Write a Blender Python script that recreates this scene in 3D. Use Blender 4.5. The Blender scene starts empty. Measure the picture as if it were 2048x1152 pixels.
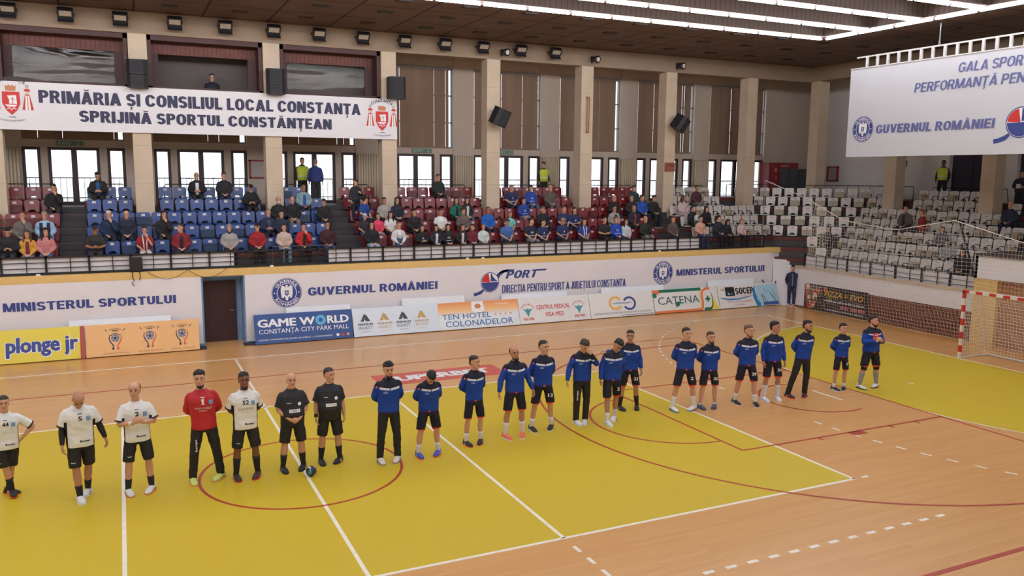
import bpy, math, random
from mathutils import Vector, Matrix
from mathutils.bvhtree import BVHTree

S = bpy.context.scene
COL = S.collection
random.seed(7)
V = Vector
PI = math.pi

# ---------------------------------------------------------------- camera
CAM = V((-2.78762, -14.82325, 5.44495))
YAW, PITCH, ROLL, FPX = 0.44179, -0.13786, 0.00863, 1648.868
f_ = V((math.sin(YAW) * math.cos(PITCH), math.cos(YAW) * math.cos(PITCH), math.sin(PITCH)))
r_ = f_.cross(V((0, 0, 1))).normalized()
u_ = r_.cross(f_)
r2_ = r_ * math.cos(ROLL) + u_ * math.sin(ROLL)
u2_ = -r_ * math.sin(ROLL) + u_ * math.cos(ROLL)
cd = bpy.data.cameras.new('camera')
cd.sensor_width = 36.0
cd.lens = FPX / 2048 * 36.0
cd.clip_end = 300
cam = bpy.data.objects.new('camera', cd)
cam.matrix_world = Matrix(((r2_.x, u2_.x, -f_.x, CAM.x), (r2_.y, u2_.y, -f_.y, CAM.y), (r2_.z, u2_.z, -f_.z, CAM.z), (0, 0, 0, 1)))
COL.objects.link(cam)
S.camera = cam

# ---------------------------------------------------------------- daylight and exposure
w = bpy.data.worlds.new('daylight')
S.world = w
w.use_nodes = True
bg = w.node_tree.nodes['Background']
bg.inputs['Color'].default_value = (0.90, 0.95, 1.0, 1)
bg.inputs['Strength'].default_value = 2.7
TUBE_STRENGTH = 36.0
S.view_settings.view_transform = 'Standard'
S.view_settings.look = 'None'
S.view_settings.gamma = 1.0
S.view_settings.use_curve_mapping = False
S.view_settings.exposure = -0.52
# ---------------------------------------------------------------- helpers
def lin(c):
    return tuple(((x / 255 / 12.92) if x / 255 <= 0.04045 else ((x / 255 + 0.055) / 1.055) ** 2.4) for x in c)

MATS = {}
def mat(name, rgb, rough=0.6, noise=0.06, scale=6.0, metal=0.0, bump=0.0, spec=0.5):
    """Principled material; its colour is varied a little by a noise texture. rgb in sRGB 0..255."""
    if name in MATS:
        return MATS[name]
    m = bpy.data.materials.new(name)
    m.use_nodes = True
    nt = m.node_tree
    b = nt.nodes['Principled BSDF']
    b.inputs['Roughness'].default_value = rough
    b.inputs['Metallic'].default_value = metal
    b.inputs['Specular IOR Level'].default_value = spec
    c = lin(rgb)
    b.inputs['Base Color'].default_value = (*c, 1)
    if noise:
        tc = nt.nodes.new('ShaderNodeTexCoord')
        n = nt.nodes.new('ShaderNodeTexNoise')
        n.inputs['Scale'].default_value = scale
        n.inputs['Detail'].default_value = 3
        nt.links.new(tc.outputs['Object'], n.inputs['Vector'])
        r = nt.nodes.new('ShaderNodeValToRGB')
        r.color_ramp.elements[0].position = 0.3
        r.color_ramp.elements[1].position = 0.7
        r.color_ramp.elements[0].color = (*[x * (1 - noise) for x in c], 1)
        r.color_ramp.elements[1].color = (*[min(1, x * (1 + noise)) for x in c], 1)
        nt.links.new(n.outputs['Fac'], r.inputs['Fac'])
        nt.links.new(r.outputs['Color'], b.inputs['Base Color'])
        if bump:
            bp = nt.nodes.new('ShaderNodeBump')
            bp.inputs['Strength'].default_value = bump
            nt.links.new(n.outputs['Fac'], bp.inputs['Height'])
            nt.links.new(bp.outputs['Normal'], b.inputs['Normal'])
    MATS[name] = m
    return m

def emis(name, rgb, strength):
    if name in MATS:
        return MATS[name]
    m = bpy.data.materials.new(name)
    m.use_nodes = True
    b = m.node_tree.nodes['Principled BSDF']
    b.inputs['Base Color'].default_value = (0.9, 0.9, 0.9, 1)
    b.inputs['Emission Color'].default_value = (*lin(rgb), 1)
    b.inputs['Emission Strength'].default_value = strength
    MATS[name] = m
    return m

class N:
    """tiny node-graph writer"""
    def __init__(s, name, rough=0.6, spec=0.5):
        s.m = bpy.data.materials.new(name)
        s.m.use_nodes = True
        s.nt = s.m.node_tree
        s.b = s.nt.nodes['Principled BSDF']
        s.b.inputs['Roughness'].default_value = rough
        s.b.inputs['Specular IOR Level'].default_value = spec
        tc = s.nt.nodes.new('ShaderNodeTexCoord')
        s.obj = tc.outputs['Object']
        sp = s.nt.nodes.new('ShaderNodeSeparateXYZ')
        s.nt.links.new(s.obj, sp.inputs[0])
        s.x, s.y, s.z = sp.outputs
        MATS[name] = s.m
    def math(s, op, a, b=0.0, c=0.0):
        n = s.nt.nodes.new('ShaderNodeMath')
        n.operation = op
        for i, v in enumerate((a, b, c)):
            if isinstance(v, (int, float)):
                n.inputs[i].default_value = v
            else:
                s.nt.links.new(v, n.inputs[i])
        return n.outputs[0]
    def gt(s, a, v): return s.math('GREATER_THAN', a, v)
    def lt(s, a, v): return s.math('LESS_THAN', a, v)
    def mul(s, a, b): return s.math('MULTIPLY', a, b)
    def band(s, a, lo, hi): return s.mul(s.gt(a, lo), s.lt(a, hi))
    def mix(s, fac, c1, c2):
        n = s.nt.nodes.new('ShaderNodeMix')
        n.data_type = 'RGBA'
        for sock, v in ((n.inputs[0], fac), (n.inputs[6], c1), (n.inputs[7], c2)):
            if isinstance(v, (int, float)):
                sock.default_value = v
            elif isinstance(v, tuple):
                sock.default_value = (*lin(v), 1)
            else:
                s.nt.links.new(v, sock)
        return n.outputs[2]
    def noise(s, scale, detail=3, vec=None, stretch=None):
        n = s.nt.nodes.new('ShaderNodeTexNoise')
        n.inputs['Scale'].default_value = scale
        n.inputs['Detail'].default_value = detail
        v = vec or s.obj
        if stretch:
            mp = s.nt.nodes.new('ShaderNodeMapping')
            mp.inputs['Scale'].default_value = stretch
            s.nt.links.new(v, mp.inputs[0])
            v = mp.outputs[0]
        s.nt.links.new(v, n.inputs['Vector'])
        return n.outputs['Fac']
    def ramp(s, fac, stops):
        r = s.nt.nodes.new('ShaderNodeValToRGB')
        while len(r.color_ramp.elements) < len(stops):
            r.color_ramp.elements.new(0.5)
        for e, (p, c) in zip(r.color_ramp.elements, stops):
            e.position = p
            e.color = (*lin(c), 1)
        s.nt.links.new(fac, r.inputs['Fac'])
        return r.outputs['Color']
    def bump(s, h, strength, dist=0.01):
        bp = s.nt.nodes.new('ShaderNodeBump')
        bp.inputs['Strength'].default_value = strength
        bp.inputs['Distance'].default_value = dist
        s.nt.links.new(h, bp.inputs['Height'])
        s.nt.links.new(bp.outputs['Normal'], s.b.inputs['Normal'])
    def done(s, col):
        if isinstance(col, tuple):
            s.b.inputs['Base Color'].default_value = (*lin(col), 1)
        else:
            s.nt.links.new(col, s.b.inputs['Base Color'])
        return s.m

class MB:
    """collects shapes for one mesh"""
    def __init__(s):
        s.v, s.f, s.mi = [], [], []
    def add(s, vs, fs, mi=0):
        b = len(s.v)
        s.v.extend(V(p) for p in vs)
        s.f.extend(tuple(i + b for i in q) for q in fs)
        s.mi.extend([mi] * len(fs))
        return s
    def box(s, x0, y0, z0, x1, y1, z1, mi=0):
        p = [(x0, y0, z0), (x1, y0, z0), (x1, y1, z0), (x0, y1, z0), (x0, y0, z1), (x1, y0, z1), (x1, y1, z1), (x0, y1, z1)]
        return s.add(p, [(0, 3, 2, 1), (4, 5, 6, 7), (0, 1, 5, 4), (1, 2, 6, 5), (2, 3, 7, 6), (3, 0, 4, 7)], mi)
    def obox(s, c, ax, ay, az, mi=0):
        """box from a centre and three half-axis vectors"""
        c = V(c); ax = V(ax); ay = V(ay); az = V(az)
        p = [c + ax * i + ay * j + az * k for k in (-1, 1) for i, j in ((-1, -1), (1, -1), (1, 1), (-1, 1))]
        return s.add(p, [(0, 3, 2, 1), (4, 5, 6, 7), (0, 1, 5, 4), (1, 2, 6, 5), (2, 3, 7, 6), (3, 0, 4, 7)], mi)
    def tube(s, pts, r, n=8, mi=0, cap=True, up=None):
        """swept tube; r is a number, or one (ra, rb) or number per point"""
        pts = [V(p) for p in pts]
        k = len(pts)
        if not isinstance(r, (list, tuple)) or (k != len(r)):
            r = [r] * k
        prev = None
        b = len(s.v)
        for i, p in enumerate(pts):
            t = (pts[min(i + 1, k - 1)] - pts[max(i - 1, 0)])
            t = t.normalized() if t.length > 1e-9 else V((0, 0, 1))
            if prev is None:
                a = V(up) if up else (V((0, 1, 0)) if abs(t.y) < 0.8 else V((1, 0, 0)))
                a = (a - t * a.dot(t)).normalized()
            else:
                a = (prev - t * prev.dot(t))
                a = a.normalized() if a.length > 1e-6 else t.orthogonal().normalized()
            prev = a
            c = t.cross(a)
            ra, rb = r[i] if isinstance(r[i], (list, tuple)) else (r[i], r[i])
            for j in range(n):
                q = 2 * PI * j / n
                s.v.append(p + c * (math.cos(q) * ra) + a * (math.sin(q) * rb))
        for i in range(k - 1):
            for j in range(n):
                j2 = (j + 1) % n
                s.f.append((b + i * n + j, b + i * n + j2, b + (i + 1) * n + j2, b + (i + 1) * n + j))
                s.mi.append(mi)
        if cap:
            s.f.append(tuple(b + j for j in range(n))[::-1]); s.mi.append(mi)
            s.f.append(tuple(b + (k - 1) * n + j for j in range(n))); s.mi.append(mi)
        return s
    def rings(s, prof, n=16, mi=0, e=2.0, tf=None):
        """horizontal rings (z, rx, ry, cy[, cx]) joined into a closed body"""
        b = len(s.v)
        for q in prof:
            z, rx, ry, cy = q[:4]
            cx = q[4] if len(q) > 4 else 0
            for j in range(n):
                a = 2 * PI * j / n
                ca, sa = math.cos(a), math.sin(a)
                px = math.copysign(abs(ca) ** (2 / e), ca) * rx
                py = math.copysign(abs(sa) ** (2 / e), sa) * ry
                p = V((cx + px, cy + py, z))
                s.v.append(tf(p) if tf else p)
        k = len(prof)
        for i in range(k - 1):
            for j in range(n):
                j2 = (j + 1) % n
                s.f.append((b + i * n + j, b + i * n + j2, b + (i + 1) * n + j2, b + (i + 1) * n + j)); s.mi.append(mi)
        s.f.append(tuple(b + j for j in range(n))[::-1]); s.mi.append(mi)
        s.f.append(tuple(b + (k - 1) * n + j for j in range(n))); s.mi.append(mi)
        return s
    def ball(s, c, r, n=10, m=7, mi=0, tf=None):
        rx, ry, rz = r if isinstance(r, (list, tuple)) else (r, r, r)
        prof = []
        for i in range(m + 1):
            a = PI * i / m
            q = max(math.sin(a), 0.02)
            prof.append((c[2] - rz * math.cos(a), rx * q, ry * q, c[1], c[0]))
        return s.rings(prof, n, mi, 2.0, tf)
    def prism(s, poly, o, u, w, d, mi=0):
        """2D outline (convex or not) laid on plane o+u*x+w*y and extruded by vector d"""
        o = V(o); u = V(u); w = V(w); d = V(d)
        n = len(poly)
        b = [o + u * x + w * y for x, y in poly]
        t = [p + d for p in b]
        fs = [tuple(range(n))[::-1], tuple(range(n, 2 * n))] + [(i, (i + 1) % n, (i + 1) % n + n, i + n) for i in range(n)]
        return s.add(b + t, fs, mi)
    def flat(s, poly, o, u, w, mi=0):
        o = V(o); u = V(u); w = V(w)
        return s.add([o + u * x + w * y for x, y in poly], [tuple(range(len(poly)))], mi)

def mesh_of(name, mb, mats, smooth=False):
    me = bpy.data.meshes.new(name)
    me.from_pydata([tuple(p) for p in mb.v], [], mb.f)
    mats = mats if isinstance(mats, (list, tuple)) else [mats]
    for m in mats:
        me.materials.append(m)
    if len(mats) > 1:
        me.polygons.foreach_set('material_index', mb.mi)
    if smooth:
        me.polygons.foreach_set('use_smooth', [True] * len(me.polygons))
    me.update()
    return me

def tag(o, label=None, cat=None, group=None, kind=None):
    if label: o['label'] = label
    if cat: o['category'] = cat
    if group: o['group'] = group
    if kind: o['kind'] = kind
    return o

def obj(name, mb, mats, parent=None, loc=None, smooth=False):
    """one mesh object; verts are in world space and are moved to the object's own origin"""
    if parent is not None and loc is None:
        off = V((0, 0, 0))
        q = parent
        while q is not None:
            off += q.location
            q = q.parent
    else:
        off = V(loc) if loc is not None else V((0, 0, 0))
    if off.length:
        for i in range(len(mb.v)):
            mb.v[i] = mb.v[i] - off
    o = bpy.data.objects.new(name, mesh_of(name, mb, mats, smooth))
    COL.objects.link(o)
    if parent is not None:
        o.parent = parent
    else:
        o.location = off
    return o

def part(name, mb, mats, parent, smooth=False):
    """a child whose verts are already in the parent's local space"""
    o = bpy.data.objects.new(name, mesh_of(name, mb, mats, smooth))
    COL.objects.link(o)
    o.parent = parent
    return o

def thing(name, label, cat, loc=(0, 0, 0), rz=0.0, group=None):
    o = bpy.data.objects.new(name, None)
    o.empty_display_size = 0.1
    COL.objects.link(o)
    o.location = loc
    o.rotation_euler = (0, 0, rz)
    return tag(o, label, cat, group)

def struct(name, mb, mats, parent=None, smooth=False):
    o = obj(name, mb, mats, parent, None, smooth)
    if parent is None:
        o['kind'] = 'structure'
    return o

def dup(root, loc, rz, label=None, group=None):
    r = root.copy()
    COL.objects.link(r)
    r.location = loc
    r.rotation_euler = (0, 0, rz)
    if label: r['label'] = label
    if group: r['group'] = group
    for ch in list(root.children):
        c = ch.copy()
        COL.objects.link(c)
        c.parent = r
        for g in list(ch.children):
            d = g.copy()
            COL.objects.link(d)
            d.parent = c
    return r

FONT = {}
def text2d(s, bold=0.0, shear=0.0, space=1.0, res=2):
    k = (s, bold, shear, space, res)
    if k not in FONT:
        cu = bpy.data.curves.new('lettering', 'FONT')
        cu.body = s
        cu.offset = bold
        cu.shear = shear
        cu.space_character = space
        cu.resolution_u = res
        ob = bpy.data.objects.new('lettering', cu)
        me = bpy.data.meshes.new_from_object(ob)
        vs = [(v.co.x, v.co.y) for v in me.vertices]
        fs = [tuple(p.vertices) for p in me.polygons]
        bpy.data.objects.remove(ob)
        bpy.data.curves.remove(cu)
        bpy.data.meshes.remove(me)
        FONT[k] = (vs, fs)
    return FONT[k]

def put_text(mb, s, o, u, w, width, cap, bold=0.015, shear=0.0, space=1.0, mi=0, align='L', res=2):
    """text fitted to a width and a capital height on the plane o + u*x + w*y"""
    b0 = 0.0
    ex = bold - b0
    vs, fs = text2d(s, b0, shear, space, res)
    x0 = min(p[0] for p in vs) - ex
    x1 = max(p[0] for p in vs) + ex
    sx = width / (x1 - x0) if width else cap / 0.73
    sy = cap / (0.73 + 2 * b0 + ex)
    o = V(o); u = V(u); w = V(w)
    dx = {'L': 0, 'C': -0.5, 'R': -1}[align] * (x1 - x0) * sx
    nn = u.cross(w)
    # heavier letters: shifted copies of the same outlines
    for k, (ax, ay) in enumerate(((0, 0),) if ex <= 0 else [(math.cos(q * PI / 4), .6 * math.sin(q * PI / 4)) for q in range(8)] + [(0, 0)]):
        mb.add([o + u * ((p[0] + ax * ex - x0) * sx + dx) + w * ((p[1] + b0 + ex * .5 + ay * ex) * sy) + nn * (0.0004 * k) for p in vs], fs, mi)
    return mb

def arc_text(mb, s, o, u, w, R, cap, mid, span, bold=0.02, inward=False, mi=0):
    """text bent round a circle; mid = angle of its middle, span = angle it covers"""
    vs, fs = text2d(s, bold)
    x0 = min(p[0] for p in vs); x1 = max(p[0] for p in vs)
    o = V(o); u = V(u); w = V(w)
    out = []
    for x, y in vs:
        t = (x - x0) / (x1 - x0) - 0.5
        if inward:
            a = mid + t * span; r = R + cap * (1 - (y / 0.73))
        else:
            a = mid - t * span; r = R + cap * (y / 0.73)
        out.append(o + u * (math.cos(a) * r) + w * (math.sin(a) * r))
    mb.add(out, fs, mi)
    return mb

def disc(mb, o, u, w, r, n=40, mi=0, ry=None, a0=0, a1=2 * PI):
    full = abs(a1 - a0 - 2 * PI) < 1e-6
    k = n if full else n + 1
    poly = [(math.cos(a0 + (a1 - a0) * i / n) * r, math.sin(a0 + (a1 - a0) * i / n) * (ry or r)) for i in range(k)]
    if not full: poly.append((0, 0))
    return mb.flat(poly, o, u, w, mi)

def annulus(mb, o, u, w, r0, r1, n=40, mi=0, a0=0.0, a1=2 * PI, sy=1.0):
    o = V(o); u = V(u); w = V(w)
    vs, fs = [], []
    for i in range(n + 1):
        a = a0 + (a1 - a0) * i / n
        for r in (r0, r1):
            vs.append(o + u * (math.cos(a) * r) + w * (math.sin(a) * r * sy))
    for i in range(n):
        fs.append((2 * i, 2 * i + 1, 2 * i + 3, 2 * i + 2))
    return mb.add(vs, fs, mi)

def stroke(mb, pts, wd, o, u, w, mi=0):
    """flat ribbon along 2D points"""
    o = V(o); u = V(u); w = V(w)
    n = len(pts)
    vs = []
    for i in range(n):
        a = V((*pts[max(i - 1, 0)], 0)); b = V((*pts[min(i + 1, n - 1)], 0))
        t = (b - a).normalized()
        wi = wd[i] if isinstance(wd, (list, tuple)) else wd
        for sg in (-1, 1):
            vs.append(o + u * (pts[i][0] - t.y * wi / 2 * sg) + w * (pts[i][1] + t.x * wi / 2 * sg))
    return mb.add(vs, [(2 * i, 2 * i + 1, 2 * i + 3, 2 * i + 2) for i in range(n - 1)], mi)
ORD = ['zeroth', 'first', 'second', 'third', 'fourth', 'fifth', 'sixth', 'seventh', 'eighth', 'ninth', 'tenth', 'eleventh', 'twelfth', 'thirteenth', 'fourteenth', 'fifteenth', 'sixteenth', 'seventeenth', 'eighteenth', 'nineteenth', 'twentieth', 'twenty-first', 'twenty-second', 'twenty-third', 'twenty-fourth', 'twenty-fifth', 'twenty-sixth', 'twenty-seventh', 'twenty-eighth', 'twenty-ninth', 'thirtieth', 'thirty-first', 'thirty-second', 'thirty-third', 'thirty-fourth', 'thirty-fifth', 'thirty-sixth']
# ---- heavy grotesque capitals for the printed banners, built from bars and bowls
def heavy(s, T, H, gap=0.085):
    """list of polygons and the total width of a line of capitals (cap height 1)"""
    polys, x = [], 0.0
    def R(a, b, c, d): polys.append([(x + a, b), (x + c, b), (x + c, d), (x + a, d)])
    def Pg(*p): polys.append([(x + a, b) for a, b in p])
    def A(cx, cy, rx, ry, a0, a1, k=12, t=None, h=None):
        t = T if t is None else t; h = H if h is None else h
        for i in range(k):
            p, q = math.radians(a0 + (a1 - a0) * i / k), math.radians(a0 + (a1 - a0) * (i + 1) / k)
            f = lambda g, ex, ey: (x + cx + math.cos(g) * ex, cy + math.sin(g) * ey)
            polys.append([f(p, rx - t, ry - h), f(p, rx, ry), f(q, rx, ry), f(q, rx - t, ry - h)])
    base = {'Ă': 'A', 'Â': 'A', 'Ş': 'S', 'Ș': 'S', 'Ț': 'T', 'Î': 'I'}
    for ch in s:
        c = base.get(ch, ch)
        w_ = 0.72
        if c == ' ': x += 0.32; continue
        if c == 'I': w_ = T; R(0, 0, T, 1)
        elif c == 'L': w_ = .62; R(0, 0, T, 1); R(0, 0, w_, H)
        elif c == 'E': w_ = .65; R(0, 0, T, 1); R(0, 0, w_, H); R(0, 1 - H, w_, 1); R(0, .5 - H / 2, w_ * .93, .5 + H / 2)
        elif c == 'F': w_ = .61; R(0, 0, T, 1); R(0, 1 - H, w_, 1); R(0, .48 - H / 2, w_ * .9, .48 + H / 2)
        elif c == 'T': w_ = .72; R(0, 1 - H, w_, 1); R(w_ / 2 - T / 2, 0, w_ / 2 + T / 2, 1)
        elif c == 'N': w_ = .8; R(0, 0, T, 1); R(w_ - T, 0, w_, 1); Pg((0, 1), (T * 1.1, 1), (w_, 0), (w_ - T * 1.1, 0))
        elif c == 'M': w_ = .98; R(0, 0, T * .9, 1); R(w_ - T * .9, 0, w_, 1); Pg((0, 1), (T * 1.15, 1), (w_ / 2 + T * .45, 0), (w_ / 2 - T * .45, 0)); Pg((w_, 1), (w_ / 2 + T * .45, 0), (w_ / 2 - T * .45, 0), (w_ - T * 1.15, 1))
        elif c == 'A': w_ = .86; Pg((0, 0), (T * 1.02, 0), (w_ / 2 + T * .5, 1), (w_ / 2 - T * .5, 1)); Pg((w_, 0), (w_ / 2 + T * .5, 1), (w_ / 2 - T * .5, 1), (w_ - T * 1.02, 0)); R(.2, .18, w_ - .2, .18 + H * .9)
        elif c == 'V': w_ = .84; Pg((0, 1), (w_ / 2 - T * .5, 0), (w_ / 2 + T * .5, 0), (T * 1.02, 1)); Pg((w_, 1), (w_ - T * 1.02, 1), (w_ / 2 - T * .5, 0), (w_ / 2 + T * .5, 0))
        elif c == 'U': R(0, .36, T, 1); R(w_ - T, .36, w_, 1); A(w_ / 2, .36, w_ / 2, .36, 180, 360)
        elif c == 'J': w_ = .58; R(w_ - T, .3, w_, 1); A(w_ / 2, .3, w_ / 2, .3, 180, 360)
        elif c in 'OCG':
            w_ = .8
            R(0, .4, T, .6)
            if c == 'O': R(w_ - T, .4, w_, .6); A(w_ / 2, .6, w_ / 2, .4, 0, 180, 16); A(w_ / 2, .4, w_ / 2, .4, 180, 360, 16)
            else: A(w_ / 2, .6, w_ / 2, .4, 18, 180, 14); A(w_ / 2, .4, w_ / 2, .4, 180, 342 if c == 'C' else 335, 14)
            if c == 'G': R(w_ * .52, .34, w_, .34 + H); R(w_ - T * .9, .12, w_, .5)
        elif c == 'D': w_ = .76; R(0, 0, T, 1); R(0, 0, .4, H); R(0, 1 - H, .4, 1); R(w_ - T, .4, w_, .6); A(.38, .6, w_ - .38, .4, 0, 90, 8); A(.38, .4, w_ - .38, .4, 270, 360, 8)
        elif c in 'PR':
            R(0, 0, T, 1); R(0, 1 - H, .42, 1); R(0, .40, .42, .40 + H); A(.42, .70, .30, .30, -90, 90, 10)
            if c == 'R': w_ = .78; Pg((.3, .5), (.54, .48), (.8, 0), (.5, 0))
        elif c == 'S': ry = (1 + H) / 4; A(w_ / 2, 1 - ry, w_ / 2, ry, 18, 270, 16); A(w_ / 2, ry, w_ / 2, ry, -162, 90, 16)
        if ch == 'Ă': A(w_ / 2, 1.2, .2, .14, 190, 350, 8, .09, .08)
        if ch in 'ÂÎ': Pg((w_ / 2 - .2, 1.06), (w_ / 2, 1.24), (w_ / 2, 1.14), (w_ / 2 - .08, 1.06)); Pg((w_ / 2 + .2, 1.06), (w_ / 2 + .08, 1.06), (w_ / 2, 1.14), (w_ / 2, 1.24))
        if ch in 'ŞȘȚ': Pg((w_ / 2 - .07, -.06), (w_ / 2 + .09, -.06), (w_ / 2 + .08, -.2), (w_ / 2 - .02, -.3), (w_ / 2 - .1, -.28), (w_ / 2 - .02, -.18))
        x += w_ + gap
    return polys, x - gap
def put_heavy(mb, s, o, u, w, width, cap, T=.26, H=.18, shear=0.0, gap=.085):
    ps, L = heavy(s, T, H, gap)
    o = V(o); u = V(u); w = V(w)
    k = width / L
    nn = u.cross(w)
    for i, p in enumerate(ps):
        ar = sum(p[j][0] * p[(j + 1) % len(p)][1] - p[(j + 1) % len(p)][0] * p[j][1] for j in range(len(p)))
        q = p if ar > 0 else p[::-1]
        mb.add([o + u * ((a * k) + b * cap * shear) + w * (b * cap) + nn * (0.0007 * (i % 9)) for a, b in q], [tuple(range(len(q)))])
    return mb
# ================================================================ SETTING
def floor_mat():
    n = N('varnished_parquet', 0.2, 0.4)
    br = n.nt.nodes.new('ShaderNodeTexBrick')
    br.inputs['Scale'].default_value = 1.0
    br.inputs['Brick Width'].default_value = 1.9
    br.inputs['Row Height'].default_value = 0.085
    br.inputs['Mortar Size'].default_value = 0.002
    br.inputs['Color1'].default_value = (*lin((218, 166, 104)), 1)
    br.inputs['Color2'].default_value = (*lin((210, 156, 96)), 1)
    br.inputs['Mortar'].default_value = (*lin((192, 136, 92)), 1)
    n.nt.links.new(n.obj, br.inputs['Vector'])
    g = n.noise(1.0, 4, stretch=(0.8, 14, 1))
    col = n.mix(n.mul(g, 0.5), br.outputs['Color'], (212, 156, 98))
    n.nt.links.new(n.ramp(n.noise(0.8), [(0.3, (134, 134, 134)), (0.7, (142, 142, 142))]), n.b.inputs['Roughness'])
    return n.done(col)
M_floor = floor_mat()
n = N('yellow_court_paint', 0.42, 0.35)
M_yel = n.done(n.mix(n.ramp(n.noise(2.2, 5), [(0.62, (0, 0, 0)), (0.8, (90, 90, 90))]), (206, 178, 40), (180, 152, 46)))
M_line = mat('white_court_line', (238, 230, 216), 0.4)
M_red = mat('red_court_line', (176, 62, 42), 0.4)
M_cream_dim = mat('cream_paint_dimmed', (150, 130, 110), 0.75, 0.05, 1.5)  # beams only: the weaker light up there is put into a darker cream
M_ochre = mat('ochre_trim_paint', (220, 184, 116), 0.6, 0.04)
M_plaster = mat('grey_plaster', (186, 170, 156), 0.85, 0.04, 1.2)
M_plaster2 = mat('end_wall_plaster', (230, 224, 220), 0.85, 0.04, 1.2)
M_conc = mat('dark_tread', (74, 70, 72), 0.7, 0.12, 5)
M_riser = mat('red_brown_riser', (98, 42, 37), 0.6, 0.1, 4)
M_black = mat('black_steel', (28, 27, 30), 0.45)
M_frame = mat('dark_brown_frame', (56, 36, 36), 0.5)
M_white = mat('white_vinyl', (224, 221, 225), 0.5, 0.02, 1.0)
M_blue_wall = mat('pale_blue_paint', (130, 160, 196), 0.7)
M_doorwood = mat('dark_brown_door', (62, 34, 34), 0.5, 0.1, 3)

fl = MB().box(-26, -18, -0.3, 32, 13.2, 0.0)
struct('floor', fl, M_floor)

# court paint
pm = MB()
pm.box(-9, -4.5, 0.0, 9, 4.5, 0.002)
ga = [(20, -1.5 - 6)] + [(20 - 6 * math.sin(a), -1.5 - 6 * math.cos(a)) for a in [PI / 2 * i / 24 for i in range(25)]] + [(20 - 6 * math.cos(a), 1.5 + 6 * math.sin(a)) for a in [PI / 2 * i / 24 for i in range(25)]]
pm.prism(ga[1:], (0, 0, 0), (1, 0, 0), (0, 1, 0), (0, 0, 0.002))
struct('floor_paint', pm, M_yel)
wl, rl = MB(), MB()
def lnx(mb, x0, x1, y, t=0.06, z=0.004): mb.box(x0, y - t / 2, 0, x1, y + t / 2, z)
def lny(mb, x, y0, y1, t=0.06, z=0.004): mb.box(x - t / 2, y0, 0, x + t / 2, y1, z)
lnx(wl, -9, 9, 4.5); lnx(wl, -9.03, 9.03, -4.5); lny(wl, 9, -4.5, 4.5); lny(wl, 0, -10, 10); lny(wl, 3, -4.5, 4.5); lny(wl, -3, -4.5, 4.5)
lnx(wl, -20, 20, 10); lny(wl, 20, -10, 10); lnx(wl, -20, 20, -10)
for i in range(4):
    lny(wl, 3, -5.0 - 0.4 * i, -4.8 - 0.4 * i); lny(wl, -3, -5.0 - 0.4 * i, -4.8 - 0.4 * i)
for i in range(13): lnx(wl, 4.31 + 0.39 * i - 0.09, 4.31 + 0.39 * i + 0.09, -6.27, 0.07)
lnx(wl, 9.2, 9.36, -4.5); lnx(wl, 9.2, 9.36, 4.5)
lny(wl, 13, -0.5, 0.5); lny(wl, 16, -0.08, 0.08)
def strip(mb, pts, t, z=0.004):
    L = len(pts); vs = []
    for i, (x, y) in enumerate(pts):
        a = V((*pts[max(i - 1, 0)], 0)); b = V((*pts[min(i + 1, L - 1)], 0)); d = (b - a).normalized()
        for s in (-1, 1): vs.append((x - d.y * t / 2 * s, y + d.x * t / 2 * s, z))
    mb.add(vs, [(2 * i, 2 * i + 2, 2 * i + 3, 2 * i + 1) for i in range(L - 1)])
def arcp(cx, cy, r, a0, a1, k=40): return [(cx + r * math.cos(a0 + (a1 - a0) * i / k), cy + r * math.sin(a0 + (a1 - a0) * i / k)) for i in range(k + 1)]
strip(wl, arcp(20, -1.5, 6, 1.5 * PI, PI) + arcp(20, 1.5, 6, PI, PI / 2), 0.05)
fp = arcp(20, -1.5, 9, 1.5 * PI, PI, 200) + arcp(20, 1.5, 9, PI, PI / 2, 200)
acc, seg, on = 0.0, [fp[0]], True
for a, b in zip(fp, fp[1:]):
    if abs(b[1]) > 10: seg = [b]; continue
    acc += math.hypot(b[0] - a[0], b[1] - a[1]); seg.append(b)
    if acc > 0.2 if on else acc > 0.24:
        if on and len(seg) > 1: strip(wl, seg, 0.055)
        on = not on; acc = 0; seg = [b]
struct('floor_lines_white', wl, M_line)
Z2 = 0.0045
lnx(rl, -14, 14, 7.5, 0.05, Z2); lnx(rl, -14, 14, -7.6, 0.08, Z2); lny(rl, 14, -7.5, 7.5, 0.05, Z2)
strip(rl, arcp(0, 0, 1.8, 0, 2 * PI, 64), 0.055, Z2)
lny(rl, 8.2, -2.45, 2.45, 0.055, Z2); lnx(rl, 8.2, 14, 2.45, 0.055, Z2); lnx(rl, 8.2, 14, -2.45, 0.055, Z2)
strip(rl, arcp(8.2, 0, 1.8, PI / 2, 1.5 * PI), 0.055, Z2)
strip(rl, arcp(12.42, 0, 6.72, math.radians(104), math.radians(256), 60), 0.055, Z2)
lnx(rl, 10.8, 14, 6.52, 0.055, Z2); lnx(rl, 10.8, 14, -6.52, 0.055, Z2)
strip(rl, arcp(12.5, 0, 1.27, math.radians(75), math.radians(285)), 0.055, Z2)
for sg in (-1, 1):
    rl.box(11.05, 2.45 * sg - (0.2 if sg < 0 else 0), 0, 11.45, 2.45 * sg + (0.2 if sg > 0 else 0), Z2)
    for xx in (10.2, 12.3, 13.1): rl.box(xx - 0.03, 2.45 * sg - (0.15 if sg < 0 else 0), 0, xx + 0.03, 2.45 * sg + (0.15 if sg > 0 else 0), Z2)
struct('floor_lines_red', rl, M_red)

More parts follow.
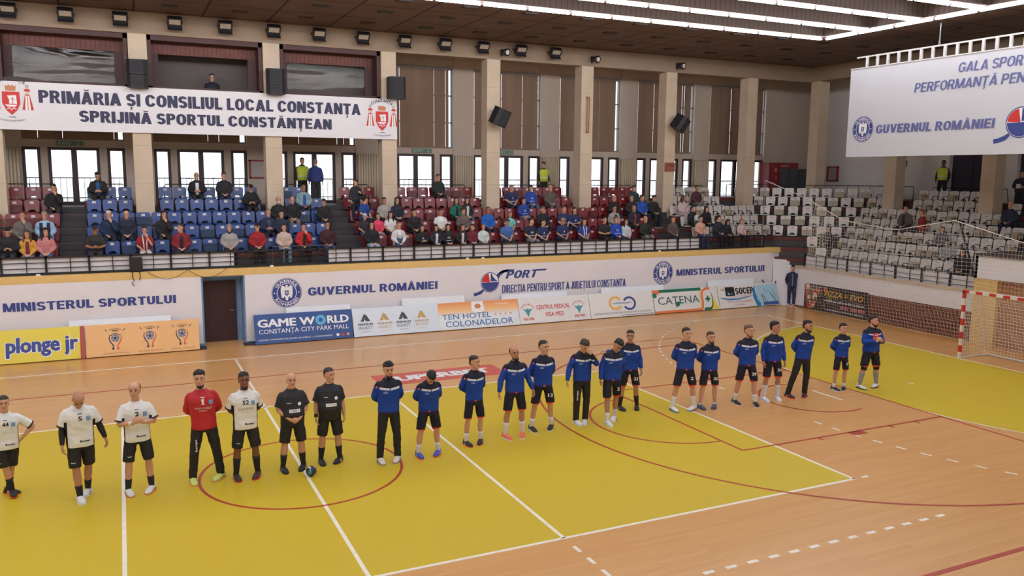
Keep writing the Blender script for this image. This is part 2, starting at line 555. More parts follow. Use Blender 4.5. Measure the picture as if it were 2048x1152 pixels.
# ---- lower front wall of the long stand
YW, XW = 12.2, 22.8
DX0, DX1 = -0.63, 0.58
wm = MB()
wm.box(-26, YW, 0, DX0, YW + 0.3, 2.2); wm.box(DX1, YW, 0, 22.3, YW + 0.3, 2.2)
wm.box(DX0, YW + 0.02, 2.16, DX1, YW + 0.3, 2.2)
struct('wall_back_lower', wm, M_blue_wall)
rc = MB()
rc.box(DX0 - 0.1, YW + 0.3, 0, DX0, 13.0, 2.2); rc.box(DX1, YW + 0.3, 0, DX1 + 0.1, 13.0, 2.2); rc.box(DX0, 12.9, 0, DX1, 13.0, 2.2); rc.box(DX0, YW + 0.3, 2.16, DX1, 13.0, 2.2)
struct('wall_door_recess', rc, M_blue_wall)
d = MB().box(-0.55, 12.84, 0.0, 0.42, 12.9, 1.97)
for zz in (0.25, 0.85, 1.45): d.box(-0.42, 12.83, zz, 0.29, 12.845, zz + 0.45)
do = struct('door_1', d, M_doorwood)
obj('door_handle', MB().tube([(0.33, 12.83, 1.0), (0.33, 12.78, 1.0), (0.22, 12.78, 1.0)], 0.012), mat('steel', (150, 150, 152), 0.3, metal=1), do)
tr = MB().box(-26, YW - 0.05, 2.2, 22.75, YW + 0.3, 2.42)
struct('trim_1', tr, M_ochre)

# ---- stands: stepped solids
def ml(k): return 12.95 + 0.8 * (k - 1)       # riser line of long-stand row k
def rx(k): return 23.4 + 0.78 * (k - 1)       # riser line of end-stand row k (row k+2 joins long row k)
def cham(k): return 36.0 + 1.13 * (k - 3)    # x+y of the corner riser, end-stand numbering
st, ri = MB(), MB()
def level(k, z0, z1, xmin=-26):
    """end-stand numbering; long-stand row is k-2"""
    y = ml(k - 2) if k >= 3 else YW + 0.3
    x = rx(k)
    c = cham(k)
    a, b = c - y, c - x
    xs = xmin if k >= 3 else 22.3
    poly = [(xs, y), (max(a, xs + 0.01), y), (x, b), (x, -4), (31, -4), (31, 18.3), (xs, 18.3)]
    st.prism(poly, (0, 0, z0), (1, 0, 0), (0, 1, 0), (0, 0, z1 - z0))
    # red-brown riser boards
    h0, h1 = z0 + 0.24, z1 - 0.01
    for p, q in ((poly[0], poly[1]), (poly[1], poly[2]), (poly[2], poly[3])):
        p, q = V((*p, 0)), V((*q, 0))
        t = (q - p)
        if t.length < 0.05: continue
        nn = V((t.y, -t.x, 0)).normalized() * -1
        nn = V((-abs(nn.x), -abs(nn.y), 0))
        m = (p + q) / 2 + nn * 0.012 + V((0, 0, (h0 + h1) / 2))
        ri.obox(m, t / 2, nn * 0.012, (0, 0, (h1 - h0) / 2))
st.prism([(-26, YW + 0.3), (22.3, YW + 0.3), (22.3, 18.3), (-26, 18.3)], (0, 0, 2.2), (1, 0, 0), (0, 1, 0), (0, 0, 0.22))
st.prism([(22.3, 12.4), (XW + 0.1, 11.3), (XW + 0.1, -4), (31, -4), (31, 18.3), (22.3, 18.3)], (0, 0, 1.3), (1, 0, 0), (0, 1, 0), (0, 0, 0.32))
for k in (1, 2): level(k, 1.62 + 0.4 * (k - 1), 2.02 + 0.4 * (k - 1))
for k in (3, 4, 5, 6): level(k, 1.62 + 0.4 * (k - 1), 2.02 + 0.4 * (k - 1))
level(7, 4.02, 4.42, 22.3)
st.box(-26, 16.15, 4.02, 22.3, 18.3, 4.22)
R5 = [(-6.6, -4.55), (-3.9, -2.4), (-1.65, 1.8), (2.5, 3.5), (4.65, 6.2), (6.9, 10.25), (11.0, 14.4), (15.2, 18.3), (19.3, 22.3)]
for a, b in R5:
    st.box(a, 16.15, 4.22, b, 16.7, 4.42)
    ri.box(a, 16.13, 4.24, b, 16.15, 4.4)
struct('floor_stand_steps', st, M_conc)
struct('trim_2', ri, M_riser)
ai = MB()
for a, b in ((-4.55, -3.82), (3.85, 4.68), (17.95, 18.8)):
    for k in range(1, 6):
        ai.box(a, ml(k) - 0.05, 2.42 + 0.4 * (k - 1), b, ml(k), 2.8 + 0.4 * (k - 1)) if k < 5 else None
    for k in range(1, 5):
        ai.box(a, ml(k) - 0.32, 2.42 + 0.4 * (k - 1), b, ml(k), 2.62 + 0.4 * (k - 1))
    ai.box(a, ml(5) - 0.3, 4.02, b, ml(5), 4.12)
struct('floor_aisle_stairs', ai, mat('aisle_rubber', (52, 48, 52), 0.6))

# ---- end wall under the short stand
n = N('brick_lattice', 0.8)
br = n.nt.nodes.new('ShaderNodeTexBrick')
br.inputs['Scale'].default_value = 1.0
br.inputs['Brick Width'].default_value = 0.13
br.inputs['Row Height'].default_value = 0.14
br.inputs['Mortar Size'].default_value = 0.018
br.offset = 0.0
br.inputs['Color1'].default_value = (*lin((150, 96, 68)), 1)
br.inputs['Color2'].default_value = (*lin((128, 80, 58)), 1)
br.inputs['Mortar'].default_value = (*lin((70, 42, 34)), 1)
cx_ = n.nt.nodes.new('ShaderNodeCombineXYZ')
n.nt.links.new(n.y, cx_.inputs[0]); n.nt.links.new(n.z, cx_.inputs[1])
n.nt.links.new(cx_.outputs[0], br.inputs['Vector'])
M_brick = n.done(br.outputs['Color'])
wr = MB()
wr.prism([(22.3, 12.22), (XW, 11.2), (XW, -4), (XW + 0.3, -4), (XW + 0.3, 11.35), (22.45, 12.45)], (0, 0, 0), (1, 0, 0), (0, 1, 0), (0, 0, 1.62))
struct('wall_right_lower', wr, M_brick)
struct('trim_3', MB().box(XW - 0.06, 2.95, 1.62, XW + 0.2, 11.2, 1.73), mat('dull_cream_trim', (196, 178, 156), 0.6))
cw = MB()
cw.box(22.3, 12.2, 1.62, 22.75, 12.5, 2.2)
cw.prism([(22.3, 12.2), (22.85, 11.5), (23.05, 11.6), (22.6, 12.4)], (0, 0, 1.62), (1, 0, 0), (0, 1, 0), (0, 0, 0.3))
struct('wall_corner_step', cw, M_white)
# portal at the end stand
pt = MB()
pt.box(22.45, 2.2, 0, 22.95, 3.0, 2.2)
struct('column_portal', pt, M_ochre)
pw = MB().box(22.6, -4, 0, 22.9, 2.2, 2.2)
struct('wall_portal', pw, mat('tan_brick', (170, 120, 84), 0.8, 0.15, 8))
pp = MB().box(22.4, -4, 2.2, 22.5, 2.98, 2.92).box(22.4, 2.88, 2.2, 24.0, 2.98, 2.92)
struct('wall_portal_parapet', pp, M_white)
struct('roof_portal_slab', MB().box(22.35, -4, 2.92, 24.2, 3.02, 3.0), mat('dark_slab', (70, 58, 54), 0.7))

# ---- columns and beams
COLX = [-6.27, -2.06, 2.15, 6.33, 10.55, 14.76, 18.96, 23.45]
n = N('cream_column', 0.7)
jo = n.math('FRACT', n.mul(n.z, 0.8))
M_col = n.done(n.mix(n.mul(n.lt(jo, 0.012), 0.4), n.ramp(n.noise(1.3), [(0.3, (196, 176, 152)), (0.7, (208, 188, 164))]), (130, 110, 95)))
for x in COLX:
    struct('column', MB().box(x - 0.28, 15.2, 3.4, x + 0.28, 15.75, 9.82), M_col)
for y in (15.0, 10.5, 6.05, 1.7):
    struct('column', MB().box(27.03, y - 0.3, 3.2, 27.6, y + 0.28, 9.85), M_col)
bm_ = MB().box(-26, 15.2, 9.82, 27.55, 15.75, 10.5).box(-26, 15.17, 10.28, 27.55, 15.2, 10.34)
struct('beam_back', bm_, M_cream_dim)
struct('beam_right', MB().box(26.95, -14, 9.85, 27.55, 15.2, 10.5), M_cream_dim)

# ---- ceiling
n = N('dark_ceiling_panel', 0.7, 0.3)
fx = n.math('FRACT', n.math('DIVIDE', n.math('ADD', n.x, 0.09), 2.08))
fy = n.math('FRACT', n.math('DIVIDE', n.math('ADD', n.y, 0.05), 2.14))
ln = n.math('MAXIMUM', n.lt(fx, 0.035), n.lt(fy, 0.035))
M_ceil = n.done(n.mix(ln, n.ramp(n.noise(0.9), [(0.3, (108, 90, 84)), (0.7, (122, 102, 95))]), (64, 48, 46)))
ce = MB()
OX0, OX1, OY0, OY1 = -24, 21.25, -10, 9.05
ce.box(-26, OY1, 10.5, 27.6, 15.8, 10.6); ce.box(OX1, -18, 10.5, 27.6, OY1, 10.6); ce.box(-26, -18, 10.5, OX1, OY0, 10.6)
struct('ceiling', ce, M_ceil)
n = N('ribbed_brown_board', 0.7, 0.3)
M_rib = n.done(n.mix(n.lt(n.math('FRACT', n.mul(n.math('ADD', n.x, n.y), 5.0)), 0.1), (128, 110, 100), (84, 70, 66)))
cr = MB()
cr.box(OX0, OY1, 10.6, OX1 + 0.1, OY1 + 0.1, 12.0); cr.box(OX1, OY0, 10.6, OX1 + 0.1, OY1, 12.0); cr.box(OX0, OY0 - 0.1, 10.6, OX1, OY0, 12.0); cr.box(OX0 - 0.1, OY0, 10.6, OX0, OY1, 12.0)
cr.box(OX0, OY0, 12.0, OX1 + 0.1, OY1 + 0.1, 12.1)
struct('ceiling_recess', cr, M_rib)
LROWS = [8.93, 6.85, 4.72, 2.5, 0.3, -1.9, -4.1, -6.3, -8.5]
for y in LROWS[1:]:
    struct('ceiling_baffle', MB().box(OX0, y + 0.16, 10.56, OX1, y + 0.22, 12.0), M_rib)
for y in LROWS:
    struct('ceiling_tray', MB().box(OX0, y - 0.12, 10.57, OX1 - 0.05, y + 0.12, 10.6), M_rib)
struct('ceiling_tray', MB().box(OX1 - 0.14, OY0, 10.57, OX1, OY1 - 0.3, 10.6), M_rib)
struct('ceiling_over_stand', MB().box(-26, 15.8, 10.3, 31, 18.3, 10.4).box(27.6, -18, 10.3, 31, 18.3, 10.4), M_plaster)
struct('wall_left', MB().box(-26.2, -18, 0, -26, 18.3, 10.6), M_plaster)
# near long side, unseen: solid below, window opening above sized for the front light
struct('wall_front', MB().box(-26, -18.3, 0, 31, -18, 4.6).box(-26, -18.3, 7.0, 31, -18, 10.6), M_plaster)

# ---- glazed back wall: pilasters, lintels, windows
PIL = [-10.3, -6.24, -2.1, 2.07, 6.25, 10.4, 14.52, 18.62, 22.8, 27.2]
PW = 0.47
bw = MB()
for p_ in PIL[:-1]:
    bw.box(p_ - PW, 17.95, 4.0, p_ + PW, 18.3, 10.3)
bw.box(-26, 17.95, 4.0, PIL[0] - PW, 18.3, 10.3)
for a, b in zip(PIL, PIL[1:]):
    x0, x1 = a + PW, b - PW
    bw.box(x0, 18.0, 6.22, x1, 18.3, 6.47); bw.box(x0, 18.0, 9.72, x1, 18.3, 10.3)
bw.box(26.73, 17.95, 4.0, 31, 18.3, 10.3)
struct('wall_back', bw, M_plaster)
M_glass = bpy.data.materials.new('window_glass')
M_glass.use_nodes = True
nt = M_glass.node_tree
nt.nodes.clear()
o_ = nt.nodes.new('ShaderNodeOutputMaterial'); mx = nt.nodes.new('ShaderNodeMixShader'); t_ = nt.nodes.new('ShaderNodeBsdfTransparent'); g_ = nt.nodes.new('ShaderNodeBsdfGlossy')
mx.inputs[0].default_value = 0.06; g_.inputs['Roughness'].default_value = 0.03
nt.links.new(t_.outputs[0], mx.inputs[1]); nt.links.new(g_.outputs[0], mx.inputs[2]); nt.links.new(mx.outputs[0], o_.inputs[0])
M_alu = mat('grey_alu', (128, 128, 132), 0.5)
wi = 0
for bi, (a, b) in enumerate(zip(PIL[:-1], PIL[1:])):
    x0, x1 = a + PW, b - PW
    wi += 1
    fr, gl, pier = MB(), MB(), MB()
    y0, y1 = 18.02, 18.12
    cells = [(x0, x0 + 0.56), (x0 + 0.78, x1 - 0.82), (x1 - 0.58, x1)]
    pier.box(x0 + 0.56, 18.0, 4.22, x0 + 0.78, 18.25, 6.22); pier.box(x1 - 0.82, 18.0, 4.22, x1 - 0.58, 18.25, 6.22)
    for ci, (c0, c1) in enumerate(cells):
        fr.box(c0, y0, 6.12, c1, y1, 6.22); fr.box(c0, y0, 4.22, c1, y1, 4.34)
        fr.box(c0, y0, 4.34, c0 + 0.1, y1, 6.12); fr.box(c1 - 0.1, y0, 4.34, c1, y1, 6.12)
        if ci == 1:
            m_ = (c0 + c1) / 2
            fr.box(m_ - 0.09, y0, 4.34, m_ + 0.09, y1, 6.12)
        gl.box(c0 + 0.05, 18.065, 4.3, c1 - 0.05, 18.075, 6.17)
    # upper window
    fr.box(x0, y0 + 0.05, 6.47, x1, y1 + 0.05, 6.53, 1); fr.box(x0, y0 + 0.05, 9.66, x1, y1 + 0.05, 9.72, 1)
    for xx in (x0, x0 + 1.05, x0 + 2.1, x1 - 0.05): fr.box(xx, y0 + 0.05, 6.53, xx + 0.05, y1 + 0.05, 9.66, 1)
    for zz in (7.5, 8.6): fr.box(x0, y0 + 0.05, zz, x1, y1 + 0.05, zz + 0.05, 1)
    gl.box(x0, 18.12, 6.5, x1, 18.13, 9.7)
    wo = struct('window_%d' % wi, fr, [M_frame, M_alu])
    obj('pane', gl, M_glass, wo)
    obj('pier', pier, M_plaster, wo)
# end back wall with dark doorways
ew = MB()
YD = [(7.9, 9.95), (3.6, 6.9)]
prev = 18.3
for a, b in YD:
    ew.box(30, b, 3.9, 30.3, prev, 10.3); ew.box(30, a, 6.75, 30.3, b, 10.3); prev = a
ew.box(30, -18, 3.9, 30.3, prev, 10.3)
struct('wall_right', ew, M_plaster2)
for i, (a, b) in enumerate(YD):
    struct('door_%d' % (i + 2), MB().box(30.22, a, 4.2, 30.28, b, 6.75).box(30.18, a + 0.05, 4.2, 30.22, (a + b) / 2 - 0.02, 6.7).box(30.18, (a + b) / 2 + 0.02, 4.2, 30.22, b - 0.05, 6.7), mat('dark_violet_door', (52, 46, 62), 0.7))
# outside: terrace parapet rail and pale ground seen through the glass
struct('ground_terrace', MB().box(-26, 18.3, 4.1, 33, 26, 4.2), mat('pale_terrace', (205, 205, 200), 0.9))
tr_ = MB()
tr_.tube([(-26, 20.5, 5.15), (33, 20.5, 5.15)], 0.025, 6)
tr_.tube([(-26, 20.5, 4.4), (33, 20.5, 4.4)], 0.02, 6)
for i in range(240): tr_.tube([(-20 + i * 0.2, 20.5, 4.2), (-20 + i * 0.2, 20.5, 5.15)], 0.01, 4)
tag(obj('terrace_railing', tr_, M_black), 'thin dark balustrade on the terrace outside the glass doors', 'railing')

# ---- commentary boxes above the banner
M_boxw = mat('dark_brown_board', (74, 46, 44), 0.6, 0.1, 2)
n = N('red_brown_slats', 0.6)
M_slat = n.done(n.mix(n.lt(n.math('FRACT', n.mul(n.x, 7.0)), 0.12), n.ramp(n.noise(3), [(0.3, (112, 58, 46)), (0.7, (94, 50, 42))]), (58, 32, 30)))
n = N('plastic_film', 0.06)
n.b.inputs['Transmission Weight'].default_value = 0.0
M_film = bpy.data.materials.new('wrinkled_film')
M_film.use_nodes = True
nt = M_film.node_tree
nt.nodes.clear()
o_ = nt.nodes.new('ShaderNodeOutputMaterial'); mx = nt.nodes.new('ShaderNodeMixShader'); t_ = nt.nodes.new('ShaderNodeBsdfTransparent'); g_ = nt.nodes.new('ShaderNodeBsdfGlossy')
mx.inputs[0].default_value = 0.006; g_.inputs['Roughness'].default_value = 0.03
nz = nt.nodes.new('ShaderNodeTexNoise'); nz.inputs['Scale'].default_value = 0.9; nz.inputs['Detail'].default_value = 1.0
tc_ = nt.nodes.new('ShaderNodeTexCoord'); mp_ = nt.nodes.new('ShaderNodeMapping'); mp_.inputs['Scale'].default_value = (0.35, 1, 2.2)
bp_ = nt.nodes.new('ShaderNodeBump'); bp_.inputs['Strength'].default_value = 0.5; bp_.inputs['Distance'].default_value = 0.05
nt.links.new(tc_.outputs['Object'], mp_.inputs[0]); nt.links.new(mp_.outputs[0], nz.inputs['Vector']); nt.links.new(nz.outputs['Fac'], bp_.inputs['Height']); nt.links.new(bp_.outputs[0], g_.inputs['Normal'])
nt.links.new(t_.outputs[0], mx.inputs[1]); nt.links.new(g_.outputs[0], mx.inputs[2]); nt.links.new(mx.outputs[0], o_.inputs[0])
struct('floor_boxes', MB().box(-10, 15.25, 6.95, 6.1, 17.9, 7.05).box(-10, 15.25, 7.05, 6.1, 15.4, 8.12), M_boxw)
struct('wall_boxes', MB().box(-10, 17.0, 7.05, 6.1, 17.1, 10.4).box(-10, 15.8, 10.2, 6.1, 17.1, 10.3), mat('box_grey_board', (104, 94, 90), 0.8))
wi = 20
for i, (a, b) in enumerate(((-6.0, -2.36), (-1.78, 1.85), (2.45, 6.03))):
    wi += 1
    m = MB()
    m.box(a, 15.28, 8.1, a + 0.12, 16.2, 9.82); m.box(b - 0.12, 15.28, 8.1, b, 16.2, 9.82); m.box(a, 15.28, 9.66, b, 16.2, 9.82); m.box(a, 15.28, 8.1, b, 16.2, 8.2)
    wo = struct('window_%d' % wi, m, M_boxw)
    obj('header_board', MB().box(a + 0.12, 15.9, 9.3, b - 0.12, 15.98, 9.66), M_slat, wo)
    obj('side_board', MB().box(a + 0.12, 15.9, 8.2, a + 0.35, 15.98, 9.3).box(b - 0.4, 15.9, 8.2, b - 0.12, 15.98, 9.3), M_boxw, wo)
    if i != 1:
        obj('film_pane', MB().box(a + 0.35, 15.93, 8.2, b - 0.4, 15.935, 9.3), M_film, wo)
struct('wall_box_partition', MB().box(-2.2, 15.8, 7.05, -1.9, 17.0, 10.3).box(2.0, 15.8, 7.05, 2.3, 17.0, 10.3).box(6.05, 15.8, 7.0, 6.15, 17.9, 10.3), M_boxw)
# ================================================================ BANNERS AND SIGNS
C_ = lambda name, rgb, rough=0.55: mat('print_' + name, rgb, rough, 0.0)
P_blue = C_('blue', (56, 72, 142)); P_navy = C_('navy', (44, 44, 78)); P_white = C_('white', (236, 236, 238)); P_red = C_('red', (206, 50, 48)); P_black = C_('black', (36, 34, 36))
P_gold = C_('gold', (196, 158, 104)); P_grey = C_('grey', (70, 68, 74)); P_orange = C_('orange', (232, 112, 52)); P_green = C_('green', (20, 110, 84)); P_teal = C_('teal', (70, 150, 160))
P_brown = C_('brown', (196, 128, 84)); P_sky = C_('sky', (40, 130, 190)); P_yellow = C_('yellow', (232, 214, 70)); P_lav = C_('lavender', (98, 104, 160)); P_hblue = C_('hotel_blue', (68, 118, 178)); P_pale = C_('pale', (196, 196, 200)); P_skin = C_('mosaic', (204, 130, 80))

EX, EZ = V((1, 0, 0)), V((0, 0, 1))
def child(name, mb, m, parent): return obj(name, mb, m, parent)

def eagle(mb, o, u, w, s, mi=0):
    half = [(0, 1.0), (0.12, 1.02), (0.2, 0.9), (0.1, 0.8), (0.16, 0.66), (0.35, 0.86), (0.55, 0.92), (0.72, 0.8), (0.78, 0.5), (0.78, 0.0), (0.72, -0.5), (0.6, -0.85), (0.52, -0.6), (0.44, -0.85), (0.36, -0.5), (0.28, -0.62), (0.2, -0.75), (0.16, -1.0), (0, -1.15)]
    poly = half + [(-x, y) for x, y in half[-2:0:-1]]
    mb.flat([(x * s, y * s) for x, y in poly], o, u, w, mi)

def seal(name, o, u, w, r, parent, nrm, bottom='ROMÂNIEI'):
    """round government seal on a banner"""
    o = V(o)
    m = MB()
    disc(m, o + nrm * 0.004, u, w, r, 48, 0)
    annulus(m, o + nrm * 0.006, u, w, r * 0.945, r * 0.965, 48, 1)
    annulus(m, o + nrm * 0.006, u, w, r * 0.62, r * 0.66, 48, 1)
    arc_text(m, 'GUVERNUL', o + nrm * 0.006, u, w, r * 0.71, r * 0.19, PI / 2, 2.15, 0.02, mi=1)
    arc_text(m, bottom, o + nrm * 0.006, u, w, r * 0.71, r * 0.19, -PI / 2, 2.15, 0.02, True, mi=1)
    for sx in (-1, 1): disc(m, o + u * (sx * r * 0.8) + nrm * 0.006, u, w, r * 0.045, 10, 1)
    eagle(m, o + nrm * 0.006 + w * (r * 0.03), u, w, r * 0.5, 1)
    m.flat([(-0.13 * r, 0.16 * r), (0.13 * r, 0.16 * r), (0.13 * r, -0.1 * r), (0, -0.26 * r), (-0.13 * r, -0.1 * r)], o + nrm * 0.008, u, w, 0)
    m.flat([(-0.1 * r, 0.04 * r), (0.1 * r, 0.04 * r), (0.1 * r, 0.0), (-0.1 * r, 0.0)], o + nrm * 0.009, u, w, 1)
    m.flat([(-0.02 * r, 0.14 * r), (0.02 * r, 0.14 * r), (0.02 * r, -0.2 * r), (-0.02 * r, -0.2 * r)], o + nrm * 0.009, u, w, 1)
    return child(name, m, [P_blue, P_white], parent)

def sail_logo(o, u, w, r, parent, nrm):
    m = MB()
    o = V(o)
    e = nrm * 0.004
    disc(m, o + e, u, w, r, 40, 0)
    disc(m, o + e * 1.5, u, w, r * 0.93, 40, 1)
    disc(m, o + e * 2, u, w, r * 0.9, 24, 0, a0=PI, a1=2 * PI)
    disc(m, o + e * 2, u, w, r * 0.9, 16, 2, a0=PI * 0.56, a1=PI * 0.98)
    m.flat([(0.06 * r, 0.08 * r), (0.85 * r, 0.08 * r), (0.55 * r, 0.3 * r), (0.3 * r, 0.6 * r), (0.16 * r, 0.88 * r), (0.06 * r, 0.88 * r)], o + e * 2, u, w, 0)
    sw = [(-1.75, -1.18), (-1.4, -1.12), (-1.0, -0.98), (-0.7, -0.75)]
    stroke(m, [(x * r, y * r) for x, y in sw], [0.3 * r, 0.3 * r, 0.32 * r, 0.2 * r], o + e * 0.8, u, w, 0)
    return child('sail_logo', m, [P_blue, P_white, P_red], parent)

def cloth(name, label, x0, x1, z0, z1, y, grp=None, sag=0.0, nx=60):
    """vinyl banner hung on a wall facing -y, a little wavy"""
    m = MB()
    vs, fs = [], []
    nz = 6
    for k, yy in ((0, y), (1, y + 0.012)):
        for j in range(nz + 1):
            for i in range(nx + 1):
                x = x0 + (x1 - x0) * i / nx; t = j / nz
                wv = 0.010 * math.sin(x * 2.1 + t * 2) + 0.006 * math.sin(x * 5.3 - t * 3)
                vs.append((x, yy - 0.012 + wv * 0.5, z0 + (z1 - z0) * t - sag * math.sin(PI * i / nx) * (1 - t)))
    Q = (nx + 1) * (nz + 1)
    for k in (0, 1):
        for j in range(nz):
            for i in range(nx):
                a = k * Q + j * (nx + 1) + i
                f = (a, a + 1, a + nx + 2, a + nx + 1)
                fs.append(f if k == 0 else f[::-1])
    m.add(vs, fs)
    o = obj(name, m, M_white, None, (x0, y, z0), True)
    return tag(o, label, 'banner', grp)

YB = YW - 0.035
b1 = cloth('banner', 'white wall banner reading MINISTERUL SPORTULUI beside the dark brown door', -9.5, -0.68, 0.1, 2.2, YB)
m = put_heavy(MB(), 'MINISTERUL SPORTULUI', (-5.97, YB - 0.02, 1.43), EX, EZ, 4.55, 0.25)
child('lettering', m, P_blue, b1)
b2 = cloth('banner', 'long white wall banner with government seals and blue SPORT logo lettering', 0.62, 22.3, 0.06, 2.2, YB, nx=120)
NY = V((0, -1, 0))
seal('government_seal', (1.91, YB - 0.016, 1.565), EX, EZ, 0.48, b2, NY)
child('lettering', put_heavy(MB(), 'GUVERNUL ROMÂNIEI', (2.59, YB - 0.02, 1.43), EX, EZ, 4.49, 0.27), P_blue, b2)
sail_logo((9.09, YB - 0.016, 1.56), EX, EZ, 0.36, b2, NY)
m = put_heavy(MB(), 'PORT', (9.7, YB - 0.02, 1.66), EX, EZ, 1.25, 0.29, .26, .18, .35)
m.flat([(0, 0), (0.5, 0), (0.55, 0.06), (0.05, 0.06)], (10.85, YB - 0.02, 1.9), EX, EZ)
stroke(m, [(-0.55, 0.06), (-0.4, 0.12), (-0.2, 0.15), (0.1, 0.16)], [0.02, 0.08, 0.1, 0.06], (9.95, YB - 0.02, 1.8), EX, EZ)
stroke(m, [(0.0, 0.0), (0.12, 0.2), (0.32, 0.32), (0.52, 0.36)], [0.16, 0.13, 0.1, 0.05], (9.32, YB - 0.02, 1.62), EX, EZ)
child('lettering', m, P_blue, b2)
child('lettering', put_heavy(MB(), 'DIRECȚIA PENTRU SPORT A JUDEȚULUI CONSTANȚA', (9.57, YB - 0.02, 1.14), EX, EZ, 5.31, 0.29, .24, .13), P_blue, b2)
seal('government_seal', (16.63, YB - 0.016, 1.57), EX, EZ, 0.48, b2, NY)
child('lettering', put_heavy(MB(), 'MINISTERUL SPORTULUI', (17.28, YB - 0.02, 1.42), EX, EZ, 4.57, 0.26), P_blue, b2)
# corner cloth
cm = MB().prism([(22.32, 12.14), (22.8, 11.18), (22.78, 11.17), (22.30, 12.12)], (0, 0, 0.06), (1, 0, 0), (0, 1, 0), (0, 0, 1.66)).prism([(22.78, 11.17), (22.78, 10.72), (22.76, 10.72), (22.76, 11.17)], (0, 0, 0.06), (1, 0, 0), (0, 1, 0), (0, 0, 1.56))
tag(obj('corner_cloth', cm, M_white, None, (22.5, 11.6, 0.06)), 'plain white vinyl cloth covering the corner behind the standing man', 'banner')
ec = MB().box(XW - 0.03, 2.97, 1.0, XW - 0.01, 11.15, 1.66)
tag(obj('wall_cloth', ec, M_white, None, (XW, 7, 1.0)), 'plain white cloth strip above the brick end wall behind the goal', 'banner')
# pizza banner
pz = tag(obj('advertising_banner', MB().box(XW - 0.05, 7.45, 0.03, XW - 0.02, 10.62, 1.06), mat('dark_vinyl', (52, 38, 38), 0.5), None, (XW, 9, 0.03)), 'dark pizza advertising banner on the brick end wall behind the net', 'banner')
UY = V((0, -1, 0))
XB = XW - 0.053
m = MB()
rnd = random.Random(4)
for i in range(46):
    yy = 10.55 - abs(rnd.gauss(0, 0.42)); zz = 0.1 + rnd.random() * 0.85
    disc(m, (XB - 0.0004 * i, max(yy, 9.35), zz), UY, EZ, rnd.uniform(0.05, 0.15), 12, rnd.choice([0, 0, 1, 2, 3]))
child('pizza_picture', m, [C_('tomato', (196, 84, 52)), C_('olive', (110, 92, 62)), C_('cheese', (226, 190, 176)), C_('crust', (132, 62, 44))], pz)
m = MB()
put_text(m, 'PIZZA = EVO', (XB - 0.02, 9.6, 0.66), UY, EZ, 1.95, 0.24, 0.02, 0.25, mi=0)
put_text(m, 'comple pe adrua la fas cu lamea', (XB - 0.02, 9.6, 0.45), UY, EZ, 2.0, 0.11, 0.01, 0.3, mi=1)
put_text(m, '0737 530 835', (XB - 0.02, 8.75, 0.24), UY, EZ, 1.2, 0.13, 0.05, mi=2)
put_text(m, 'TOMIS NORD CONSTANȚA SERVICIU', (XB - 0.02, 9.5, 0.1), UY, EZ, 1.9, 0.06, 0.01, mi=1)
child('lettering', m, [C_('mustard', (214, 168, 52)), P_white, C_('pink', (222, 130, 140))], pz)

